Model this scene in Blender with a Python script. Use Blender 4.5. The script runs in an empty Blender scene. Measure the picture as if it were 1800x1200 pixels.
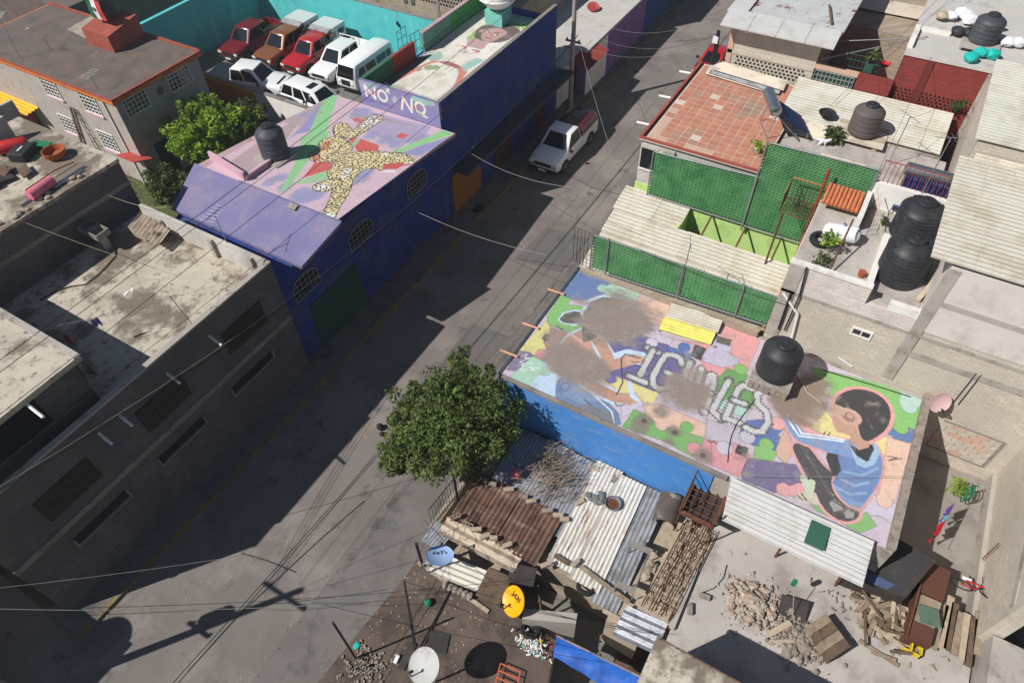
import bpy, bmesh, math, random
import numpy as np
from mathutils import Vector, Matrix

scene = bpy.context.scene
col = scene.collection
rad = math.radians
random.seed(7)

# ---------------------------------------------------------------- camera
cam_data = bpy.data.cameras.new('camera')
cam = bpy.data.objects.new('camera', cam_data)
col.objects.link(cam)
cam_data.sensor_width = 36.0
cam_data.lens = 24.08
cam_data.clip_start = 0.1
cam_data.clip_end = 1500.0
_yaw, _pitch, _roll = rad(31.889), rad(49.24), rad(-1.9485)
_d = Vector((math.cos(_yaw) * math.cos(_pitch), math.sin(_yaw) * math.cos(_pitch), -math.sin(_pitch)))
_r = Vector((math.sin(_yaw), -math.cos(_yaw), 0.0))
_u = _r.cross(_d)
_r2 = _r * math.cos(_roll) + _u * math.sin(_roll)
_u2 = _u * math.cos(_roll) - _r * math.sin(_roll)
cam.matrix_world = Matrix(((_r2.x, _u2.x, -_d.x, 0.0), (_r2.y, _u2.y, -_d.y, 0.0), (_r2.z, _u2.z, -_d.z, 24.0), (0, 0, 0, 1)))
scene.camera = cam

# ---------------------------------------------------------------- sky and sun
SUN_DIR = Vector((0.78, -0.59, -1.0)).normalized()        # direction the light travels
elev = math.asin(-SUN_DIR.z)
azim = math.atan2(-SUN_DIR.x, -SUN_DIR.y)
world = bpy.data.worlds.new('World')
scene.world = world
world.use_nodes = True
wn = world.node_tree
bg = wn.nodes['Background']
sky = wn.nodes.new('ShaderNodeTexSky')
sky.sky_type = 'NISHITA'
sky.sun_disc = False
sky.sun_elevation = elev
sky.sun_rotation = azim
sky.air_density = 1.1
sky.dust_density = 0.4
sky.ozone_density = 2.0
wn.links.new(sky.outputs['Color'], bg.inputs['Color'])
bg.inputs['Strength'].default_value = 0.05
sun_data = bpy.data.lights.new('sun', 'SUN')
sun_data.energy = 4.7
sun_data.angle = rad(0.5)
sun_data.color = (1.0, 0.975, 0.94)
sun = bpy.data.objects.new('sun', sun_data)
sun.rotation_euler = SUN_DIR.to_track_quat('-Z', 'Y').to_euler()
sun.location = (0, 20, 60)
col.objects.link(sun)
vs = scene.view_settings
vs.view_transform = 'Standard'
vs.look = 'None'
vs.exposure = 0.15
vs.gamma = 1.0

# ---------------------------------------------------------------- helpers
def lin(c):
    return tuple((v / 255.0 / 12.92) if v / 255.0 <= 0.04045 else ((v / 255.0 + 0.055) / 1.055) ** 2.4 for v in c)


class MB:
    """collects shapes, links them as one mesh object"""
    def __init__(self):
        self.v, self.f, self.s = [], [], []

    def poly(self, pts, smooth=False):
        n = len(self.v)
        self.v += [tuple(p) for p in pts]
        self.f.append(tuple(range(n, n + len(pts))))
        self.s.append(smooth)
        return self

    def box(self, x0, x1, y0, y1, z0, z1):
        n = len(self.v)
        self.v += [(x0, y0, z0), (x1, y0, z0), (x1, y1, z0), (x0, y1, z0), (x0, y0, z1), (x1, y0, z1), (x1, y1, z1), (x0, y1, z1)]
        for q in ((3, 2, 1, 0), (4, 5, 6, 7), (0, 1, 5, 4), (1, 2, 6, 5), (2, 3, 7, 6), (3, 0, 4, 7)):
            self.f.append(tuple(n + i for i in q)); self.s.append(False)
        return self

    def obox(self, c, u, v, w):
        """box at centre c with half-axes u, v, w"""
        c, u, v, w = Vector(c), Vector(u), Vector(v), Vector(w)
        n = len(self.v)
        for a, b, d in ((-1, -1, -1), (1, -1, -1), (1, 1, -1), (-1, 1, -1), (-1, -1, 1), (1, -1, 1), (1, 1, 1), (-1, 1, 1)):
            self.v.append(tuple(c + a * u + b * v + d * w))
        for q in ((3, 2, 1, 0), (4, 5, 6, 7), (0, 1, 5, 4), (1, 2, 6, 5), (2, 3, 7, 6), (3, 0, 4, 7)):
            self.f.append(tuple(n + i for i in q)); self.s.append(False)
        return self

    def prism(self, pts, z0, z1):
        """plan polygon (counter-clockwise) between two heights; heights may be lists, one per corner"""
        k = len(pts); n = len(self.v)
        z0 = z0 if isinstance(z0, (list, tuple)) else [z0] * k
        z1 = z1 if isinstance(z1, (list, tuple)) else [z1] * k
        self.v += [(p[0], p[1], z) for p, z in zip(pts, z0)] + [(p[0], p[1], z) for p, z in zip(pts, z1)]
        self.f.append(tuple(n + i for i in reversed(range(k)))); self.s.append(False)
        self.f.append(tuple(n + k + i for i in range(k))); self.s.append(False)
        for i in range(k):
            j = (i + 1) % k
            self.f.append((n + i, n + j, n + k + j, n + k + i)); self.s.append(False)
        return self

    def tube(self, pts, r, k=6, caps=True, r1=None):
        pts = [Vector(p) for p in pts]
        n = len(self.v); m = len(pts)
        prev = None
        for i, p in enumerate(pts):
            t = (pts[min(i + 1, m - 1)] - pts[max(i - 1, 0)])
            t = t.normalized() if t.length > 1e-9 else Vector((0, 0, 1))
            a = t.cross(Vector((0, 0, 1)))
            if a.length < 1e-3: a = t.cross(Vector((1, 0, 0)))
            a.normalize()
            if prev is not None and a.dot(prev) < 0: a = -a
            prev = a
            b = t.cross(a)
            rr = r if r1 is None else r + (r1 - r) * i / max(1, m - 1)
            for j in range(k):
                th = 2 * math.pi * j / k
                self.v.append(tuple(p + a * (rr * math.cos(th)) + b * (rr * math.sin(th))))
        for i in range(m - 1):
            for j in range(k):
                j2 = (j + 1) % k
                self.f.append((n + i * k + j, n + i * k + j2, n + (i + 1) * k + j2, n + (i + 1) * k + j)); self.s.append(k > 4)
        if caps:
            self.f.append(tuple(n + j for j in reversed(range(k)))); self.s.append(False)
            self.f.append(tuple(n + (m - 1) * k + j for j in range(k))); self.s.append(False)
        return self

    def lathe(self, c, prof, k=24, axis=None, caps=True):
        """profile of (radius, height) about an axis through c"""
        c = Vector(c); A = Vector(axis).normalized() if axis else Vector((0, 0, 1))
        U = A.orthogonal().normalized(); W = A.cross(U)
        n = len(self.v); m = len(prof)
        for r, h in prof:
            for j in range(k):
                th = 2 * math.pi * j / k
                self.v.append(tuple(c + A * h + U * (r * math.cos(th)) + W * (r * math.sin(th))))
        for i in range(m - 1):
            for j in range(k):
                j2 = (j + 1) % k
                self.f.append((n + i * k + j, n + i * k + j2, n + (i + 1) * k + j2, n + (i + 1) * k + j)); self.s.append(True)
        if caps:
            self.f.append(tuple(n + j for j in reversed(range(k)))); self.s.append(False)
            self.f.append(tuple(n + (m - 1) * k + j for j in range(k))); self.s.append(False)
        return self

    def sheet(self, o, u, v, pitch, amp, th=0.012, kind='sine', jitter=0.0):
        """corrugated sheet: o corner, u vector along the ribs, v vector across them"""
        o, u, v = Vector(o), Vector(u), Vector(v)
        nrm = u.cross(v).normalized()
        if nrm.z < 0: nrm = -nrm
        L = v.length; nw = max(1, int(round(L / pitch)))
        if kind == 'sine':
            prof = [(i / (6 * nw), math.cos(2 * math.pi * i / 6) * amp) for i in range(6 * nw + 1)]
        else:                      # ribbed profile: flat pans with raised ribs
            prof = []
            for i in range(nw):
                for a, h in ((0, 0), (0.62, 0), (0.72, 1), (0.90, 1)):
                    prof.append(((i + a) / nw, (h - 0.5) * 2 * amp))
            prof.append((1.0, -amp))
        nu = 4
        n = len(self.v); m = len(prof)
        for side in (0, 1):
            for k in range(nu + 1):
                for t, h in prof:
                    w = jitter * math.sin(3.1 * t * L + 5 * k) if jitter else 0
                    self.v.append(tuple(o + u * (k / nu) + v * t + nrm * (h + w - side * th)))
        def idx(s, k, i): return n + s * (nu + 1) * m + k * m + i
        for k in range(nu):
            for i in range(m - 1):
                self.f.append((idx(0, k, i), idx(0, k + 1, i), idx(0, k + 1, i + 1), idx(0, k, i + 1))); self.s.append(kind == 'sine')
                self.f.append((idx(1, k, i + 1), idx(1, k + 1, i + 1), idx(1, k + 1, i), idx(1, k, i))); self.s.append(kind == 'sine')
        for i in range(m - 1):
            for k in (0, nu):
                self.f.append((idx(0, k, i), idx(0, k, i + 1), idx(1, k, i + 1), idx(1, k, i))); self.s.append(False)
        for k in range(nu):
            for i in (0, m - 1):
                self.f.append((idx(0, k, i), idx(0, k + 1, i), idx(1, k + 1, i), idx(1, k, i))); self.s.append(False)
        return self

    def ico(self, c, r, sq=(1, 1, 1), jit=0.0, sub=1):
        bm = bmesh.new()
        bmesh.ops.create_icosphere(bm, subdivisions=sub, radius=1.0)
        n = len(self.v)
        for v in bm.verts:
            k = 1 + random.uniform(-jit, jit)
            self.v.append((c[0] + v.co.x * r * sq[0] * k, c[1] + v.co.y * r * sq[1] * k, c[2] + v.co.z * r * sq[2] * k))
        for f in bm.faces:
            self.f.append(tuple(n + v.index for v in f.verts)); self.s.append(jit == 0)
        bm.free()
        return self

    def build(self, name, mat, parent=None, fix=True, bevel=0.0):
        me = bpy.data.meshes.new(name)
        o = parent.location if parent is not None else Vector((0, 0, 0))
        if parent is not None and parent.parent is not None: o = o + parent.parent.location
        vv = [(a - o.x, b - o.y, c - o.z) for a, b, c in self.v] if parent is not None else self.v
        me.from_pydata(vv, [], self.f)
        me.polygons.foreach_set('use_smooth', self.s)
        if fix or bevel or (self.s and all(self.s)):
            bm = bmesh.new(); bm.from_mesh(me)
            if self.s and all(self.s): bmesh.ops.remove_doubles(bm, verts=bm.verts, dist=1e-5)
            if fix: bmesh.ops.recalc_face_normals(bm, faces=bm.faces)
            if bevel:
                eds = [e for e in bm.edges if len(e.link_faces) == 2 and e.calc_face_angle(0) > 0.6]
                bmesh.ops.bevel(bm, geom=eds, offset=bevel, segments=2, profile=0.6, affect='EDGES', clamp_overlap=True)
            bm.to_mesh(me); bm.free()
        if any(self.s) and not bevel: me.set_sharp_from_angle(angle=rad(40))
        me.materials.append(MAT[mat] if isinstance(mat, str) else mat)
        me.update()
        ob = bpy.data.objects.new(name, me)
        col.objects.link(ob)
        if parent is not None: ob.parent = parent
        return ob


def tag(o, label=None, cat=None, group=None, kind=None):
    if label: o['label'] = label
    if cat: o['category'] = cat
    if group: o['group'] = group
    if kind: o['kind'] = kind
    return o


def thing(name, label, cat, loc=(0, 0, 0), group=None):
    o = bpy.data.objects.new(name, None)
    o.empty_display_size = 0.2
    o.location = loc
    col.objects.link(o)
    return tag(o, label, cat, group)


def one(name, mb, mat, label, cat, group=None, bevel=0.0):
    return tag(mb.build(name, mat, bevel=bevel), label, cat, group)


def struct(name, mb, mat):
    return tag(mb.build(name, mat), kind='structure')


def bx(*a): return MB().box(*a)


def copy_tree(o, parent=None):
    c = o.copy(); col.objects.link(c); c.parent = parent
    for ch in list(o.children):
        copy_tree(ch, c)
    return c


# ---------------------------------------------------------------- materials
MAT = {}


def nodes(name):
    m = bpy.data.materials.new(name); m.use_nodes = True
    MAT[name] = m
    nt = m.node_tree
    return m, nt, nt.nodes['Principled BSDF']


def N(nt, t, **kw):
    n = nt.nodes.new(t)
    for k, v in kw.items(): setattr(n, k, v)
    return n


def mixc(nt, fac, a, b, mode='MIX'):
    n = N(nt, 'ShaderNodeMix', data_type='RGBA', blend_type=mode)
    for s, v in ((0, fac), (6, a), (7, b)):
        if hasattr(v, 'is_linked') or hasattr(v, 'links'): nt.links.new(v, n.inputs[s])
        elif s == 0: n.inputs[0].default_value = v
        else: n.inputs[s].default_value = (*v, 1) if len(v) == 3 else v
    return n.outputs[2]


def noise(nt, vec, scale, detail=4.0, rough=0.6):
    n = N(nt, 'ShaderNodeTexNoise')
    n.inputs['Scale'].default_value = scale; n.inputs['Detail'].default_value = detail; n.inputs['Roughness'].default_value = rough
    nt.links.new(vec, n.inputs['Vector'])
    return n.outputs['Fac']


def ramp(nt, fac, lo, hi):
    n = N(nt, 'ShaderNodeMapRange')
    n.inputs['From Min'].default_value = lo; n.inputs['From Max'].default_value = hi
    nt.links.new(fac, n.inputs['Value'])
    return n.outputs['Result']


def surf(name, c, rough=0.88, var=0.12, scale=0.8, dirt=None, amt=(0.52, 0.68), dscale=0.6, grain=40.0, bump=0.25, metal=0.0, spec=0.3, streak=None, dirt2=None, amt2=(0.6, 0.7), d2scale=3.0):
    """plaster, concrete, paint, metal: base colour + broad variation + stains with their own shape + grain"""
    m, nt, b = nodes(name)
    c = lin(c)
    pos = N(nt, 'ShaderNodeNewGeometry').outputs['Position']
    lo = tuple(v * (1 - var) for v in c); hi = tuple(min(1, v * (1 + var)) for v in c)
    out = mixc(nt, ramp(nt, noise(nt, pos, scale), 0.3, 0.7), lo, hi)
    if dirt:
        out = mixc(nt, ramp(nt, noise(nt, pos, dscale, 6.0, 0.68), *amt), out, lin(dirt))
    if dirt2:
        out = mixc(nt, ramp(nt, noise(nt, pos, d2scale, 6.0, 0.7), *amt2), out, lin(dirt2))
    if streak:
        mp = N(nt, 'ShaderNodeMapping'); mp.inputs['Scale'].default_value = streak[1]
        nt.links.new(pos, mp.inputs['Vector'])
        out = mixc(nt, ramp(nt, noise(nt, mp.outputs[0], 1.0, 5.0, 0.65), 0.55, 0.72), out, lin(streak[0]))
    g = noise(nt, pos, grain, 3.0)
    out = mixc(nt, 1.0, out, mixc(nt, ramp(nt, g, 0.25, 0.75), (0.86, 0.86, 0.86), (1.1, 1.1, 1.1)), 'MULTIPLY')
    nt.links.new(out, b.inputs['Base Color'])
    b.inputs['Roughness'].default_value = rough
    b.inputs['Metallic'].default_value = metal
    b.inputs['Specular IOR Level'].default_value = spec
    if bump:
        bp = N(nt, 'ShaderNodeBump'); bp.inputs['Strength'].default_value = bump; bp.inputs['Distance'].default_value = 0.02
        nt.links.new(g, bp.inputs['Height']); nt.links.new(bp.outputs[0], b.inputs['Normal'])
    return m


def brickwork(name, c, mortar, bw=0.30, bh=0.10, msize=0.012, var=0.25, dirt=None, amt=(0.5, 0.7), dscale=0.5, bump=0.6):
    """small courses seen from afar: joints in the relief, colour per brick"""
    m, nt, b = nodes(name)
    c = lin(c); mo = lin(mortar)
    pos = N(nt, 'ShaderNodeNewGeometry').outputs['Position']
    sp = N(nt, 'ShaderNodeSeparateXYZ'); nt.links.new(pos, sp.inputs[0])
    ad = N(nt, 'ShaderNodeMath', operation='ADD'); nt.links.new(sp.outputs[0], ad.inputs[0]); nt.links.new(sp.outputs[1], ad.inputs[1])
    cb = N(nt, 'ShaderNodeCombineXYZ'); nt.links.new(ad.outputs[0], cb.inputs[0]); nt.links.new(sp.outputs[2], cb.inputs[1])
    wob = N(nt, 'ShaderNodeTexNoise'); wob.inputs['Scale'].default_value = 3.0
    nt.links.new(pos, wob.inputs['Vector'])
    br = N(nt, 'ShaderNodeTexBrick')
    nt.links.new(cb.outputs[0], br.inputs['Vector'])
    br.inputs['Scale'].default_value = 1.0
    br.inputs['Brick Width'].default_value = bw; br.inputs['Row Height'].default_value = bh
    br.inputs['Mortar Size'].default_value = msize; br.inputs['Mortar Smooth'].default_value = 0.3
    br.inputs['Color1'].default_value = (*[v * (1 - var) for v in c], 1); br.inputs['Color2'].default_value = (*[min(1, v * (1 + var * 0.6)) for v in c], 1)
    br.inputs['Mortar'].default_value = (*mo, 1)
    out = br.outputs['Color']
    out = mixc(nt, 1.0, out, mixc(nt, ramp(nt, noise(nt, pos, 0.7), 0.3, 0.7), (0.85, 0.85, 0.85), (1.1, 1.1, 1.1)), 'MULTIPLY')
    if dirt: out = mixc(nt, ramp(nt, noise(nt, pos, dscale, 6.0, 0.68), *amt), out, lin(dirt))
    out = mixc(nt, 1.0, out, mixc(nt, ramp(nt, noise(nt, pos, 25), 0.25, 0.75), (0.85, 0.85, 0.85), (1.12, 1.12, 1.12)), 'MULTIPLY')
    nt.links.new(out, b.inputs['Base Color'])
    b.inputs['Roughness'].default_value = 0.9
    bp = N(nt, 'ShaderNodeBump'); bp.inputs['Strength'].default_value = bump; bp.inputs['Distance'].default_value = 0.02
    inv = N(nt, 'ShaderNodeMath', operation='SUBTRACT'); inv.inputs[0].default_value = 1.0
    nt.links.new(br.outputs['Fac'], inv.inputs[1]); nt.links.new(inv.outputs[0], bp.inputs['Height'])
    nt.links.new(bp.outputs[0], b.inputs['Normal'])
    return m


def painted(name, rough=0.9, attr='paint', gl=0.14):
    """flat print: colours held in the mesh's paint attribute, worn by noise"""
    m, nt, b = nodes(name)
    at = N(nt, 'ShaderNodeAttribute', attribute_name=attr)
    pos = N(nt, 'ShaderNodeNewGeometry').outputs['Position']
    out = mixc(nt, ramp(nt, noise(nt, pos, 1.3, 7.0, 0.7), 0.54, 0.74), at.outputs['Color'], lin((158, 146, 134)))
    out = mixc(nt, ramp(nt, noise(nt, pos, 4.5, 8.0, 0.75), 0.62, 0.68), out, lin((172, 162, 152)))
    out = mixc(nt, 1.0, out, mixc(nt, ramp(nt, noise(nt, pos, 9.0, 5.0, 0.7), 0.25, 0.75), (1 - gl,) * 3, (1 + gl,) * 3), 'MULTIPLY')
    nt.links.new(out, b.inputs['Base Color'])
    b.inputs['Roughness'].default_value = rough
    b.inputs['Specular IOR Level'].default_value = 0.2
    bp = N(nt, 'ShaderNodeBump'); bp.inputs['Strength'].default_value = 0.3; bp.inputs['Distance'].default_value = 0.02
    nt.links.new(noise(nt, pos, 18.0, 4.0), bp.inputs['Height']); nt.links.new(bp.outputs[0], b.inputs['Normal'])
    return m


def glossy(name, c, rough=0.3, metal=0.0, coat=0.0, var=0.0, spec=0.5):
    m, nt, b = nodes(name)
    cc = lin(c)
    if var:
        pos = N(nt, 'ShaderNodeNewGeometry').outputs['Position']
        out = mixc(nt, ramp(nt, noise(nt, pos, 2.5, 6.0, 0.7), 0.3, 0.7), tuple(v * (1 - var) for v in cc), tuple(min(1, v * (1 + var)) for v in cc))
        nt.links.new(out, b.inputs['Base Color'])
    else:
        b.inputs['Base Color'].default_value = (*cc, 1)
    b.inputs['Roughness'].default_value = rough; b.inputs['Metallic'].default_value = metal
    b.inputs['Coat Weight'].default_value = coat; b.inputs['Coat Roughness'].default_value = 0.08
    b.inputs['Specular IOR Level'].default_value = spec
    return m


def leafy(name, c, tr=0.25):
    m, nt, b = nodes(name)
    at = N(nt, 'ShaderNodeAttribute', attribute_name='tint')
    out = mixc(nt, 1.0, lin(c), at.outputs['Color'], 'MULTIPLY')
    nt.links.new(out, b.inputs['Base Color'])
    b.inputs['Roughness'].default_value = 0.6
    b.inputs['Specular IOR Level'].default_value = 0.25
    tl = N(nt, 'ShaderNodeBsdfTranslucent'); nt.links.new(out, tl.inputs['Color'])
    mx = N(nt, 'ShaderNodeMixShader'); mx.inputs[0].default_value = tr
    nt.links.new(b.outputs[0], mx.inputs[1]); nt.links.new(tl.outputs[0], mx.inputs[2])
    nt.links.new(mx.outputs[0], nt.nodes['Material Output'].inputs['Surface'])
    return m

# ---------------------------------------------------------------- material library
surf('asphalt', (118, 111, 105), 0.92, 0.16, 0.35, dirt=(134, 126, 118), amt=(0.5, 0.6), dscale=0.3, grain=55, bump=0.4, dirt2=(92, 86, 82), amt2=(0.58, 0.68), d2scale=0.8)
surf('pavement', (112, 106, 102), 0.92, 0.12, 0.7, dirt=(84, 80, 78), dscale=0.9, dirt2=(128, 122, 116), d2scale=4.0)
surf('kerb_yellow', (138, 118, 52), 0.85, 0.2, 1.5, dirt=(104, 99, 92), amt=(0.45, 0.6), dscale=2.2)
surf('soil', (98, 84, 74), 0.95, 0.22, 0.9, dirt=(76, 65, 58), amt=(0.48, 0.62), dscale=1.1, dirt2=(140, 124, 110), amt2=(0.63, 0.74), d2scale=3.2, bump=0.6, grain=28)
surf('lot_floor', (120, 116, 110), 0.92, 0.15, 0.6, dirt=(86, 82, 78))
surf('blue_wall', (44, 60, 134), 0.8, 0.22, 0.5, dirt=(66, 76, 116), amt=(0.48, 0.6), dscale=0.7, spec=0.25, streak=((72, 84, 124), (1.6, 1.6, 0.16)))
surf('bright_blue', (70, 130, 196), 0.8, 0.1, 0.9, dirt=(76, 134, 194), dscale=1.6, streak=((142, 148, 150), (1.2, 1.2, 9.0)), dirt2=(66, 104, 150), amt2=(0.63, 0.72), d2scale=5.0)
surf('dark_ledge', (70, 74, 80), 0.9, 0.2, 1.2, dirt=(54, 56, 60), dscale=1.6)
surf('concrete', (168, 160, 150), 0.92, 0.12, 0.7, dirt=(124, 114, 104), dscale=1.0)
surf('old_roof', (188, 178, 160), 0.93, 0.12, 0.9, dirt=(124, 112, 98), amt=(0.47, 0.56), dscale=0.55, dirt2=(104, 94, 84), amt2=(0.55, 0.66), d2scale=2.4, bump=0.5)
surf('slab', (178, 170, 162), 0.93, 0.1, 0.7, dirt=(150, 141, 133), amt=(0.48, 0.62), dscale=0.6, dirt2=(146, 138, 130), amt2=(0.6, 0.72), d2scale=2.2, bump=0.4)
surf('slab_light', (190, 184, 177), 0.93, 0.08, 0.9, dirt=(170, 162, 154), amt=(0.55, 0.7), dscale=1.0)
surf('red_roof_old', (104, 94, 88), 0.93, 0.2, 0.9, dirt=(120, 97, 87), amt=(0.5, 0.64), dscale=1.1, dirt2=(196, 188, 176), amt2=(0.68, 0.74), d2scale=1.9, bump=0.5)
surf('orange_paint', (214, 118, 46), 0.75, 0.1, 1.0, dirt=(176, 92, 44), dscale=1.5)
surf('yellow_orange', (236, 168, 40), 0.75, 0.08, 1.0)
surf('red_trim', (156, 80, 64), 0.8, 0.15, 1.5, dirt=(140, 62, 50), dscale=2.0)
surf('beige_plaster', (176, 166, 156), 0.9, 0.06, 1.6, dirt=(152, 142, 134), amt=(0.54, 0.68), dscale=1.3)
surf('turquoise', (86, 190, 188), 0.8, 0.05, 0.6, dirt=(60, 178, 180), dscale=0.8, streak=((120, 214, 210), (1.2, 1.2, 0.25)))
surf('white_paint', (226, 222, 214), 0.8, 0.05, 1.0, dirt=(196, 190, 182), dscale=1.2)
surf('white_flaky', (226, 220, 212), 0.85, 0.05, 1.5, dirt=(196, 120, 104), amt=(0.62, 0.68), dscale=1.4, dirt2=(150, 142, 134), amt2=(0.66, 0.72), d2scale=5)
surf('purple_paint', (118, 114, 150), 0.85, 0.08, 0.9, dirt=(134, 124, 146), amt=(0.5, 0.64), dscale=0.9, dirt2=(114, 109, 146), amt2=(0.58, 0.7), d2scale=3.0)
surf('pink_paint', (206, 166, 180), 0.85, 0.06, 1.0, dirt=(172, 144, 148), dscale=1.2)
surf('pink_worn', (186, 156, 160), 0.9, 0.1, 1.0, dirt=(158, 130, 128), dscale=1.3)
surf('grey_trim', (138, 130, 124), 0.92, 0.1, 1.2, dirt=(108, 100, 94), dscale=1.5)
brickwork('grey_brick', (98, 93, 91), (114, 109, 106), 0.28, 0.13, 0.014, 0.2, dirt=(88, 84, 83), amt=(0.44, 0.56))
brickwork('tan_brick', (198, 186, 170), (184, 173, 158), 0.28, 0.12, 0.012, 0.12, dirt=(186, 176, 162), amt=(0.46, 0.62), bump=0.6)
brickwork('pale_brick', (204, 192, 184), (222, 214, 206), 0.28, 0.11, 0.016, 0.1, dirt=(188, 178, 170), bump=0.8)
brickwork('white_brick', (190, 184, 176), (210, 204, 196), 0.28, 0.12, 0.014, 0.1, dirt=(160, 152, 144))
brickwork('brown_block', (168, 152, 132), (150, 138, 122), 0.38, 0.19, 0.016, 0.14, dirt=(138, 124, 108))
brickwork('maroon_brick', (132, 52, 46), (118, 48, 44), 0.28, 0.12, 0.012, 0.12, dirt=(150, 74, 64), amt=(0.6, 0.7))
surf('cream_sheet', (198, 191, 176), 0.7, 0.05, 0.6, dirt=(180, 170, 150), amt=(0.48, 0.64), dscale=0.8, streak=((176, 166, 146), (0.5, 6.0, 6.0)), grain=60)
surf('pale_sheet', (202, 198, 184), 0.7, 0.05, 0.6, dirt=(184, 176, 158), amt=(0.48, 0.64), dscale=0.9, grain=60)
surf('beige_sheet', (206, 194, 176), 0.85, 0.08, 0.8, dirt=(168, 154, 136), dscale=1.3)
surf('asbestos_sheet', (184, 168, 148), 0.9, 0.12, 1.2, dirt=(140, 122, 106), amt=(0.48, 0.62), dscale=1.6)
surf('rust_sheet', (112, 86, 74), 0.85, 0.25, 1.4, dirt=(86, 62, 52), amt=(0.45, 0.6), dscale=1.8, streak=((148, 132, 120), (6.0, 0.7, 0.7)), dirt2=(128, 84, 62), amt2=(0.6, 0.7), d2scale=3.0)
surf('zinc_sheet', (158, 160, 164), 0.6, 0.12, 1.0, dirt=(120, 118, 116), amt=(0.5, 0.64), dscale=1.5, metal=0.2, streak=((128, 98, 80), (0.7, 7.0, 2.0)))
surf('white_sheet', (206, 202, 193), 0.65, 0.06, 1.0, dirt=(200, 190, 174), amt=(0.5, 0.66), dscale=1.3, streak=((136, 88, 60), (1.6, 9.0, 2.0)), dirt2=(118, 84, 64), amt2=(0.68, 0.73), d2scale=5.0)
surf('white_panel', (190, 189, 185), 0.6, 0.04, 0.9, dirt=(178, 173, 165), amt=(0.5, 0.66), dscale=1.4)
surf('bright_zinc', (200, 202, 206), 0.35, 0.1, 2.0, dirt=(150, 150, 152), amt=(0.5, 0.64), dscale=2.5, metal=0.7)
surf('yellow_sheet', (234, 178, 28), 0.6, 0.08, 1.0, dirt=(196, 140, 30), dscale=2.0)
surf('rusted_roof', (188, 188, 186), 0.7, 0.08, 1.2, dirt=(124, 70, 52), amt=(0.57, 0.62), dscale=0.9, dirt2=(150, 146, 142), amt2=(0.56, 0.68), d2scale=2.5)
surf('rust', (104, 66, 48), 0.88, 0.25, 5.0, dirt=(72, 46, 36), dscale=6.0)
surf('red_iron', (150, 62, 44), 0.7, 0.2, 5.0)
surf('orange_iron', (188, 110, 52), 0.7, 0.15, 5.0)
surf('dark_iron', (48, 46, 46), 0.6, 0.2, 5.0, metal=0.3)
surf('galvanised', (150, 152, 152), 0.45, 0.12, 6.0, metal=0.5)
surf('black_plastic', (44, 45, 48), 0.5, 0.12, 2.0, dirt=(66, 66, 68), amt=(0.5, 0.7), dscale=1.6, bump=0.08)
surf('tank_brown', (92, 82, 78), 0.6, 0.12, 2.0, dirt=(74, 72, 74), amt=(0.5, 0.66), dscale=1.6)
surf('tank_grey', (66, 68, 74), 0.55, 0.12, 2.0, dirt=(90, 90, 92), amt=(0.52, 0.7), dscale=1.6)
surf('wood', (146, 130, 110), 0.85, 0.2, 3.0, dirt=(126, 106, 84), dscale=4.0, streak=((112, 92, 72), (3.0, 3.0, 9.0)))
surf('wood_dark', (104, 86, 70), 0.88, 0.2, 3.0, dirt=(78, 64, 54), dscale=4.0)
surf('wood_pale', (176, 160, 138), 0.85, 0.15, 4.0, dirt=(164, 142, 112), dscale=5.0)
surf('door_orange', (160, 102, 42), 0.6, 0.08, 2.0, streak=((150, 88, 28), (9.0, 9.0, 0.4)))
surf('door_brown', (92, 58, 46), 0.7, 0.12, 2.0)
surf('door_green', (38, 84, 66), 0.7, 0.12, 2.0)
surf('dark_interior', (26, 25, 27), 0.95, 0.1, 2.0, bump=0)
surf('lime_wall', (184, 214, 130), 0.85, 0.05, 1.0, dirt=(160, 192, 112), dscale=1.2)
surf('green_slat', (84, 136, 88), 0.55, 0.16, 1.2, dirt=(66, 116, 74), amt=(0.48, 0.62), dscale=1.0)
surf('terracotta', (186, 128, 105), 0.8, 0.14, 2.5, dirt=(158, 132, 116), amt=(0.52, 0.64), dscale=0.7, dirt2=(178, 108, 84), amt2=(0.56, 0.66), d2scale=3.0)
surf('terracotta_dark', (180, 121, 99), 0.8, 0.12, 2.5, dirt=(150, 122, 106), amt=(0.54, 0.66), dscale=0.7)
surf('grout', (206, 186, 168), 0.9, 0.08, 2.0)
surf('cream_tile', (198, 164, 142), 0.8, 0.08, 2.0)
surf('roof_tile_orange', (188, 112, 74), 0.7, 0.12, 3.0, dirt=(176, 84, 44), dscale=4.0)
surf('pvc_white', (228, 226, 220), 0.5, 0.03, 3.0, bump=0)
surf('pvc_orange', (206, 150, 118), 0.6, 0.08, 3.0, bump=0)
surf('cable_black', (34, 33, 34), 0.7, 0.1, 2.0, bump=0)
surf('cable_pale', (140, 138, 134), 0.6, 0.1, 2.0, bump=0)
surf('rope_tan', (176, 160, 126), 0.8, 0.1, 5.0, bump=0)
surf('blue_tarp', (38, 92, 176), 0.5, 0.14, 1.6, dirt=(30, 72, 146), amt=(0.48, 0.62), dscale=2.0, bump=0.15)
surf('rubber', (40, 39, 40), 0.85, 0.15, 4.0)
surf('cinder', (170, 154, 134), 0.93, 0.1, 4.0, dirt=(140, 124, 108), dscale=5.0)
surf('stone', (146, 134, 122), 0.93, 0.18, 4.0, dirt=(110, 100, 92), dscale=6.0)
surf('rubble', (172, 158, 144), 0.93, 0.25, 6.0, dirt=(150, 120, 100), amt=(0.5, 0.62), dscale=4.0)
surf('black_sheet', (52, 50, 52), 0.7, 0.15, 1.2, dirt=(66, 62, 62), dscale=1.6)
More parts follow.
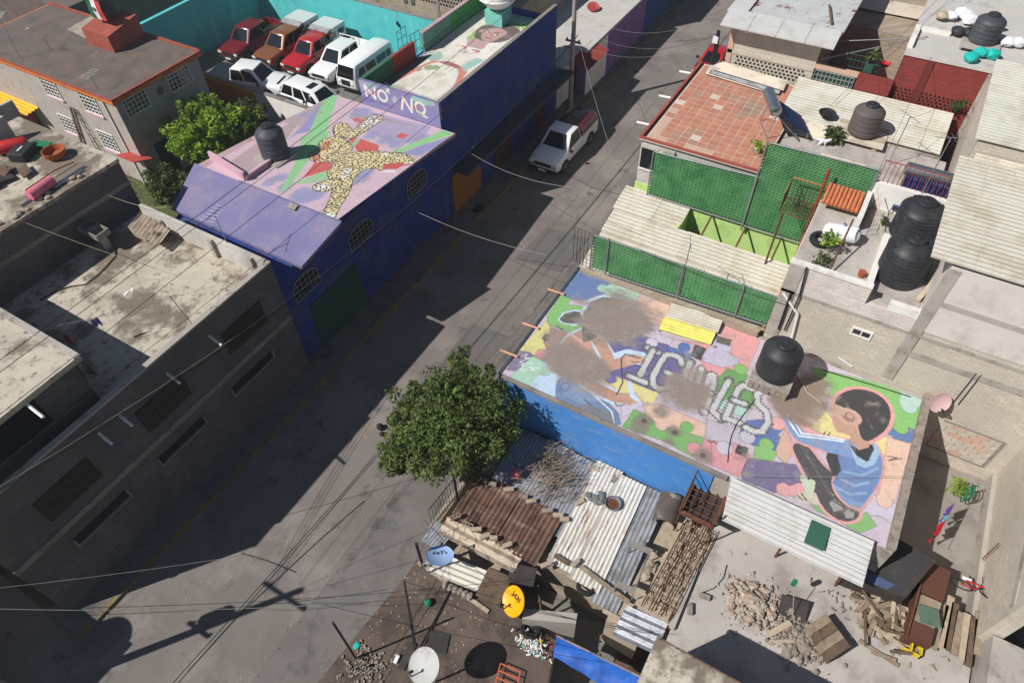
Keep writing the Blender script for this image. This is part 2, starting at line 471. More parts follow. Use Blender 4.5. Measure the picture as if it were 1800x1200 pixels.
surf('tarp_dark', (58, 52, 50), 0.75, 0.15, 1.2, dirt=(76, 66, 62), amt=(0.5, 0.66), dscale=1.5)
surf('grass', (84, 92, 54), 0.95, 0.25, 2.0, dirt=(120, 106, 76), amt=(0.56, 0.66), dscale=1.2)
surf('bark', (104, 88, 72), 0.95, 0.2, 5.0)
surf('twig', (150, 132, 112), 0.9, 0.2, 5.0)
surf('cloth_red', (206, 32, 44), 0.85, 0.1, 4.0, bump=0)
surf('cloth_purple', (110, 70, 160), 0.85, 0.1, 4.0, bump=0)
surf('cloth_cyan', (90, 190, 210), 0.85, 0.1, 4.0, bump=0)
surf('cloth_pink', (206, 110, 130), 0.85, 0.15, 4.0, bump=0)
surf('cloth_white', (222, 220, 222), 0.85, 0.06, 4.0, bump=0)
surf('cloth_lilac', (150, 140, 200), 0.85, 0.06, 4.0, bump=0)
surf('teal_plastic', (30, 176, 166), 0.5, 0.08, 4.0, bump=0)
surf('green_plastic', (30, 120, 84), 0.5, 0.1, 4.0, bump=0)
surf('yellow_plastic', (214, 186, 40), 0.5, 0.08, 4.0, bump=0)
surf('blue_plastic', (44, 84, 170), 0.5, 0.1, 4.0, bump=0)
surf('red_plastic', (186, 40, 40), 0.5, 0.1, 4.0, bump=0)
surf('terra_pot', (160, 86, 60), 0.85, 0.1, 4.0)
surf('dish_grey', (178, 176, 172), 0.55, 0.05, 1.5, dirt=(150, 148, 144), dscale=2.0, bump=0)
surf('dish_yellow', (238, 166, 14), 0.4, 0.04, 1.5, bump=0)
surf('dish_blue', (150, 176, 214), 0.45, 0.05, 1.5, bump=0)
surf('dish_pink', (206, 172, 172), 0.55, 0.05, 1.5, bump=0)
surf('dish_red', (170, 70, 66), 0.55, 0.05, 1.5, bump=0)
surf('print_dark', (40, 40, 48), 0.6, 0.05, 3.0, bump=0)
surf('print_red', (186, 60, 50), 0.7, 0.05, 3.0, bump=0)
glossy('car_white', (232, 232, 230), 0.35, coat=0.6)
glossy('car_red', (176, 24, 30), 0.3, coat=0.8)
glossy('car_dark_red', (112, 18, 26), 0.3, coat=0.8)
glossy('car_copper', (150, 92, 54), 0.3, 0.35, coat=0.7)
glossy('car_black', (22, 22, 24), 0.25, coat=0.8)
glossy('car_maroon', (92, 30, 38), 0.25, coat=0.8)
glossy('camper_grey', (196, 202, 200), 0.4, coat=0.2)
glossy('glass_dark', (18, 22, 26), 0.06, spec=0.8)
glossy('glass_window', (34, 38, 42), 0.12, spec=0.7, var=0.3)
glossy('chrome', (210, 210, 212), 0.18, 1.0)
glossy('lamp_glass', (220, 216, 205), 0.12)
glossy('tail_red', (150, 20, 20), 0.2)
glossy('solar_blue', (36, 48, 88), 0.22, coat=0.7, var=0.2)
glossy('steel', (186, 188, 190), 0.25, 0.9, var=0.1)
glossy('lpg_white', (232, 232, 230), 0.3, coat=0.4)
painted('mural_paint')

# ================================================================ ground and street
struct('ground', MB().poly([(-400, -400, -0.03), (600, -400, -0.03), (600, 600, -0.03), (-400, 600, -0.03)]), 'soil')
# road surface, gently uneven
g = MB()
xs = [-40 + 3.2 * i for i in range(52)]
ys = [10.9, 12.0, 13.2, 14.4, 15.6, 16.95]
rn = random.Random(3)
hh = {(i, j): rn.uniform(-0.006, 0.006) for i in range(52) for j in range(6)}
for i in range(51):
    for j in range(5):
        g.poly([(xs[i], ys[j], hh[i, j]), (xs[i + 1], ys[j], hh[i + 1, j]), (xs[i + 1], ys[j + 1], hh[i + 1, j + 1]), (xs[i], ys[j + 1], hh[i, j + 1])])
g.poly([(-40, 16.95, 0.0), (-1.2, 16.95, 0.0), (-1.2, 60, 0.0), (-40, 60, 0.0)])
road = struct('road', g, 'asphalt')
# cast road patches with open joints
for nm, pts in (('road_patch', [(22.48, 13.65), (25.45, 13.42), (25.79, 10.87), (22.69, 11.1)]), ('road_patch', [(13.0, 11.4), (17.8, 11.2), (17.6, 13.2), (12.8, 13.0)])):
    mbp = MB().prism([(p[0], p[1]) for p in pts][::-1], 0.004, 0.012)
    struct(nm, mbp, surf('patch', (104, 99, 95), 0.92, 0.1, 0.6, dirt=(90, 86, 82)) if 'patch' not in MAT else 'patch')
struct('pavement', bx(-1.2, 90, 17.1, 18.7, -0.02, 0.13), 'pavement')
struct('pavement', bx(-40, 90, 8.0, 10.75, -0.02, 0.12), 'pavement')
k1 = struct('kerb', MB(), 'kerb_yellow') if False else None
kb = MB()
x = -1.2
while x < 80:
    kb.box(x, x + 0.98, 16.95, 17.098, -0.02, 0.125); x += 1.0
struct('kerb', kb, 'kerb_yellow')
kb = MB()
x = -40
while x < 80:
    kb.box(x, x + 0.98, 10.752, 10.9, -0.02, 0.115); x += 1.0
struct('kerb', kb, 'pavement')


def window(parent, face, fix, u0, u1, z0, z1, nu, nz, frame='white_paint', glass='glass_window', depth=0.05, fw=0.05, sill=None, out=-1, recess=0.0):
    """barred window on a wall: face 'x' lies in plane x=fix, 'y' in plane y=fix; out is the side it looks to"""
    m = MB(); a = fix + out * depth; b = fix - out * 0.01 - out * recess
    lo, hi = min(a, b), max(a, b)
    def bar(p0, p1, q0, q1, d=1.0):
        l2 = fix + out * depth * d; l, h = min(l2, b), max(l2, b)
        if face == 'x': m.box(l, h, p0, p1, q0, q1)
        else: m.box(p0, p1, l, h, q0, q1)
    bar(u0, u0 + fw, z0, z1); bar(u1 - fw, u1, z0, z1)
    bar(u0 + fw, u1 - fw, z0, z0 + fw, 0.96); bar(u0 + fw, u1 - fw, z1 - fw, z1, 0.96)
    for i in range(1, nu):
        u = u0 + (u1 - u0) * i / nu; bar(u - 0.018, u + 0.018, z0 + fw, z1 - fw, 0.8)
    for i in range(1, nz):
        z = z0 + (z1 - z0) * i / nz; bar(u0 + fw, u1 - fw, z - 0.018, z + 0.018, 0.7)
    w = m.build('window', frame, parent)
    gl = fix + out * 0.006
    p = MB()
    if face == 'x': p.box(min(gl, b), max(gl, b), u0 + 0.01, u1 - 0.01, z0 + 0.01, z1 - 0.01)
    else: p.box(u0 + 0.01, u1 - 0.01, min(gl, b), max(gl, b), z0 + 0.01, z1 - 0.01)
    p.build('pane', glass, w)
    if sill:
        s = MB(); e = fix + out * (depth + 0.07); l, h = min(e, b), max(e, b)
        if face == 'x': s.box(l, h, u0 - 0.05, u1 + 0.05, z0 - 0.07, z0 - 0.004)
        else: s.box(u0 - 0.05, u1 + 0.05, l, h, z0 - 0.07, z0 - 0.004)
        s.build('sill', sill, w)
    return w


def tinaco(name, loc, r, h, mat, label, group='rooftop water tanks', ribs=4, lid='black_plastic'):
    """roof water tank: ribbed drum, domed shoulder, screw lid"""
    t = thing(name, label, 'water tank', loc, group)
    x, y, z = loc
    pr = [(r * 0.93, 0.0), (r, 0.05)]
    body = h * 0.72
    for i in range(ribs):
        z0 = 0.08 + (body - 0.1) * i / ribs; z1 = 0.08 + (body - 0.1) * (i + 1) / ribs
        pr += [(r, z0), (r, z1 - 0.06), (r * 0.975, z1 - 0.035), (r * 0.975, z1 - 0.015)]
    pr += [(r, body), (r * 0.97, body + 0.05), (r * 0.80, body + h * 0.11), (r * 0.52, body + h * 0.18), (r * 0.45, body + h * 0.2)]
    MB().lathe(loc, pr, 32).build('drum', mat, t)
    zl = z + body + h * 0.195
    MB().lathe((x, y, zl), [(r * 0.44, 0), (r * 0.44, h * 0.05), (r * 0.40, h * 0.07), (r * 0.14, h * 0.085), (r * 0.12, h * 0.1)], 24).build('lid', lid, t)
    MB().tube([(x + r * 0.97, y, z + 0.1), (x + r * 1.12, y, z + 0.1), (x + r * 1.12, y, z - 0.02)], 0.022, 6).build('outlet_pipe', 'pvc_white', t)
    return t


# ================================================================ tall blue building with the portrait roof
T = thing('blue_building', 'tall cobalt blue building with a painted portrait roof and purple lettered end', 'building', (29.6, 20.8, 0))
w = MB()
w.box(23.65, 35.6, 18.36, 23.2, 0, 5.94)
w.box(23.83, 35.6, 18.36, 18.53, 5.94, 6.85)
w.box(35.3, 35.6, 18.53, 23.2, 5.94, 6.2)
w.build('wall', 'blue_wall', T)
MB().box(23.655, 35.602, 18.34, 18.55, 6.852, 6.9).build('coping', 'grey_trim', T)
MB().box(23.83, 26.2, 23.02, 23.2, 5.95, 6.86).build('back_wall', surf('dark_green_paint', (58, 108, 76), 0.85, 0.1, 1.2, dirt=(50, 92, 70)), T)
MB().box(26.2, 28.15, 23.0, 23.18, 5.95, 6.88).build('back_wall', surf('brick_red_paint', (150, 62, 54), 0.85, 0.1, 1.2, dirt=(126, 54, 50)), T)
MB().box(28.98, 31.6, 23.02, 23.2, 5.95, 6.95).build('back_wall', surf('grey_green_paint', (108, 148, 132), 0.85, 0.12, 1.2, dirt=(92, 126, 118)), T)
MB().box(31.6, 40.0, 23.03, 23.2, 5.95, 6.96).build('back_wall', surf('leaf_green_paint', (78, 150, 84), 0.85, 0.1, 1.2, dirt=(66, 128, 76)), T)
MB().box(28.96, 40.0, 23.0, 23.22, 6.96, 7.02).build('wall_cap', 'pink_worn', T)
MB().box(36.0, 40.0, 23.02, 23.2, 0, 5.95).build('rear_leg_wall', 'concrete', T)
led = MB().box(24.2, 36.2, 17.35, 18.36, 2.72, 2.88)
led.build('street_ledge', 'dark_ledge', T)
# street doors of both blue houses
def street_door(parent, x0, x1, z1, mat, slats=True, nm='door'):
    m = MB()
    if slats:
        n = max(2, int((x1 - x0) / 0.16))
        for i in range(n):
            a = x0 + (x1 - x0) * i / n; b = x0 + (x1 - x0) * (i + 1) / n
            m.box(a + 0.01, b - 0.01, 18.31, 18.4, 0.13, z1)
    m.box(x0, x1, 18.33, 18.4, 0.13, z1)
    return m.build(nm, mat, parent)
street_door(T, 28.3, 30.1, 2.5, 'door_brown')
street_door(T, 24.0, 26.75, 2.45, 'door_orange')
street_door(T, 33.0, 34.2, 2.4, 'door_brown')
# white dome water tank on a painted block
D = thing('dome_tank', 'big round white water tank on a teal block at the portrait roof', 'water tank', (33.94, 21.27, 6.0), 'rooftop water tanks')
dx, dy, dz = D.location
MB().box(dx - 0.55, dx + 0.55, dy - 0.55, dy + 0.6, 5.95, 6.75).build('block', surf('teal_paint', (120, 190, 176), 0.85, 0.05, 1.0), D)
bp = [(0.35, 0.0)]
for i in range(1, 13):
    a = math.pi * (i / 13 - 0.5)
    bp.append((1.12 * math.cos(a) * (1.02 if i == 5 else 1), 0.95 + 0.95 * math.sin(a)))
MB().lathe((dx, dy, 6.752), bp + [(0.2, 1.9)], 32).build('tank', 'lpg_white', D)
MB().lathe((dx, dy, 6.75), [(1.10, 0.62), (1.15, 0.66), (1.15, 0.72), (1.10, 0.76)], 32, caps=False).build('seam_band', 'white_paint', D)
# stair rail seen through the gap
S = thing('stair_rail', 'small blue iron stair rail in the gap of the roof wall', 'railing', (28.6, 23.6, 3))
m = MB()
for a, b in (((28.2, 23.3), (29.0, 23.3)), ((28.2, 24.2), (29.0, 24.2))):
    for z in (6.2, 6.65, 7.1): m.tube([(a[0], a[1], z), (b[0], b[1], z)], 0.018, 5)
    for i in range(3):
        x = a[0] + (b[0] - a[0]) * i / 2; m.tube([(x, a[1], 5.4), (x, a[1], 7.1)], 0.018, 5)
for z in (6.2, 7.1): m.tube([(28.2, 23.3, z), (28.2, 24.2, z)], 0.018, 5)
m.build('rail', surf('rail_blue', (60, 120, 140), 0.6), S)

# ================================================================ jaguar roof building
J = thing('blue_building', 'lower cobalt blue building with the jaguar mural roof and purple slope', 'building', (18.5, 21.5, 0))
RX, RZ, RK, PK = 15.0, 6.3, -0.088, 0.34            # ridge, its height and the two slopes
EY = 17.68
w = MB()
w.box(11.95, 23.62, 18.36, 25.0, 0, 5.2)
w.prism([(12.9, 18.4), (15.0, 18.4), (15.0, 25.0), (12.9, 25.0)], 5.2, [5.45, 6.15, 6.15, 5.45])
w.prism([(15.0, 18.4), (23.62, 18.4), (23.62, 25.0), (15.0, 25.0)], 5.2, [6.15, 5.4, 5.4, 6.15])
w.build('wall', 'blue_wall', J)
r = MB()
zf = RZ + RK * (23.6 - RX)
r.prism([(RX, EY + 0.1), (23.6, 17.5), (23.6, 25.1), (RX, 25.6)], [RZ - 0.16, zf - 0.16, zf - 0.16, RZ - 0.16], [RZ - 0.006, zf - 0.006, zf - 0.006, RZ - 0.006])
r.build('roof', 'pink_worn', J)
zp = RZ + PK * (12.8 - RX)
r = MB().prism([(12.78, 17.66), (RX + 0.05, 17.3), (RX + 0.05, 25.75), (12.86, 25.2)], [zp - 0.14, RZ - 0.13, RZ - 0.13, zp - 0.14], [zp, RZ + 0.02, RZ + 0.02, zp])
r.build('purple_slope', 'purple_paint', J)
MB().box(RX + 0.02, RX + 0.09, 17.3, 23.0, RZ - 0.05, RZ + 0.05).build('ridge_curb', 'purple_paint', J)
# low walls round the tank walk
for a, b, h in (((15.25, 22.79), (17.97, 23.0), 0.24), ((15.71, 25.42), (15.25, 22.79), 0.42)):
    a, b = Vector(a), Vector(b); d = (b - a); n = Vector((-d.y, d.x)).normalized() * 0.06
    zz = [RZ + RK * (p.x - RX) for p in (a, b)]
    MB().prism([tuple(a - n), tuple(b - n), tuple(b + n), tuple(a + n)][::1], [zz[0] - 0.05, zz[1] - 0.05, zz[1] - 0.05, zz[0] - 0.05], [zz[0] + h, zz[1] + h, zz[1] + h, zz[0] + h]).build('low_wall', 'pink_paint', J)
# arched barred windows
for x0, x1 in ((12.45, 13.95), (16.05, 17.65), (20.4, 21.95)):
    zs, zc = 3.45, 4.05
    rr = (x1 - x0) / 2; cx = (x0 + x1) / 2
    arc = [(cx + rr * math.cos(math.pi * i / 12), zc + rr * 0.62 * math.sin(math.pi * i / 12)) for i in range(13)]
    pts = [(x0, zs), (x1, zs)] + arc
    m = MB(); m.poly([(p[0], 18.345, p[1]) for p in pts])
    wd = m.build('window', 'dark_interior', J)
    m = MB()
    for i in range(1, 6):
        xx = x0 + (x1 - x0) * i / 6; zt = zc + rr * 0.62 * math.sqrt(max(0, 1 - ((xx - cx) / rr) ** 2)); m.tube([(xx, 18.31, zs), (xx, 18.31, zt)], 0.016, 5)
    for z in (3.65, 3.9, 4.15, 4.4):
        if z <= zc: hw = rr
        else: hw = rr * math.sqrt(max(0, 1 - ((z - zc) / (rr * 0.62)) ** 2))
        m.tube([(cx - hw, 18.3, z), (cx + hw, 18.3, z)], 0.016, 5)
    m.tube([(p[0], 18.31, p[1]) for p in pts + pts[:1]], 0.025, 5)
    m.build('grille', 'galvanised', wd)
street_door(J, 13.0, 16.2, 2.7, 'door_green')
tk = tinaco('water_tank', (17.42, 23.12, 6.21), 0.62, 1.55, 'tank_grey', 'grey water tank standing on the jaguar mural roof')
bx_, by_, bz_ = tk.location
tag(MB().box(bx_ - 0.75, bx_ + 0.75, by_ - 0.75, by_ + 0.75, bz_ - 0.5, bz_ - 0.005).build('tank_plinth', 'concrete'), 'low concrete plinth under the grey tank on the jaguar roof', 'plinth')
one('roof_vent', MB().obox((14.85, 19.72, 6.3), (0.12, 0, 0.04), (0, 0.2, 0), (-0.02, 0, 0.06)), 'concrete', 'small broken vent block on the purple roof slope', 'vent')

# ================================================================ grey house with the bare concrete roof
G = thing('grey_house', 'grey brick house with a bare stained concrete roof terrace', 'building', (5.5, 22, 0))
FY = 18.0
w = MB()
w.box(-0.8, 11.75, FY, 26.4, 0, 5.6)
w.build('wall', 'grey_brick', G)
w = MB()
w.box(-0.8, 11.75, FY, FY + 0.16, 5.6, 6.42)
w.build('front_parapet', 'grey_brick', G)
MB().box(-0.82, 11.77, FY - 0.02, FY + 0.2, 6.422, 6.5).build('coping', 'concrete', G)
MB().poly([(-0.6, FY + 0.16, 5.606), (11.6, FY + 0.16, 5.606), (11.6, 26.1, 5.606), (-0.6, 26.1, 5.606)]).build('roof', 'old_roof', G)
MB().box(11.6, 11.75, FY + 0.2, 25.2, 5.6, 6.55).build('side_parapet', 'white_brick', G)
for y in (18.75, 20.9):
    MB().box(11.46, 11.598, y, y + 0.22, 5.61, 6.5).build('pier', 'concrete', G)
for x0, x1, z0, z1 in ((8.7, 10.65, 4.25, 5.35), (4.76, 6.68, 4.14, 5.24), (0.9, 2.8, 4.14, 5.24)):
    wd = MB().box(x0, x1, FY - 0.03, FY + 0.02, z0, z1).build('window', surf('shutter_red', (62, 44, 44), 0.8) if 'shutter_red' not in MAT else 'shutter_red', G)
    m = MB()
    for i in range(7):
        xx = x0 + (x1 - x0) * i / 6; m.tube([(xx, FY - 0.06, z0), (xx, FY - 0.06, z1)], 0.014, 4)
    for z in (z0, (z0 + z1) / 2, z1): m.tube([(x0, FY - 0.07, z), (x1, FY - 0.07, z)], 0.014, 4)
    m.build('grille', 'dark_iron', wd)
for x0, x1 in ((8.05, 10.25), (4.45, 6.55), (0.9, 2.98)):
    s = MB().box(x0, x1, FY - 0.01, FY + 0.02, 2.42, 2.8).build('slot_window', 'dark_interior', G)
    m = MB(); m.box(x0 - 0.06, x1 + 0.06, FY - 0.09, FY - 0.012, 2.36, 2.42); m.box(x1, x1 + 0.06, FY - 0.09, FY - 0.012, 2.42, 2.84); m.box(x0 - 0.06, x0, FY - 0.09, FY - 0.012, 2.42, 2.84)
    m.build('frame', 'grey_trim', s)
for i, x in enumerate((8.3, 6.35, 4.35, 3.55)):
    MB().tube([(x, FY + 0.05, 5.66), (x - 0.05, FY - 0.62, 5.55)], 0.05, 8).build('drain_pipe', 'pvc_white', G)
MB().box(-0.8, 11.75, FY - 0.05, FY, 3.35, 3.6).build('floor_band', 'grey_trim', G)
# stair room standing on that roof at the left
L5 = thing('roof_room', 'concrete roof room with a stained flat roof standing on the grey house', 'building', (2, 21, 5.61))
MB().box(-0.6, 4.45, 18.95, 26.35, 5.61, 7.75).build('wall', 'grey_brick', L5)
MB().box(-0.75, 4.7, 18.7, 26.4, 7.75, 7.95).build('roof', 'old_roof', L5)
MB().box(4.5, 4.72, 18.7, 26.4, 7.952, 8.0).build('edge_kerb', 'concrete', L5)
MB().box(1.2, 3.0, 18.93, 18.96, 6.4, 7.5).build('window', 'dark_interior', L5)
MB().tube([(2.75, 18.75, 7.72), (2.72, 18.0, 7.6)], 0.05, 8).build('drain_pipe', 'pvc_white', L5)
tinaco('water_tank', (2.0, 23.4, 7.96), 0.62, 1.45, 'black_plastic', 'black water tank on the roof room of the grey house')

# ================================================================ house with the junk on its roof
JH = thing('block_house', 'grey block house behind the bare terrace with junk piled on its roof', 'building', (5, 32, 0))
jy = 26.4
w = MB()
w.box(-6, 12.3, jy, 33.0, 0, 7.85)
w.build('wall', 'grey_brick', JH)
MB().box(-6, 12.34, jy - 0.04, 33.0, 7.85, 8.0).build('roof', 'old_roof', JH)
MB().box(-0.5, 12.3, jy - 0.02, jy, 6.75, 6.95).build('ring_beam', 'grey_trim', JH)

# ================================================================ beige house with orange eaves
B = thing('beige_house', 'beige two storey house with orange eaves and white barred windows', 'building', (20.5, 40, 0))
MB().box(17.61, 23.3, 35.05, 48.5, 0, 5.35).build('wall', 'beige_plaster', B)
MB().box(17.45, 23.6, 34.9, 48.6, 5.352, 5.56).build('eave', 'orange_paint', B)
MB().poly([(17.5, 34.95, 5.566), (23.55, 34.95, 5.566), (23.55, 48.5, 5.566), (17.5, 48.5, 5.566)]).build('roof', 'red_roof_old', B)
e = MB(); e.box(17.45, 23.6, 34.88, 35.02, 5.56, 5.66); e.box(23.48, 23.62, 35.02, 48.6, 5.56, 5.68); e.box(17.43, 17.55, 35.02, 48.6, 5.56, 5.62)
e.build('roof_kerb', 'red_trim', B)
for y0, y1, z0, z1 in ((36.75, 38.2, 4.1, 5.3), (40.15, 41.55, 4.15, 5.3), (36.95, 38.35, 1.7, 2.9), (40.45, 41.85, 1.75, 2.9)):
    window(B, 'x', 17.61, y0, y1, z0, z1, 5, 5, sill='pink_paint')
for x0, x1 in ((17.98, 19.5), (20.95, 22.5)):
    window(B, 'y', 35.05, x0, x1, 4.3, 5.3, 6, 4)
MB().lathe((20.35, 35.04, 4.75), [(0.22, 0), (0.22, 0.03), (0.16, 0.05)], 20, axis=(0, -1, 0)).build('round_vent', surf('vent_brown', (110, 92, 78)), B)
MB().box(18.6, 19.6, 35.0, 35.06, 0, 2.3).build('door', 'dark_interior', B)
MB().obox((17.35, 35.2, 2.2), (0.55, 0, -0.2), (0, 0.75, 0), (0, 0, 0.03)).build('door_canopy', surf('canopy_red', (196, 84, 72), 0.7, 0.1, 1.5), B)
MB().box(17.52, 17.6, 36.0, 36.06, 0, 5.3).build('downpipe', 'pvc_white', B)
# stair tower with tank and flag
ST = thing('roof_box', 'red painted stair box standing on the beige house roof', 'roof room', (21.93, 40.32, 5.6))
sx, sy, sz = ST.location
MB().prism([(sx - 0.8, sy - 1.1), (sx + 1.4, sy - 1.1), (sx + 1.4, sy + 1.2), (sx - 0.8, sy + 1.2)], 5.57, [6.5, 6.9, 6.9, 6.5]).build('wall', 'red_trim', ST)
tinaco('water_tank', (sx + 0.6, sy + 0.45, 6.95), 0.72, 1.6, 'tank_grey', 'grey water tank hung with a flag on the beige house roof')
FL = thing('flag', 'green white and red national flag draped on the grey roof tank', 'flag', (sx - 0.2, sy - 0.2, 7.0))
for i, c in enumerate(((30, 92, 70), (224, 222, 220), (190, 60, 60))):
    nm = 'flag_%d' % i; surf(nm, c, 0.8, 0.05, 3, bump=0)
    pts = []
    fy = [sy + 0.62 - 0.42 * i, sy + 0.62 - 0.42 * (i + 1)]
    m = MB()
    for k in range(5):
        z0 = 8.1 - 0.22 * k; z1 = z0 - 0.22
        o0 = 0.03 * math.sin(k * 1.3 + i); o1 = 0.03 * math.sin(k * 1.3 + 1.3 + i)
        m.poly([(sx - 0.18 + o0, fy[0], z0), (sx - 0.18 + o0, fy[1], z0), (sx - 0.18 + o1, fy[1], z1), (sx - 0.18 + o1, fy[0], z1)])
    m.build('stripe', nm, FL)
MB().lathe((sx - 0.24, sy + 0.0, 7.6), [(0.12, 0), (0.12, 0.015), (0.05, 0.02)], 14, axis=(-1, 0, 0)).build('emblem', 'bark', FL)
one('roof_sheet', MB().sheet((21.57, 44.01, 5.72), (2.31, -0.1, 0.13), (-0.25, -2.32, -0.0), 0.16, 0.03, kind='sine'), 'beige_sheet', 'cream corrugated skylight sheet on the beige house roof', 'roof sheet')

# ================================================================ walled car lot
struct('lot_floor', MB().box(25.6, 37.0, 24.6, 46.0, -0.02, 0.02), 'lot_floor')
LW = thing('lot_wall', 'turquoise wall enclosing the car lot on two sides', 'wall', (36.9, 36, 0))
MB().box(36.9, 37.2, 23.25, 45.3, 0, 3.4).build('wall', 'turquoise', LW)
MB().box(24.0, 36.9, 45.0, 45.3, 0, 3.7).build('side_wall', 'turquoise', LW)
MB().box(36.88, 37.22, 23.25, 45.3, 3.402, 3.45).build('coping', 'grey_trim', LW)
OW = thing('front_wall', 'orange and flaking white boundary wall in front of the parked cars', 'wall', (25.5, 34, 0))
MB().box(25.45, 25.65, 33.9, 39.6, 0, 2.25).build('orange_panel', 'orange_paint', OW)
MB().box(25.44, 25.66, 33.9, 39.6, 2.252, 2.5).build('yellow_band', 'yellow_orange', OW)
MB().box(25.45, 25.65, 25.3, 33.9, 0, 2.5).build('white_panel', 'white_flaky', OW)
MB().box(25.42, 25.68, 25.3, 39.6, 2.502, 2.56).build('coping', 'grey_trim', OW)
MB().box(23.6, 25.45, 39.4, 39.6, 0, 2.5).build('return_wall', 'orange_paint', OW)
# hanging trainers over the back wall
tr = thing('hanging_shoes', 'pair of shoes hanging by their laces on the turquoise wall', 'shoes', (36.8, 31.5, 2.6))
for dy_, dz_ in ((0, 0), (-0.12, -0.12)):
    MB().ico((36.82, 31.4 + dy_, 2.6 + dz_), 0.12, (0.5, 0.6, 1.3), sub=2).build('shoe', 'rubber', tr)
MB().tube([(36.85, 31.36, 3.45), (36.84, 31.36, 2.7)], 0.008, 4).build('lace', 'cable_pale', tr)
# unplastered block building behind the turquoise wall
BB = thing('block_building', 'unplastered brown block building behind the turquoise wall', 'building', (41, 33, 0))
MB().box(37.6, 52, 22.0, 44.0, 0, 5.2).build('wall', 'brown_block', BB)
m = MB()
for i in range(34):
    for j in range(3):
        y = 23.2 + i * 0.24 + 0.12 * (j % 2); m.box(37.57, 37.62, y, y + 0.11, 4.2 + j * 0.26, 4.33 + j * 0.26)
tag(m.build('vent_hole', 'dark_interior', BB), kind='stuff')
for y in (31.0, 30.4): MB().box(37.56, 37.61, y - 0.16, y + 0.16, 3.75, 4.35).build('window', 'glass_window', BB)
for y in (28.2, 33.5): MB().box(37.56, 37.62, y, y + 0.25, 3.4, 5.15).build('pier', 'grey_trim', BB)
struct('ground_patch', MB().box(37.2, 37.6, 22, 44, -0.02, 0.03), 'soil')

# ================================================================ houses further along the left side
WH = thing('white_house', 'low white house with a pale flat roof past the blue building', 'building', (38.5, 20, 0))
MB().box(36.0, 38.3, 18.4, 23.0, 0, 2.9).build('wall', 'white_paint', WH)
MB().box(36.0, 38.5, 18.0, 23.2, 2.9, 3.05).build('roof', 'slab_light', WH)
AW = thing('shop_awning', 'rusty red corrugated awning over the doorway past the pole', 'awning', (38.5, 17.7, 2.8))
MB().sheet((37.0, 18.0, 3.1), (0.0, -1.25, -0.35), (2.9, 0, 0), 0.2, 0.03).build('sheet', surf('red_sheet', (132, 52, 42), 0.6, 0.2, 2.0, dirt=(104, 44, 38), dscale=2.0), AW)
MB().box(37.0, 39.9, 16.8, 16.86, 2.66, 2.7).build('beam', 'dark_iron', AW)
MB().box(38.32, 38.4, 18.3, 18.35, 0, 2.8).build('post', 'dark_iron', AW)
PH = thing('lilac_house', 'house with a pale flat roof and lilac painted street wall', 'building', (44, 20, 0))
MB().box(38.4, 48.0, 17.6, 24.0, 0, 2.95).build('wall', surf('lilac_paint', (124, 98, 148), 0.85, 0.1, 1.5, dirt=(106, 84, 126), dscale=2.0), PH)
MB().box(38.42, 41.5, 17.55, 17.6, 0, 2.9).build('street_panel', 'white_paint', PH)
MB().box(38.38, 48.1, 17.58, 24.1, 2.952, 3.1).build('roof', 'slab_light', PH)
FH = thing('far_house', 'blue painted house furthest up the street on the left', 'building', (56, 20, 0))
MB().box(48.3, 70, 17.8, 26, 0, 5.0).build('wall', surf('far_blue', (48, 78, 136), 0.85, 0.1), FH)
MB().box(48.3, 70, 17.7, 26, 5.0, 5.15).build('roof', 'slab', FH)

# ================================================================ mural building (the lettered roof)
MZ = 4.7
M = thing('mural_building', 'building with bright blue side wall and the large lettered puzzle mural roof', 'building', (15.7, 1.8, 0))
w = MB(); w.box(12.55, 18.9, -4.95, 8.42, 0, MZ - 0.02)
w.build('wall', 'concrete', M)
MB().box(12.5, 12.55, 0.4, 8.3, 0, MZ - 0.05).build('blue_face', 'bright_blue', M)
k = MB(); k.box(12.46, 12.6, 0.0, 8.35, MZ - 0.05, MZ + 0.07); k.build('near_kerb', 'grey_trim', M)
k = MB(); k.box(12.6, 18.9, 8.36, 8.46, MZ - 0.03, MZ + 0.05); k.build('street_kerb', 'dark_ledge', M)
k = MB()
x = 12.6
rn = random.Random(4)
while x < 18.7:
    l = rn.uniform(0.3, 0.45); k.box(x, min(x + l - 0.02, 18.88), -4.97, -4.73, MZ - 0.02, MZ + 0.2 + rn.uniform(-0.015, 0.015)); x += l
k.build('block_kerb', 'stone', M)
k = MB(); k.prism([(18.7, 8.3), (18.9, 8.3), (18.9, 1.0), (18.7, 1.0)][::-1], MZ - 0.02, [MZ + 0.42, MZ + 0.42, MZ + 0.08, MZ + 0.08]); k.build('back_kerb', 'brown_block', M)
for y, dx_ in (((17.19), 0), ((15.12), 0), ((13.55), 0)):
    MB().tube([(y, 8.2, MZ + 0.06), (y + 0.02, 8.95, MZ - 0.02)], 0.045, 8).build('spout', 'pvc_orange', M)
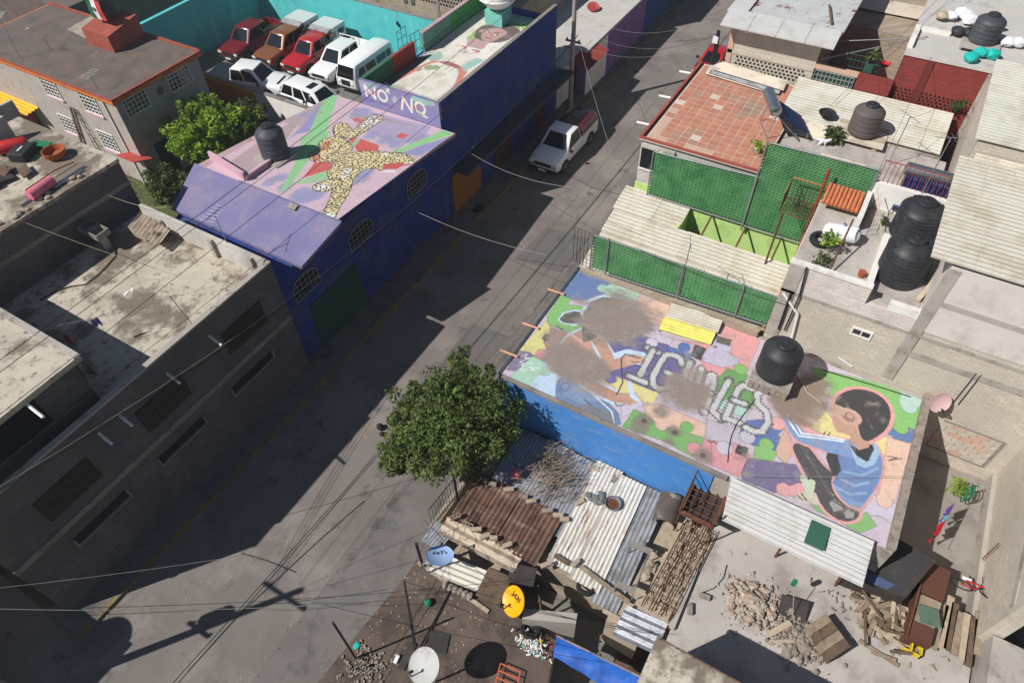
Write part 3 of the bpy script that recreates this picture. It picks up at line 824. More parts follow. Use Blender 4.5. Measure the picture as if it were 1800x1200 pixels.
# hatch sheet over the roof opening
hp = [(18.59, 4.33, 4.95), (18.8, 2.33, 4.95), (17.5, 2.21, 4.8), (17.27, 4.27, 4.8)]
a, b, c, d = [Vector(p) for p in hp]
HS = thing('roof_hatch', 'small yellow and cream corrugated hatch roof on the puzzle mural', 'roof sheet', tuple(d))
MB().sheet(a, (b - a), (d - a) * 0.55, 0.13, 0.022).build('cream_sheet', 'cream_sheet', HS)
MB().sheet(a + (d - a) * 0.5 + Vector((0, 0, -0.03)), (b - a) * 0.97, (d - a) * 0.5, 0.13, 0.022).build('yellow_sheet', surf('pale_yellow', (226, 212, 110), 0.7, 0.06, 1.0, dirt=(198, 182, 100), dscale=2.0), HS)
m = MB()
for p in (a, b, c, d): m.box(p.x - 0.05, p.x + 0.05, p.y - 0.05, p.y + 0.05, MZ, p.z - 0.03)
m.build('post', 'concrete', HS)
tk = tinaco('water_tank', (17.0, -0.05, 5.25), 0.66, 1.5, 'black_plastic', 'black water tank on a brick stand beside the mural letters')
tx, ty, tz = tk.location
PL = thing('tank_stand', 'crumbling brick stand under the black tank on the mural roof', 'plinth', (tx, ty, MZ))
MB().box(tx - 0.68, tx + 0.68, ty - 0.68, ty + 0.68, MZ + 0.42, tz - 0.004).build('slab', 'concrete', PL)
rn = random.Random(9)
for i in range(-3, 4):
    for j in range(3):
        bb = MB().box(tx - 0.66, tx - 0.5, ty + i * 0.19 - 0.088, ty + i * 0.19 + 0.088, MZ + 0.005 + j * 0.14, MZ + 0.135 + j * 0.14)
        if rn.random() < 0.75: bb.build('brick', 'stone', PL)
MB().box(tx - 0.48, tx + 0.64, ty - 0.62, ty + 0.62, MZ, MZ + 0.415).build('core', 'bark', PL)

# ================================================================ corrugated courtyard with the green screens
def slat_fence(label, X, y0, y1, zb, zt, posts, group='green slat screens'):
    """chain-link screen threaded with green slats; zb, zt give heights at y0 and y1"""
    F = thing('screen_fence', label, 'fence', (X, (y0 + y1) / 2, min(zb)), group)
    L = abs(y1 - y0); p = 0.15
    m = MB(); nu = int(L / p)
    for i in range(nu):
        for jj in range(60):
            for odd in (0, 1):
                t = (i + 0.5 + 0.5 * odd) / nu
                y = y0 + (y1 - y0) * t
                b = zb[0] + (zb[1] - zb[0]) * t; h = zt[0] + (zt[1] - zt[0]) * t
                z = b + (jj + 0.5 + 0.5 * odd) * p
                if z > h - 0.02 or t > 1: continue
                s = p * 0.5
                n = len(m.v)
                o = 0.06 * (1 if odd else 0.5)
                m.v += [(X, y - s, z), (X, y, z - s), (X, y + s, z), (X, y, z + s), (X - o, y + 0.02, z + 0.03)]
                for q in ((0, 1, 4), (1, 2, 4), (2, 3, 4), (3, 0, 4)):
                    m.f.append(tuple(n + v for v in q)); m.s.append(False)
    tag(m.build('slats', 'green_slat', F, fix=False), kind='stuff')
    r = MB(); r.tube([(X - 0.04, y0, zt[0]), (X - 0.04, y1, zt[1])], 0.028, 6); r.build('top_rail', 'galvanised', F)
    r = MB(); r.tube([(X - 0.04, y0, zb[0]), (X - 0.04, y1, zb[1])], 0.028, 6); r.build('bottom_rail', 'galvanised', F)
    for t in posts:
        y = y0 + (y1 - y0) * t; b = zb[0] + (zb[1] - zb[0]) * t; h = zt[0] + (zt[1] - zt[0]) * t
        MB().tube([(X - 0.06, y, b - 0.25), (X - 0.06, y, h + 0.06)], 0.035, 8).build('post', 'galvanised', F)
    return F

slat_fence('green slatted screen fence along the far edge of the puzzle mural roof', 19.0, 7.95, 0.42, (4.82, 5.25), (6.6, 6.72), (0, 0.09, 0.49, 0.79, 1))
CY = thing('courtyard_house', 'courtyard house roofed in cream corrugated sheets with a lime green wall', 'building', (21.8, 4.7, 0))
MB().box(18.95, 19.15, 0.9, 8.45, 0, 4.1).build('near_wall', 'concrete', CY)
MB().box(19.15, 24.3, 8.2, 8.42, 0, 3.9).build('street_wall', 'concrete', CY)
MB().box(24.32, 24.5, 0.9, 8.42, 0, 5.45).build('lime_wall', 'lime_wall', CY)
MB().box(19.15, 24.3, 0.85, 1.0, 0, 4.4).build('side_wall', 'lime_wall', CY)
struct('yard_floor', bx(19.15, 24.3, 1.0, 8.2, 0, 0.05), surf('yard_tile', (150, 140, 120), 0.8))
MB().box(22.95, 24.3, 5.75, 5.85, 0.06, 4.9).build('inner_wall', 'lime_wall', CY)
# roof sheets: ribs along y, falling towards the mural
def zc(x): return 5.12 + (x - 24.4) * 0.2
def crow(xa, xb, ya, yb, nm='roof_sheet', mat='cream_sheet', dz=0.0):
    MB().sheet((xa, ya, zc(xa) + dz), (0, yb - ya, 0), (xb - xa, 0, zc(xb) - zc(xa)), 0.2, 0.02).build(nm, mat, CY)
crow(22.9, 24.32, 8.75, 5.72); crow(22.9, 24.32, 8.8, 7.0, dz=0.02)
crow(21.6, 22.98, 8.72, 5.2, dz=-0.012); crow(21.6, 22.98, 5.3, 0.95, dz=0.012)
crow(20.3, 21.7, 8.68, 4.6, dz=-0.03); crow(20.3, 21.7, 4.7, 0.98, dz=-0.008)
crow(19.15, 20.4, 8.7, 3.8, dz=-0.05); crow(19.15, 20.4, 3.9, 0.96, dz=-0.03)
for y in (4.75, 3.25, 1.75):
    MB().obox((23.6, y, zc(23.6) - 0.06), (0.78, 0, 0.16), (0, 0.035, 0), (0, 0, 0.035)).build('beam', 'rust', CY)
MB().box(19.2, 24.25, 0.86, 0.98, 4.42, 4.6).build('side_trim', surf('salmon', (222, 160, 130), 0.8), CY)
# small parapet and side grille on the street side
SG = thing('side_grille', 'plain iron bar grille at the street end of the green screen', 'grille', (19.0, 8.6, 4.7))
m = MB()
for i in range(6): m.tube([(19.0 + 0.02 * i, 8.0 + 0.16 * i, 4.75), (19.0 + 0.02 * i, 8.0 + 0.16 * i, 6.55)], 0.012, 4)
for z in (4.8, 6.0, 6.55): m.tube([(19.0, 8.0, z), (19.1, 8.8, z)], 0.012, 4)
m.build('bars', 'dark_iron', SG)

# ================================================================ house with the terracotta roof
TZ = 7.6
TH = thing('tile_house', 'grey block house with a worn terracotta tile roof on the street corner', 'building', (28, 6, 0))
MB().box(24.52, 31.6, 3.4, 8.35, 0, TZ - 0.05).build('wall', 'white_brick', TH)
MB().box(24.4, 24.52, 6.9, 8.4, 5.2, TZ - 0.25).build('corner_pier', 'white_brick', TH)
MB().box(24.38, 31.65, 3.4, 8.5, TZ - 0.05, TZ).build('roof_slab', 'grout', TH)
wi = MB().box(24.6, 25.55, 8.34, 8.40, 6.2, 7.15).build('window', 'glass_window', TH)
MB().box(24.36, 24.41, 7.5, 8.33, 6.25, 7.2).build('window', 'glass_dark', TH)
f = MB(); f.box(24.33, 24.42, 7.42, 7.5, 6.18, 7.25); f.box(24.33, 24.42, 7.5, 8.36, 6.16, 6.25); f.build('window_frame', 'white_paint', TH)
k = MB(); k.box(24.38, 24.5, 3.4, 8.5, TZ, TZ + 0.07); k.box(24.5, 31.65, 8.4, 8.52, TZ, TZ + 0.09); k.build('red_kerb', 'red_trim', TH)
k = MB(); k.box(24.52, 31.6, 8.3, 8.39, TZ + 0.002, TZ + 0.02); k.build('gutter_line', 'dark_iron', TH)
tile_me = None
rn = random.Random(12)
nx, ny = 18, 12
tw = (31.55 - 24.55) / nx; th_ = (8.25 - 3.45) / ny
protos = []
for mt in ('terracotta', 'terracotta_dark', 'cream_tile'):
    o = MB().box(0, tw - 0.034, 0, th_ - 0.034, 0, 0.009).build('tile', mt); protos.append(o)
first = {0: True, 1: True, 2: True}
for i in range(nx):
    for j in range(ny):
        u = rn.random(); q = 0 if u < 0.68 else 1
        if i == 0 and j in (11, 10, 7, 6, 5): q = 2
        if j == 11 and i in (1, 2, 3, 4, 6): q = 2
        if rn.random() < 0.015: continue
        o = protos[q] if first[q] else protos[q].copy()
        if not first[q]: col.objects.link(o)
        first[q] = False
        o.parent = TH
        o.location = (24.56 + i * tw - 28, 3.46 + j * th_ - 6, TZ + 0.002 + rn.uniform(-0.004, 0.004))
        o.rotation_euler = (rn.uniform(-0.006, 0.006), rn.uniform(-0.006, 0.006), rn.uniform(-0.004, 0.004))
for px in (25.6, 28.1, 30.6):
    MB().tube([(px, 8.45, TZ - 0.05), (px + 0.05, 9.15, TZ - 0.12)], 0.05, 8).build('spout', 'pvc_white', TH)
slat_fence('green slatted screen in front of the terracotta roofed house', 24.2, 7.72, 3.4, (5.15, 5.15), (7.32, 7.55), (0, 1))
slat_fence('taller green slatted screen behind the iron stair landing', 24.15, 3.38, -0.62, (5.15, 5.2), (9.15, 9.25), (0, 1))
# sheets stacked on the tiles
SS = thing('stacked_sheets', 'stack of grey corrugated sheets lying on the terracotta roof', 'roof sheets', (31.17, 6.43, 7.65))
pa, pb, pc = [Vector(p) for p in ((31.77, 7.98, 7.7), (31.42, 4.58, 7.7), (30.63, 7.9, 7.68))]
for i in range(3):
    o_ = Vector((0.05 * i, -0.12 * i, 0.05 * i))
    MB().sheet(pa + o_, pb - pa, (pc - pa) * (1.0 if i < 2 else 0.8), 0.15, 0.02).build('sheet', 'beige_sheet' if i != 1 else 'zinc_sheet', SS)

# solar water heater on the tiles
def solar(label, loc, rz, L, W, tilt, ntub=18):
    t = thing('solar_heater', label, 'solar heater', loc, 'solar water heaters')
    t.rotation_euler = (0, 0, rz)
    m = MB(); sub = t.location.copy()
    def loc_build(mb, nm, mt):
        o = MB.build(mb, nm, mt); o.parent = t; return o
    ca, sa = math.cos(tilt), math.sin(tilt)
    top = Vector((0, 0, 0.25 + L * sa)); dirv = Vector((ca, 0, -sa))
    m = MB()
    for i in range(ntub):
        y = -W / 2 + W * (i + 0.5) / ntub
        m.tube([tuple(top + Vector((0, y, 0))), tuple(top + dirv * L + Vector((0, y, 0)))], W / ntub * 0.42, 8)
    loc_build(m, 'tubes', 'solar_blue')
    nrm = Vector((sa, 0, ca))
    m = MB(); m.obox(top + dirv * L * 0.5 - nrm * 0.06, dirv * (L * 0.5), (0, W / 2, 0), nrm * 0.012); loc_build(m, 'backplate', 'solar_blue')
    m = MB(); m.lathe(tuple(top + Vector((-0.12, -W / 2 - 0.1, 0.12))), [(0.06, -0.03), (0.2, 0), (0.24, 0.03), (0.24, W + 0.17), (0.2, W + 0.2), (0.06, W + 0.22)], 24, axis=(0, 1, 0)); loc_build(m, 'drum', 'steel')
    m = MB()
    for y in (-W / 2, W / 2):
        m.tube([(0, y, 0.25 + L * sa - 0.1), (-0.15, y, 0)], 0.02, 5); m.tube([(0, y, 0.25 + L * sa - 0.1), (L * ca * 0.75, y, 0)], 0.02, 5); m.tube([tuple(top + dirv * L + Vector((0, y, 0))), (L * ca, y, 0)], 0.02, 5)
    m.tube([(-0.15, -W / 2, 0.01), (-0.15, W / 2, 0.01)], 0.02, 5); m.tube([(L * ca * 0.75, -W / 2, 0.01), (L * ca * 0.75, W / 2, 0.01)], 0.02, 5)
    loc_build(m, 'stand', 'galvanised')
    return t
solar('blue tube solar heater with a steel drum on the terracotta roof', (27.5, 4.03, 7.62), rad(-62), 1.75, 1.35, rad(32))

# ================================================================ cream house with the white rimmed roof
WR = thing('cream_house', 'cream brick house with a white rimmed rusted flat roof', 'building', (35.5, 5.5, 0))
MB().box(32.0, 40.0, 3.45, 7.45, 0, 9.7).build('wall', 'tan_brick', WR)
MB().box(31.96, 32.0, 3.45, 7.45, 8.25, 8.42).build('string_course', 'tan_brick', WR)
MB().box(31.96, 31.998, 7.22, 7.47, 0, 9.65).build('pier', 'cream_tile', WR)
m = MB()
rn = random.Random(5)
for i in range(17):
    for j in range(4):
        y = 3.75 + i * 0.19 + 0.09 * (j % 2)
        m.box(31.985, 32.02, y, y + 0.1, 7.62 + j * 0.16, 7.70 + j * 0.16)
tag(m.build('vent_hole', 'dark_interior', WR), kind='stuff')
# upstand rim made of white sheet panels
for i in range(4):
    y0 = 2.85 + i * 1.25
    MB().prism([(31.2, y0), (32.4, y0), (32.4, y0 + 1.23), (31.2, y0 + 1.23)], [9.72, 9.98, 9.98, 9.72], [9.78, 10.05, 10.05, 9.78]).build('rim_panel', 'white_panel', WR)
for i in range(6):
    x0 = 32.42 + i * 1.25
    MB().prism([(x0, 7.0), (x0 + 1.23, 7.0), (x0 + 1.23, 7.95), (x0, 7.95)], [10.0, 10.0, 9.86, 9.86], [10.06, 10.06, 9.92, 9.92]).build('rim_panel', 'white_panel', WR)
MB().box(32.4, 40.2, 2.8, 7.0, 9.72, 9.96).build('roof', 'rusted_roof', WR)
MB().tube([(34.65, 3.96, 10.05), (32.88, 3.43, 10.05)], 0.06, 6).build('roof_batten', 'wood_dark', WR)

# ================================================================ terrace between the houses, maroon house behind
TR = thing('maroon_house', 'maroon brick house with a pale flat roof at the upper right', 'building', (36, -4, 0))
MB().box(32.2, 45, -3.05, 0.15, 0, 9.72).build('wall', 'maroon_brick', TR)
MB().box(32.2, 45, -14, -3.05, 0, 9.72).build('side_block', 'concrete', TR)
MB().box(32.15, 45, -14, 0.2, 9.722, 9.85).build('roof', 'slab_light', TR)
MB().box(32.16, 32.2, -1.05, -0.75, 7.6, 9.7).build('pilaster', surf('dark_maroon', (104, 44, 40), 0.85, 0.1), TR)
m = MB()
for i in range(22):
    for j in range(4):
        y = -2.9 + i * 0.17 + 0.08 * (j % 2); m.box(32.18, 32.21, y, y + 0.08, 7.85 + j * 0.14, 7.92 + j * 0.14)
tag(m.build('vent_hole', 'dark_interior', TR), kind='stuff')
MB().box(31.9, 32.2, 0.15, 1.6, 0, 8.6).build('low_wall', 'maroon_brick', TR)
k = MB(); k.box(32.6, 34.6, 0.0, 0.22, 9.852, 10.02); k.box(34.4, 34.6, -1.2, 0.0, 9.852, 10.0); k.build('roof_kerb', 'white_paint', TR)
CT = thing('court_wall', 'low cream and maroon wall with a barred window below the terrace', 'wall', (32, 2.5, 0))
MB().box(31.95, 32.15, 1.6, 3.44, 0, 7.75).build('wall', 'tan_brick', CT)
MB().box(31.93, 32.2, 1.6, 3.44, 8.45, 8.6).build('lintel', 'cream_tile', CT)
MB().box(32.1, 32.15, 1.6, 3.44, 7.75, 8.45).build('opening', 'dark_interior', CT)
window(CT, 'x', 31.94, 1.66, 3.38, 7.76, 8.44, 10, 3, frame='galvanised', glass='door_green', depth=0.1, fw=0.03)
struct('terrace_floor', bx(32.2, 37.5, 0.2, 3.44, 5.9, 6.0), 'slab')
tag(MB().box(37.5, 44, 0.2, 3.44, 0, 8.2).build('rear_house', 'brown_block'), 'brown block house at the end of the dark court', 'building')
TRL = thing('terrace_rail', 'green iron rail across the dark court at the upper right', 'railing', (32.6, 2.3, 8.3))
m = MB()
for z in (8.65, 8.95, 9.2): m.tube([(32.4, 3.4, z), (32.4, 0.9, z)], 0.015, 5)
for i in range(14): m.tube([(32.4, 3.4 - i * 0.18, 8.6), (32.4, 3.4 - i * 0.18, 9.2)], 0.012, 4)
m.build('bars', 'door_green', TRL)
# cream roof in front of the maroon wall
CR = thing('cream_roof', 'cream corrugated roof between terracotta tiles and the maroon wall', 'roof', (30.3, 0.8, 7.6))
for i, (xa, xb) in enumerate(((28.95, 30.4), (30.35, 31.85))):
    MB().sheet((xa, 3.95, 7.62 + 0.1 * (xa - 28.95) + 0.02 * i), (0, -6.5, 0), (xb - xa, 0, 0.1 * (xb - xa)), 0.2, 0.015).build('sheet', 'pale_sheet', CR)
MB().box(28.9, 31.9, -2.6, 3.38, 7.0, 7.5).build('wall_plate', 'concrete', CR)
tag(MB().box(28.92, 31.88, -2.58, 3.36, 0, 7.0).build('house_block', 'concrete'), 'plain block house under the cream corrugated roof', 'building')
SB = thing('beige_roof', 'beige ribbed roof sheets beside the white cat', 'roof', (27.6, 1.5, 7.5))
MB().sheet((28.95, 3.6, 7.62), (0, -2.2, -0.02), (-1.1, 0, -0.08), 0.3, 0.05).build('sheet', 'beige_sheet', SB)
MB().sheet((26.9, 1.6, 7.55), (0, -1.75, 0), (-1.4, 0, -0.05), 0.36, 0.05).build('sheet', 'beige_sheet', SB)
struct('roof_deck', bx(24.3, 28.9, -2.9, 3.36, 7.25, 7.42), 'slab')
tag(MB().box(24.4, 28.88, -2.85, 3.34, 0, 7.25).build('house_block', 'white_brick'), 'pale block house between the two green screens', 'building')
# big cream roofs on the right
BR = thing('big_roof', 'broad cream corrugated roof at the right edge, further back', 'roof', (29, -6, 10.2))
for i in range(3):
    xa = 26.0 + i * 2.05
    MB().sheet((xa, -3.05, 10.2 + 0.03 * i), (0, -6.5, 0), (2.1, 0, 0.02), 0.22, 0.015).build('sheet', 'pale_sheet', BR)
MB().box(26.1, 32.1, -9.5, -3.2, 0, 10.1).build('wall', 'tan_brick', BR)
BR2 = thing('big_roof', 'broad cream corrugated roof at the right edge, above the tan wall', 'roof', (21.6, -6, 10.2))
for i in range(3):
    xa = 18.85 + i * 1.88
    MB().sheet((xa, -2.72, 10.22 + 0.02 * i), (0, -7.0, 0), (1.93, 0, 0.02), 0.22, 0.016).build('sheet', 'cream_sheet', BR2)
MB().sheet((24.5, -3.3, 9.6), (0, -6.0, 0), (1.5, 0, 0.1), 0.2, 0.015).build('low_sheet', 'beige_sheet', BR2)

# ================================================================ tan building behind the mural, with the terrace
TB = thing('tan_building', 'tall tan brick building behind the mural with a roof terrace', 'building', (22, -3, 0))
MB().box(18.95, 24.3, -3.35, 0.82, 0, 7.2).build('wall', 'tan_brick', TB)
MB().box(18.95, 24.3, -12.0, -3.35, 0, 7.4).build('wall', 'tan_brick', TB)
MB().box(18.93, 24.3, -3.35, 0.84, 7.2, 7.68).build('upper_wall', 'pale_brick', TB)
MB().box(18.94, 19.1, -1.75, 0.84, 7.68, 8.36).build('parapet', 'pale_brick', TB)
MB().box(18.9, 19.12, -1.75, 0.86, 8.362, 8.44).build('coping', 'white_paint', TB)
MB().box(18.92, 24.3, -12.0, -3.35, 7.4, 10.05).build('upper_block', surf('pale_render', (206, 198, 190), 0.92, 0.06, 0.9, dirt=(186, 176, 168), dscale=1.0), TB)
MB().box(18.90, 18.95, -3.65, -3.3, 4.9, 10.0).build('column', 'concrete', TB)
MB().box(18.91, 18.95, -12, 0.82, 7.1, 7.22).build('crack_band', 'concrete', TB)
MB().box(18.91, 18.95, -12, -3.3, 6.2, 6.45).build('ring_beam', 'concrete', TB)
MB().box(18.91, 18.95, -12, -3.65, 8.55, 8.75).build('ring_beam', 'concrete', TB)
MB().box(18.91, 18.95, 0.35, 0.82, 4.9, 8.3).build('corner_pier', 'concrete', TB)
wo = window(TB, 'x', 18.95, -2.42, -1.75, 6.25, 6.62, 2, 1, frame='white_paint', glass='glass_window', depth=0.05, fw=0.06)
# bricked-up opening, block by block
bwv = MB().box(18.92, 18.95, -7.6, -5.75, 2.35, 2.42); bwv.box(18.92, 18.95, -7.68, -7.6, 2.35, 3.95); bwv.box(18.92, 18.95, -7.6, -5.75, 3.88, 3.95)
fr = bwv.build('bricked_opening', 'grey_trim', TB)
rn = random.Random(21)
bo = None
for j in range(7):
    for i in range(5):
        y = -7.58 + i * 0.37 + (0.18 if j % 2 else 0)
        y1 = min(y + 0.35, -5.77)
        if y1 - y < 0.1: continue
        MB().box(18.925 - rn.uniform(0, 0.012), 18.95, y, y1, 2.435 + j * 0.207, 2.435 + j * 0.207 + 0.19).build('block', 'tan_brick' if rn.random() < 0.7 else 'cream_tile', fr)
# terrace floor and inner walls
struct('terrace_floor', bx(19.1, 24.25, -3.3, 0.8, 7.68, 7.72), 'slab')
TW = thing('terrace_walls', 'white painted low walls round the terrace with the gas tank', 'wall', (22, -1.6, 7.7))
MB().box(19.15, 22.3, -1.75, -1.55, 7.725, 8.1).build('dividing_wall', 'white_paint', TW)
MB().box(24.1, 24.3, -3.3, -0.65, 7.725, 8.75).build('back_wall', 'white_paint', TW)
MB().box(22.4, 24.1, -0.72, -0.55, 7.725, 8.35).build('side_wall', 'white_paint', TW)
MB().box(18.95, 19.15, -3.3, -2.4, 7.725, 8.05).build('front_wall', 'white_paint', TW)
struct('yard_floor', bx(10.0, 18.9, -8.1, -4.97, 1.6, 1.72), surf('yard_grey', (146, 138, 130), 0.93, 0.12, 0.8, dirt=(120, 112, 106)))
SW = thing('side_wall', 'tan rendered wall closing the alley on the right', 'wall', (16, -8.3, 0))
MB().box(12.5, 18.9, -8.6, -8.15, 0, 8.2).build('wall', 'tan_brick', SW)
MB().box(12.5, 18.88, -8.15, -8.02, 1.72, 2.3).build('plinth', 'concrete', SW)
MB().obox((15.6, -8.14, 5.1), (2.9, 0, 0.6), (0, 0.012, 0), (0, 0, 0.12)).build('stain_band', 'concrete', SW)
tag(MB().box(5, 12.4, -14, -8.3, 0, 3.2).build('corner_house', 'concrete'), 'low concrete house at the lower right edge', 'building')

# ================================================================ shacks below the blue wall
def sheet_roof(name, label, o, u, v, pitch, amp, mat, kind='sine', group='corrugated shack roofs', nover=1):
    t = thing(name, label, 'roof sheet', o, group)
    o, u, v = Vector(o), Vector(u), Vector(v)
    for i in range(nover):
        MB().sheet(o + v * (i / nover) + Vector((random.uniform(-0.08, 0.08), 0, 0.02 * (i % 2))), u * random.uniform(0.97, 1.03), v * (1.06 / nover), pitch, amp, kind=kind, jitter=0.004).build('sheet', mat, t)
    return t
SK = thing('shack', 'block walled shack under rusty corrugated sheets by the tree', 'building', (10.5, 4.5, 0))
m = MB(); m.box(8.3, 12.45, 1.75, 7.9, 0, 1.85); m.build('wall', 'brown_block', SK)
m = MB(); m.box(6.6, 8.3, 4.95, 7.9, 0, 1.55); m.build('low_wall', 'brown_block', SK)
sheet_roof('roof_sheet', 'grey zinc shack roof under the pile of dry branches', (12.4, 7.3, 2.36), (-3.1, 0, -0.22), (0, -3.1, 0), 0.13, 0.02, 'zinc_sheet', nover=3)
sheet_roof('roof_sheet', 'rusty brown corrugated shack roof ringed with blocks', (9.98, 7.75, 2.27), (-1.95, 0, -0.12), (0, -3.35, 0), 0.17, 0.028, 'rust_sheet', nover=4)
sheet_roof('roof_sheet', 'white rust streaked corrugated shack roof below the blue wall', (12.38, 4.28, 2.42), (-4.2, -0.15, -0.28), (0, -1.9, 0), 0.15, 0.022, 'white_sheet', nover=2)
sheet_roof('roof_sheet', 'bluish zinc strip roof beside the white shack roof', (12.42, 2.42, 2.38), (-4.5, -0.1, -0.28), (0, -0.85, 0), 0.14, 0.02, 'zinc_sheet')
sheet_roof('roof_sheet', 'fat ribbed tan asbestos roof behind the blue dish', (7.98, 7.85, 2.12), (0.1, -3.0, 0), (-0.62, 0, -0.05), 0.3, 0.05, 'asbestos_sheet')
sheet_roof('roof_sheet', 'cream ribbed roof sheet right under the blue dish', (6.95, 7.35, 1.98), (0.25, -1.75, 0), (-0.72, 0.05, -0.06), 0.19, 0.03, 'pale_sheet')
sheet_roof('roof_sheet', 'small grey zinc sheet at the street corner of the shack', (7.75, 8.15, 2.05), (-0.85, 0.1, -0.05), (0, -0.75, 0), 0.12, 0.018, 'zinc_sheet')
one('roof_board', MB().obox((6.78, 5.23, 2.0), (0.5, 0.06, 0.0), (-0.05, 0.42, 0), (0, 0, 0.02)), 'wood_dark', 'brown sheet board lying beside the cream shack roof', 'board')
one('roof_felt', MB().obox((7.55, 4.61, 2.05), (0.3, 0.1, 0.0), (-0.12, 0.42, -0.03), (0, 0, 0.012)), 'tarp_dark', 'dark felt sheet lying behind the yellow dish', 'felt sheet')
# slanting zinc pieces at the court edge
sheet_roof('roof_sheet', 'bright new zinc sheet bridging the dark court', (8.15, 1.25, 2.35), (0.12, -1.32, 0), (-0.95, 0, -0.06), 0.24, 0.035, 'bright_zinc')
# slab with debris
SL = thing('slab_house', 'low house with a dusty bare slab roof heaped with rubble and planks', 'building', (10.5, -4, 0))
MB().box(6.75, 12.45, -8.2, -0.22, 0, 2.3).build('wall', 'concrete', SL)
MB().poly([(6.75, -8.2, 2.306), (12.5, -8.2, 2.306), (12.5, -0.22, 2.306), (6.75, -0.22, 2.306)]).build('roof', 'slab', SL)
PT = thing('near_house', 'concrete house with a bare roof at the bottom edge below the slab', 'building', (6, -4, 0))
MB().box(3.5, 6.7, -9, 0.0, 0, 5.3).build('wall', 'concrete', PT)
MB().box(3.4, 6.74, -9, 0.05, 5.3, 5.42).build('roof', 'old_roof', PT)
m = MB()
for i in range(12): m.tube([(6.68, -0.05 - i * 0.45, 5.4), (6.68, -0.05 - i * 0.45, 5.56)], 0.012, 4)
m.tube([(6.68, 0.0, 5.5), (6.68, -5.2, 5.5)], 0.01, 4)
m.build('starter_bars', 'rust', PT)
# long white sheet roof against the mural wall
wr = thing('white_roof', 'long white ribbed sheet roof against the mural near the boy figure', 'roof', (12.2, -2.3, 4.4))
a = Vector((12.46, -0.1, 5.0)); b = Vector((12.46, -4.35, 5.0)); c = Vector((11.53, -0.34, 3.9)); d = Vector((11.74, -4.0, 3.9))
for i in range(3):
    t0, t1 = i / 3, (i + 1) / 3 + (0.03 if i < 2 else 0)
    MB().sheet(a.lerp(c, t0) + Vector((0, 0, 0.012 * i)), (b - a) * (1 - 0.0 * i), (c - a) * (t1 - t0), 0.16, 0.024, kind='rib').build('sheet', 'white_panel', wr)
m = MB()
for y in (-0.2, -2.3, -4.2): m.tube([(12.1, y, 2.31), (12.1, y, 3.6)], 0.04, 6)
m.build('post', 'rust', wr)
one('glass_pane', MB().obox((12.05, -2.93, 4.68), (0.3, 0.02, 0.2), (0, 0.28, 0), (-0.005, 0, 0.01)), 'door_green', 'dark green glass pane lying on the white ribbed roof', 'glass pane')
# soil-covered flat roof at the street corner
DR = thing('corner_house', 'house with a brown dirty flat roof carrying satellite dishes', 'building', (3.5, 5, 0))
dpts = [(-6, 4.0), (2.0, 2.9), (5.16, 2.37), (6.38, 2.71), (6.41, 3.81), (6.38, 5.0), (6.33, 7.96), (2.7, 8.3), (-6, 9.0)]
MB().prism(dpts, 0, 1.68).build('wall', 'concrete', DR)
MB().prism(dpts, 1.682, 1.74).build('roof', 'soil', DR)
k = MB(); k.prism([(6.0, 5.0), (6.12, 5.0), (6.34, 7.9), (6.22, 7.9)], 1.6, 1.82); k.build('edge_kerb', 'cinder', DR)
struct('court_floor', bx(-6, 8.3, 1.0, 4.8, -0.02, 0.04), 'lot_floor')

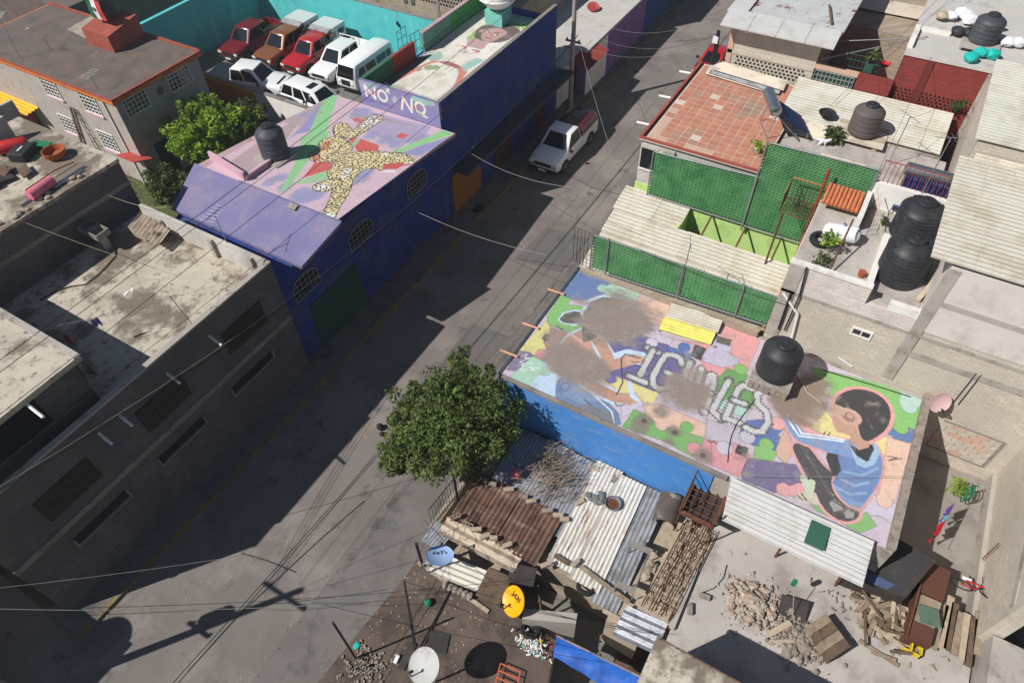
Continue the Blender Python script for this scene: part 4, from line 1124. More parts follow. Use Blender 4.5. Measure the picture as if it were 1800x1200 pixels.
# ================================================================ painted roofs (flat print held as colours on a fine sheet)
class Canvas:
    def __init__(self, u0, u1, v0, v1, res, base):
        self.b = (u0, u1, v0, v1)
        self.nu, self.nv = int((u1 - u0) / res) + 1, int((v1 - v0) / res) + 1
        self.U, self.V = np.meshgrid(np.linspace(u0, u1, self.nu), np.linspace(v0, v1, self.nv), indexing='ij')
        self.img = np.zeros((self.nu, self.nv, 3)); self.img[:] = lin(base)
        rs = np.random.RandomState(5)
        self.nz = np.zeros((self.nu, self.nv))
        for k, a in ((6, 0.4), (14, 0.26), (34, 0.2), (90, 0.14)):
            g = rs.rand(k + 2, k + 2); iu = np.linspace(0, k, self.nu); iv = np.linspace(0, k, self.nv)
            a0 = iu.astype(int); b0 = iv.astype(int); fu = (iu - a0)[:, None]; fv = (iv - b0)[None, :]
            self.nz += a * (g[a0][:, b0] * (1 - fu) * (1 - fv) + g[a0 + 1][:, b0] * fu * (1 - fv) + g[a0][:, b0 + 1] * (1 - fu) * fv + g[a0 + 1][:, b0 + 1] * fu * fv)

    def put(self, mask, c, alpha=1.0):
        m = (mask.astype(float) * alpha)[..., None]
        self.img = self.img * (1 - m) + np.array(lin(c)) * m

    def inside(self, pts):
        U, V = self.U, self.V
        r = np.zeros(U.shape, bool); n = len(pts)
        for i in range(n):
            (a, b), (c, d) = pts[i], pts[(i + 1) % n]
            if b == d: continue
            r ^= ((b > V) != (d > V)) & (U < (c - a) * (V - b) / (d - b) + a)
        return r

    def fill(self, pts, c, alpha=1.0): self.put(self.inside(pts), c, alpha); return self

    def dist(self, pts):
        d = np.full(self.U.shape, 1e9)
        for (a, b), (c, e) in zip(pts[:-1], pts[1:]):
            l = (c - a) ** 2 + (e - b) ** 2 + 1e-12
            t = np.clip(((self.U - a) * (c - a) + (self.V - b) * (e - b)) / l, 0, 1)
            d = np.minimum(d, np.hypot(self.U - a - t * (c - a), self.V - b - t * (e - b)))
        return d

    def line(self, pts, w, c, alpha=1.0): self.put(self.dist(pts) < w / 2, c, alpha); return self

    def dot(self, p, r, c, alpha=1.0): self.put(np.hypot(self.U - p[0], self.V - p[1]) < r, c, alpha); return self

    def blob(self, p, ru, rv, c, alpha=1.0, soft=0.35):
        d = np.hypot((self.U - p[0]) / ru, (self.V - p[1]) / rv) + (self.nz - 0.5) * 1.5
        self.put(np.clip((1.0 - d) / soft, 0, 1), c, alpha); return self

    def edges(self, a):
        """thin darker line where two painted pieces meet"""
        g = np.zeros(self.U.shape)
        for ax_ in (0, 1): g += np.abs(np.diff(self.img, axis=ax_, append=np.take(self.img, [-1], ax_))).sum(-1)
        m = g > 0.03; m |= np.roll(m, 1, 0)
        self.img *= 1 - a * m[..., None]

    def rope(self, pts, w, pale=(204, 203, 200), dark=(84, 80, 80)):
        """a stitched white letter stroke: pale core, grey flanks, dark ticks along both sides"""
        w *= 0.78
        d = np.full(self.U.shape, 1e9); S = np.zeros(self.U.shape); acc = 0.0
        for (a, b), (c, e) in zip(pts[:-1], pts[1:]):
            l = math.hypot(c - a, e - b)
            t = np.clip(((self.U - a) * (c - a) + (self.V - b) * (e - b)) / (l * l + 1e-12), 0, 1)
            q = np.hypot(self.U - a - t * (c - a), self.V - b - t * (e - b)); n = q < d
            d = np.where(n, q, d); S = np.where(n, acc + t * l, S); acc += l
        self.put((d < w * 0.5 + 0.09) & ((S * 8) % 1 < 0.45), dark, 0.8)
        self.put(d < w * 0.5 + 0.03, dark, 0.8)
        self.put(d < w / 2, (164, 162, 160))
        self.put(d < w * 0.38, pale)
        self.put((d < w * 0.48) & ((S * 11) % 1 < 0.3), (140, 138, 138), 0.6)
        return self

    def build(self, parent, place, name='mural', kind=None):
        n, m = self.nu, self.nv
        gm = self.img.mean(-1, keepdims=True)
        self.img = (self.img * 0.80 + gm * 0.20) * 0.90 + 0.03       # washed-out veil of window haze mixed into the paint colours
        P = np.stack(place(self.U, self.V), -1).reshape(-1, 3)
        o = np.array(parent.location); P = P - o
        idx = np.arange(n * m).reshape(n, m)
        q = np.stack([idx[:-1, :-1], idx[1:, :-1], idx[1:, 1:], idx[:-1, 1:]], -1).reshape(-1, 4)
        me = bpy.data.meshes.new(name)
        me.vertices.add(n * m); me.vertices.foreach_set('co', P.ravel())
        me.loops.add(q.size); me.loops.foreach_set('vertex_index', q.ravel())
        me.polygons.add(len(q)); me.polygons.foreach_set('loop_start', np.arange(0, q.size, 4)); me.polygons.foreach_set('loop_total', np.full(len(q), 4))
        me.update(calc_edges=True)
        ca = me.color_attributes.new('paint', 'FLOAT_COLOR', 'POINT')
        ca.data.foreach_set('color', np.concatenate([self.img.reshape(-1, 3), np.ones((n * m, 1))], 1).astype(np.float32).ravel())
        me.materials.append(MAT['mural_paint']); me.validate()
        ob = bpy.data.objects.new(name, me); col.objects.link(ob); ob.parent = parent
        return ob


def sm(p, k=2):
    for _ in range(k):
        q = []
        for a, b in zip(p, p[1:] + p[:1]): q += [(a[0] * .75 + b[0] * .25, a[1] * .75 + b[1] * .25), (a[0] * .25 + b[0] * .75, a[1] * .25 + b[1] * .75)]
        p = q
    return p


# ---- puzzle mural with the letters IGUALES
c = Canvas(12.6, 18.72, -4.75, 8.36, 0.025, (196, 178, 190))
F = c.fill
F([(18.77,8.42),(18.74,7.7),(18.68,6.79),(18.19,6.69),(17.87,7.03),(17.38,7.34),(17.11,7.83),(17.15,8.32)], (84, 116, 172))
F([(18.69,6.86),(18.75,5.66),(18.05,5.59),(18.19,6.13),(18.02,6.79),(18.25,7.15)], (158, 200, 178)); c.dot([(18.27,7.06)][0], 0.22, (158, 200, 178))
F([(18.6,5.62),(18.74,4.35),(17.95,4.32),(17.49,4.24),(17.34,4.87),(17.72,5.33),(18.15,5.64)], (226, 178, 152))
F([(17.15,8.32),(17.16,7.89),(16.79,7.85),(17,7.4),(16.82,6.94),(16.23,6.78),(15.52,7.02),(15.51,8),(15.93,8.3)], (124, 190, 92))
F([(15.66,8.18),(15.43,7.84),(14.93,7.72),(14.66,7.76),(14.42,7.42),(14.16,7.72),(13.91,7.7),(13.85,8.36)], (218, 208, 108))
F([(15.42,7.86),(15.52,7.02),(14.93,7.07),(14.71,7.18),(14.38,7.42),(14.69,7.77),(14.98,7.69)], (176, 126, 118))
F([(14.26,7.77),(14.42,7.42),(14.73,7.14),(14.14,6.82),(13.91,7.17),(13.9,7.72)], (208, 132, 136))
F([(13.87,8.33),(14,7.96),(13.91,7.7),(13.7,7.67),(13.03,7.85),(12.86,8.28),(13.57,8.37)], (120, 110, 142))
F([(13.86,7.79),(13.86,7.29),(13.43,7.14),(12.66,7.15),(12.58,8),(13.14,7.92)], (158, 204, 172))
F([(13.85,7.31),(13.87,6.63),(13.34,6.52),(12.56,6.13),(12.64,7.19),(13.41,7.18)], (178, 204, 226)); c.dot([(13.51,7.04)][0], 0.2, (158, 204, 172))
F([(15.79,5.97),(16.78,4.92),(16.85,3.68),(16.52,3.62),(16.6,2.7),(16,2.71),(15.04,3.13),(14.58,3.13),(14.57,4.28),(14.51,5.36),(15.04,5.21)], (98, 90, 150))
F([(16.81,4.79),(17.52,4.66),(17.52,4.34),(17.12,4.15),(17.15,3.66),(16.82,3.63),(16.71,4.15)], (196, 184, 204)); c.dot([(16.6,4.26)][0], 0.22, (206, 192, 212))
F([(16.75,3.73),(16.8,2.77),(16.37,2.66),(16.37,3.54)], (70, 108, 174)); c.dot([(16.98,3.14)][0], 0.22, (70, 108, 174))
F([(17.14,3.71),(17.28,3.01),(17.12,2.75),(16.7,2.74),(16.65,2.29),(16.24,2.48),(16.34,2.04),(16.09,1.46),(16.82,1.47),(16.85,0.79),(18.2,0.83),(18.89,0.88),(18.76,2.2),(18.24,2.18),(17.61,2.23)], (228, 148, 146))
F([(17.93,2.29),(17.95,1.67),(17.47,1.58),(17.45,1.19),(17.11,1.21),(16.74,1.61),(16.67,2.3),(16.92,2.42)], (190, 178, 202))
F([(16.79,1.47),(16.84,0.96),(16.84,0.68),(16.36,0.73),(16.29,0.28),(15.47,0.14),(15.52,0.88),(15.4,1.24),(15.83,1.65)], (104, 160, 82)); c.dot([(16.98,1.04)][0], 0.24, (128, 190, 84))
F([(14.52,5.41),(14.52,4.69),(14.56,3.73),(14.59,3.13),(14,3.16),(13.99,3.91),(13.9,4.35),(14.1,4.72),(14.01,5.06)], (222, 204, 116)); c.dot([(14.33,4.87)][0], 0.22, (104, 96, 152))
F([(13.81,4.36),(14.22,3.88),(13.89,3.42),(13.4,3.62),(12.98,3.83),(13.4,4.04)], (198, 186, 206))
F([(13.52,3.65),(13.56,3.07),(13.43,2.48),(13.58,1.63),(13.59,1.13),(12.78,1.06),(12.75,1.32),(12.85,2.19),(12.68,3.66)], (112, 176, 84))
F([(13.84,3.42),(14.17,2.96),(14.16,1.18),(13.63,1.15),(13.39,2.51),(13.45,3.1)], (222, 176, 150)); c.dot([(13.4,2.56)][0], 0.22, (222, 176, 150)); c.dot([(13.73,1.81)][0], 0.22, (112, 180, 84))
F([(14.36,1.35),(14.54,0.04),(13.79,0.08),(13.61,1.1)], (184, 174, 186))
F([(13.59,1.14),(13.65,0.58),(13.71,-0.37),(12.83,-0.4),(12.7,1.09),(13.11,1.11)], (212, 134, 140)); c.dot([(13.07,1.29)][0], 0.24, (212, 134, 140)); c.dot([(13.56,0.43)][0], 0.24, (190, 180, 192))
F([(15.4,1.14),(15.43,0.23),(15.06,0.22),(14.96,1.17)], (164, 204, 190))
F([(18.3,-1.05),(19.07,-5.06),(17.3,-4.77),(17.05,-4.18),(17.2,-3.96),(17.96,-3.84),(18.24,-3.45),(18.18,-2.88),(17.5,-2.21),(17.3,-1.79)], (126, 194, 92))
F([(18.73,-4.04),(18.83,-4.79),(18.31,-4.69),(18.1,-4.55),(18.16,-4.08)], (170, 204, 190)); c.dot([(18.17,-4.4)][0], 0.26, (170, 204, 190))
F([(17.64,-1.46),(17.75,-1.97),(17.36,-1.89),(17.3,-1.49)], (170, 204, 190))
F([(17.24,-4.01),(17.31,-4.74),(16.73,-4.73),(16.71,-4)], (86, 116, 172)); c.dot([(17.17,-4.32)][0], 0.24, (126, 194, 92)); c.dot([(16.66,-4.42)][0], 0.26, (86, 116, 172))
F([(16.6,-3.99),(16.7,-4.76),(15.57,-4.72),(14.36,-4.68),(14.16,-4.21),(15.72,-4.08)], (228, 184, 156))
F([(16.71,-2.05),(16.15,-2.53),(16.1,-2.99),(16.59,-4.02),(15.81,-4.09),(16.1,-3.55),(15.67,-2.53),(15.67,-1.71)], (228, 210, 122))
F([(16.34,-0.25),(16.65,-0.64),(16.36,-1.91),(15.7,-1.73),(15.67,-2.53),(14.97,-2.37),(15.3,-1.03)], (226, 160, 152))
F([(14.96,0.17),(15.43,-0.52),(15.37,-1.04),(14.9,-0.91),(14.75,-1.33),(14.65,-1.06),(14.17,-1.02),(14.12,-0.27),(14.35,0.22)], (76, 108, 170)); c.dot([(15.34,-0.75)][0], 0.26, (226, 160, 152)); c.dot([(14.35,-0.06)][0], 0.26, (190, 180, 192)); c.dot([(14.75,-1.19)][0], 0.22, (76, 108, 170))
F([(15.3,-1.03),(14.75,-1.5),(13.93,-1.45),(14.15,-1.05),(14.26,-1)], (212, 166, 140))
F([(14.16,-0.38),(14.28,-1.05),(13.67,-1.05),(13.4,-0.85),(13.67,-0.47)], (128, 190, 92)); c.dot([(14.37,-0.69)][0], 0.24, (128, 190, 92)); c.dot([(13.51,-0.78)][0], 0.24, (128, 190, 92))
F([(13.58,-0.31),(14.09,-1.72),(13.7,-2.12),(13.36,-2.02),(12.77,-1.42),(12.73,-0.38)], (112, 98, 138)); c.dot([(13.14,-0.25)][0], 0.22, (112, 98, 138))
F([(12.83,-1.41),(13.51,-1.98),(13.47,-2.53),(13.02,-2.7),(12.88,-1.61)], (222, 150, 150)); c.dot([(13.04,-1.65)][0], 0.24, (222, 150, 150))
F([(14.21,-3.94),(14.26,-4.78),(13.48,-4.77),(13.57,-4.38),(13.34,-3.87)], (198, 186, 206)); c.dot([(14.16,-4.39)][0], 0.24, (228, 184, 156))
F([(13.01,-2.33),(12.98,-2.86),(12.96,-3.7),(13.52,-4.01),(13.18,-4.36),(12.72,-4),(12.82,-2.7)], (124, 184, 90))
F([(13.64,0.92),(13.92,0.13),(13.34,0.05),(13.54,-0.32),(12.76,-0.32),(12.76,0.6)], (214, 138, 142)); c.dot([(13.56,0.45)][0], 0.26, (196, 184, 200))
c.fill([(13.9,0.12),(13.95,-0.23),(13.56,-0.28),(13.57,0.1)], (64, 60, 64))
c.fill([(14.85,7.92),(15.09,7.87),(15.08,7.67),(14.85,7.62),(14.71,7.75)], (70, 68, 70))
c.fill([(17.3,2.85),(17.31,2.42),(16.66,2.4),(16.71,2.8)], (66, 64, 74)); c.fill([(18.09,2.29),(18.16,1.75),(17.84,1.72),(17.78,2.21)], (96, 92, 84))
c.edges(0.3)
# girl sewing
hl = (186, 210, 232)
c.fill([(15.93,7.83),(16.37,7.82),(16.72,7.5),(16.87,6.85),(16.35,6.71),(15.96,7.12),(15.82,7.59)], hl); c.fill([(15.97,7.78),(16.33,7.74),(16.63,7.46),(16.81,6.88),(16.39,6.79),(16.04,7.16),(15.89,7.57)], (92, 88, 82))
c.fill([(16.66,7.23),(17.43,7.25),(17.95,6.88),(18.18,6.31),(18.03,5.7),(17.62,5.2),(17.05,5.03),(16.14,5.21),(15.89,5.78),(16.1,6.71)], hl)
c.fill([(16.71,7.13),(17.42,7.12),(17.86,6.84),(18.08,6.27),(17.93,5.72),(17.5,5.26),(16.99,5.13),(16.18,5.28),(16.04,5.74),(16.08,6.46)], (96, 90, 86))
c.fill([(15,7.22),(15.48,7.17),(16.03,6.85),(15.66,6.49),(15.82,5.98),(15.35,5.36),(15.12,5.08),(15.61,4.74),(15.44,4.58),(14.66,5.09),(14.62,5.29),(14.16,5.19),(13.59,5.69),(13.64,6.5),(14.23,6.93)], hl)
c.fill([(15.01,7.14),(15.41,7.08),(15.94,6.78),(15.62,6.41),(15.73,6),(15.3,5.45),(14.72,5.12),(14.08,5.2),(13.71,5.74),(13.75,6.45),(14.27,6.86)], (186, 140, 116))
c.fill([(15.41,7.08),(15.52,6.66),(15.6,6.17),(15.85,6),(15.15,6.12),(15.02,6.64),(15.02,7.05)], (222, 148, 116)); c.line([(15.49,7),(15.37,6.58),(15.54,6.2),(15.83,6.04)], 0.09, (236, 190, 160))
c.fill([(15.96,6.82),(16.13,6.81),(16.02,6.43),(15.83,6.04),(15.39,6.47)], (70, 66, 68))
c.line([(15.6,5.88),(15.04,5.21),(15.61,4.74),(15.71,4.31)], 1.0 * 0.62, hl)
c.line([(15.7,5.98),(15.33,5.52),(14.86,5.13),(15.4,4.65),(15.54,4.54)], 0.46, (196, 142, 116)); c.line([(15.41,4.62),(15.66,4.32)], 0.36, (206, 158, 130)); c.line([(15.66,4.59),(15.71,4.37)], 0.1, (150, 104, 84)); c.line([(15.4,4.51),(15.53,4.29)], 0.06, (150, 104, 84))
c.fill([(12.94,6.33),(13.37,6.47),(13.66,6.4),(13.68,5.4),(13.48,4.75),(13.15,4.01),(12.77,3.73),(12.6,3.91),(12.62,6.16)], (96, 124, 168))
c.fill([(13.52,6.33),(13.67,6.06),(13.57,5.34),(13.27,4.76),(12.83,5.3),(12.86,5.98)], (112, 140, 180)); c.line([(13.52,5.43),(13.33,4.9),(13.08,4.24),(12.7,3.98)], 0.05, (222, 222, 220)); c.line([(13.25,6.3),(13.43,6.11),(13.31,5.94),(13.06,6),(13.08,6.22),(13.25,6.3)], 0.03, (66, 84, 124)); c.line([(13.06,5.25),(12.87,4.62)], 0.04, (56, 66, 96))
c.fill([(12.62,5.31),(12.95,5.15),(13,4.63),(12.98,4.19),(12.66,3.94),(12.57,4.21),(12.55,5.06)], (120, 118, 116), 0.8)
c.line([(13.77,5.5),(13.67,4.79),(13.67,4.36)], 0.62, hl); c.line([(13.8,5.57),(13.7,4.86),(13.68,4.41),(13.77,4.13)], 0.44, (190, 134, 108)); c.line([(13.74,4.23),(13.97,3.9),(13.91,3.76)], 0.3, (196, 146, 118)); c.line([(13.66,4.13),(13.71,3.86)], 0.22, (190, 138, 110)); c.line([(14.5,4.22),(14.03,3.9),(13.95,3.68)], 0.16, hl)
# thread
c.line([(15.68,4.55),(15.63,4.86),(15.4,4.93),(15.12,4.81),(14.38,4.42),(13.8,4.39)], 0.05, (58, 56, 60)); c.line([(13.47,4.29),(13.38,4.17),(13.54,3.98)], 0.04, (58, 56, 60))
# boy
ol = (226, 150, 144)
def boy(pts, cc, w=0.08):
    pts = sm(pts); c.put(c.inside(pts) | (c.dist(pts + pts[:1]) < w), ol); c.fill(pts, cc)
boy([(14.78,-1.42),(14.95,-1.59),(15.02,-1.85),(14.39,-2.57),(14.33,-3.18),(13.62,-3.39),(13.53,-3.82),(13.11,-3.84),(12.82,-3.47),(12.89,-2.99),(13.29,-2.58),(13.87,-2.1),(14.51,-1.55)], (74, 70, 70), 0.1)
c.line([(14.84,-1.73),(13.89,-2.64),(13.44,-3.07)], 0.12, (92, 86, 82))
boy([(15.98,-0.57),(16.26,-0.7),(16.09,-0.98),(15.38,-1.59),(15.61,-2.21),(15.78,-2.84),(15.89,-3.04),(16.19,-3.64),(15.87,-3.95),(15.45,-4.11),(14.68,-4.16),(13.7,-3.89),(13.45,-3.79),(13.54,-3.25),(14.02,-2.87),(14.66,-2.99),(15.07,-2.68),(15.02,-1.91),(14.97,-1.41)], (110, 146, 196))
c.fill([(15.03,-2.47),(15.13,-2.77),(14.68,-3.02),(14.29,-2.97),(14.27,-2.81),(14.82,-2.49)], (54, 52, 56))
c.fill([(15.13,-2.77),(15.25,-3.51),(15.79,-3.94),(15.3,-4.11),(14.57,-4.08),(13.76,-3.88),(13.72,-3.32),(14.02,-2.87),(14.6,-3.01)], (92, 128, 182))
c.fill([(15.78,-2.84),(15.59,-3.05),(15.04,-3.39),(15.04,-3.66),(15.31,-3.87),(15.87,-3.95),(16.2,-3.72),(15.36,-3.7),(15.35,-3.43)], (150, 182, 214))
for q in ([(16.03,-0.67),(15.22,-1.51),(15.5,-2.24),(15.71,-2.83)], [(16.18,-0.78),(15.36,-1.56),(15.62,-2.26),(15.79,-2.83)]): c.line(q, 0.06, (228, 230, 232))
for q in ([(14.28,-3.08),(14.24,-3.51),(14.58,-3.86)], [(13.92,-2.95),(13.86,-3.44),(14.16,-3.85)], [(14.59,-3.12),(14.73,-3.62),(15.23,-3.99)]): c.line(q, 0.09, (134, 166, 206), 0.8)
c.fill([(15.66,-3.04),(15.69,-3.36),(16.06,-3.61),(15.91,-3.75),(15.3,-3.66),(15.37,-3.32)], (46, 44, 48))
hd = sm([(16.99,-2.22),(17.41,-2.2),(17.85,-2.42),(18.15,-2.77),(18.26,-3.27),(18.07,-3.73),(17.54,-3.98),(16.92,-3.95),(16.44,-3.75),(15.98,-3.43),(16.38,-3.14),(16.9,-3),(17.09,-2.83),(17.03,-2.61),(16.98,-2.45)])
c.put(c.inside(hd) | (c.dist(hd + hd[:1]) < 0.13), ol)
c.fill([(16.92,-2.23),(17.09,-2.4),(16.83,-2.51),(16.63,-2.82),(16.58,-3),(16.24,-3.24),(16.1,-3.55),(15.9,-3.59),(15.63,-3.32),(15.81,-3.03),(16.04,-2.95),(16,-2.54),(16.28,-2.33)], (196, 146, 118))
c.fill(hd, (58, 54, 54))
c.put(np.hypot((c.U - [(16.8,-2.75)][0][0]) / 0.34, (c.V - [(16.8,-2.75)][0][1]) / 0.42) < 1, (206, 158, 134)); c.dot([(16.78,-2.76)][0], 0.2, (160, 110, 90)); c.dot([(16.84,-2.78)][0], 0.1, (206, 158, 134))
c.dot([(16.85,-2.35)][0], 0.26, (200, 154, 128))
c.fill([(13.27,-2.96),(13.47,-3.06),(13.4,-3.36),(13.24,-3.38),(13.03,-3.16)], (150, 148, 144)); c.fill([(13.14,-3.43),(13.31,-3.49),(13.29,-3.7),(13.1,-3.71),(13,-3.53)], (150, 148, 144)); c.line([(13.41,-3.02),(13.35,-3.37)], 0.05, (60, 58, 58))
c.fill([(13,-2.01),(13.18,-2.07),(13.28,-2.37),(13.41,-2.54),(13.05,-2.74),(12.95,-2.45),(12.88,-2.1)], (206, 190, 168)); c.line([(13.05,-2.05),(12.96,-2.24)], 0.05, (90, 110, 80)); c.line([(13.16,-2.16),(13,-2.36)], 0.05, (70, 70, 74)); c.line([(13.73,-2.06),(13.31,-2.36),(13.71,-2.33)], 0.22, (190, 202, 170))
# letters
for L in ([(16.31,4.31),(16.27,3.84)], [(16.29,4.07),(14.76,4.02)], [(14.77,4.35),(14.78,3.72)]): c.rope(L, 0.27)
c.rope([(16.18,2.92),(16.43,3.08),(16.44,3.34),(16.33,3.58),(15.9,3.62),(15.13,3.6),(14.82,3.45),(14.74,3.22),(14.91,2.97),(15.55,2.99),(15.58,3.27)], 0.27)
c.rope([(16.43,2.69),(15.68,2.64),(15.18,2.5),(15.12,2.22),(15.6,2.14),(16.38,2.24)], 0.27)
c.rope([(14.59,1.53),(15.38,1.77),(16.21,1.89),(16.31,1.77),(15.88,1.63),(14.59,1.46)], 0.25); c.rope([(15.41,1.71),(15.46,1.57)], 0.2)
c.rope([(16.29,1.22),(14.79,1.29),(14.61,0.91)], 0.27)
c.rope([(16.34,0.32),(16.34,0.72),(16.13,0.81),(14.71,0.81),(14.75,0.28)], 0.27); c.rope([(15.56,0.82),(15.6,0.42)], 0.24)
c.rope([(16.51,-0.23),(16.52,0.05),(16.19,0.18),(15.83,0.07),(15.63,-0.33),(15.23,-0.49),(14.78,-0.42),(14.67,-0.22),(14.68,0.09)], 0.27)
# whole-roof wear: mud-coloured fading
mud = (142, 124, 112)
P_ = [(17.07,6.04),(16.9,6.5),(16.97,5.46),(14.32,6.23),(14.24,6.64),(14.37,5.74),(15.23,2.41),(15.28,2.7),(15.2,2.09),(17.44,6.76),(13.79,5.34)]
for i, (ru, rv) in enumerate(((1.45, 1.55), (0.9, 1.0), (0.8, 0.9), (0.95, 1.35), (0.7, 0.9), (0.7, 0.8), (1.15, 1.3), (0.9, 0.9), (0.7, 0.8), (0.5, 0.7), (0.5, 0.7))):
    c.blob(P_[i], ru, rv, mud, 0.95 if i < 9 else 0.6, 0.4)
for p, r in zip([(17,-1.33),(16.54,-1.18),(17.71,-1.47),(16.58,-0.85)], (1.15, 0.9, 0.8, 0.6)): c.blob(p, r, r * 1.05, (138, 116, 98), 0.95, 0.45)
for p in [(13.31,3.14),(12.91,3.15),(13.32,2.08),(12.94,2.08),(13.92,2.78),(12.96,0.96)]: c.blob(p, 0.38, 0.4, (126, 112, 100), 0.85, 0.5)
for p in [(13.27,3.12),(13.33,2.06),(12.96,0.96)]: c.dot(p, 0.1, (84, 72, 64), 0.9)
c.blob([(15.25,7.35)][0], 0.7, 0.7, mud, 0.5, 0.6); c.blob([(17.2,7.5)][0], 0.35, 0.8, mud, 0.7, 0.6)
for a, b in (([(13.71,8.12),(13.87,7.98),(13.65,7.97),(13.78,7.8),(13.4,8.06),(13.49,7.76),(13.62,7.6)], 0.03), ([(13.23,8.03),(13.39,7.88),(13.11,7.84),(13.36,7.39),(13.38,7.64),(13.5,7.29)], 0.03)): c.line(a, b, (224, 222, 226), 0.9)
for q in ([(15.65,-2.2),(15.8,-2.22)], [(15.7,-2.33),(15.86,-2.37)], [(15.83,-4.14),(15.93,-4.44),(15.69,-4.22),(15.97,-4.57)], [(15.62,7.73),(15.56,7.39)], [(13.61,1.01),(13.55,0.89),(13.65,0.83),(13.59,0.71)]): c.line(q, 0.035, (52, 46, 46))
c.build(M, lambda u, v: (u, v, np.full_like(u, MZ + 0.003)))

# ---- jaguar
c = Canvas(15.08, 23.58, 17.55, 25.1, 0.03, (208, 172, 184))
F = c.fill
F([(22.92,26.32),(23.73,25.68),(20.19,23.82),(19.94,25.52),(21.2,26.06)], (176, 150, 158))
F([(21.97,24.87),(23.11,25.13),(22.24,24.46),(20.55,23.78),(20.04,24.05)], (140, 134, 186))
F([(18.73,23.76),(22.21,24.67),(22.88,24.61),(21.9,24.18),(20.03,23.44),(19.43,23.8)], (140, 136, 190))
for p in [(21.09,24.82),(21.64,24.59),(15.79,21.15),(15.68,21.79),(16.19,21.72),(15.69,19.68),(16.05,19.56),(15.35,19.99),(15.86,20.1),(18.45,18.9),(18.06,18.77),(21.36,20.79),(21.37,19.92),(21.25,19.26),(22.86,22.71),(21.9,18.81),(22.39,18.6),(21.78,18.16)]: c.blob(p, 0.55, 0.42, (140, 140, 186), 0.85, 0.5)
F([(23.13,23.24),(23.28,20.81),(23.55,18.86),(22.27,18.51),(21.17,19.39),(21.52,21.41),(22.12,22.91)], (146, 138, 182), 0.75)
F([(23.61,25.57),(23.66,24.89),(19.79,22.39),(19.56,23.25)], (132, 204, 128))
F([(19.38,23.45),(20.57,22.6),(18.78,22.02),(15.94,20.91),(15.18,20.83),(17.92,22.3)], (132, 200, 128))
F([(16.03,21),(17.56,20.54),(18.1,20.46),(17.38,19.83),(16.72,20.16)], (150, 196, 140))
F([(20.54,19),(23.52,18.17),(23.55,17.53),(20.54,18.72)], (132, 204, 120)); F([(20.48,18.68),(23.5,17.45),(22.39,17.48),(21.06,17.64)], (140, 136, 190))
F([(20.68,21.85),(20.74,21.46),(20.74,19.91),(20.2,19.48),(19.76,20.35)], (212, 66, 54)); F([(16.71,20.89),(18.43,21.5),(18.14,20.4),(17.82,20.4)], (212, 66, 54)); F([(18.48,21.55),(18.74,21.01),(18.03,20.31),(18.36,21.35)], (206, 62, 54))
F([(22.24,22.56),(22.35,21.93),(21.97,21.98),(21.95,22.49)], (208, 70, 60)); F([(21.94,19.74),(22.23,19.72),(22.25,19.26),(21.78,19.28),(21.8,19.68)], (208, 70, 60))
F([(20.77,21.19),(20.83,20.99),(19.81,20.68),(19.23,20.77)], (150, 186, 150))
ye = (226, 204, 138)
sh = []
def jag(pts, cc=ye):
    pts = sm(pts, 1)
    k = c.inside(pts) | (c.dist(pts + pts[:1]) < 0.09); c.put(k | (c.dist(pts + pts[:1]) < 0.13), (44, 38, 34)); c.put(k, cc); sh.append(k)
jag([(21.44,22.74),(21.4,22.36),(20.95,21.73),(21.25,21.69),(22.79,22.03),(23.04,21.63),(22.82,21.36),(22.33,21.36),(21.19,21.34),(20.68,21.41),(20.5,21.7),(20.7,22.11),(20.26,21.94),(20.65,22.48),(21.18,22.83)])
jag([(19.6,22.4),(20.27,22.05),(20.23,21.42),(19.77,20.74),(19.27,20.71),(18.68,20.58),(18.45,20.95),(18.03,21.34),(18.3,21.97),(18.9,21.83)])
jag([(19.12,20.68),(19.78,20.18),(20.3,19.37),(20.3,19.1),(20.74,18.41),(20.4,17.61),(19.96,17.92),(19.5,18.65),(19.08,18.41),(19.22,18.7),(18.69,19.28),(18.01,19.09),(17.42,19.05),(17.16,19.46),(17.61,20.22),(18.14,20.4)])
jag([(17.51,19.39),(17.83,19.12),(16.97,18.58),(15.91,18.2),(15.38,17.96),(14.98,17.74),(14.92,18.03),(15.18,18.26),(16.04,18.66),(16.77,19.12)])
jag([(17.28,19.75),(17.31,19.22),(16.93,19.35),(16.46,19.38),(16.33,19.81),(16.51,20.01),(16.78,19.94)])
F([(16.57,20.03),(16.85,19.82),(16.89,19.4),(16.44,19.46),(16.33,19.81)], (232, 228, 220)); F([(15.2,18.23),(15.4,18.02),(15.26,17.81),(14.92,17.82),(14.98,18.12)], (232, 228, 220)); F([(22.75,22),(23.04,21.63),(22.82,21.36),(21.94,21.36),(21.48,21.48),(21.69,21.75)], (232, 228, 220))
F([(18.3,19.88),(18.49,19.58),(17.62,19.22),(17.57,19.54)], (232, 226, 214)); F([(19.54,22.2),(20.02,22.03),(19.32,21.71),(18.79,21.73)], (220, 130, 70)); F([(18.34,21.91),(18.68,21.63),(18.25,21.25),(17.99,21.4)], (216, 120, 74))
msk = np.zeros_like(sh[0])
for s in sh: msk |= s
rs = np.random.RandomState(3)
ii, jj = np.where(msk)
pick = rs.permutation(len(ii)); used = []
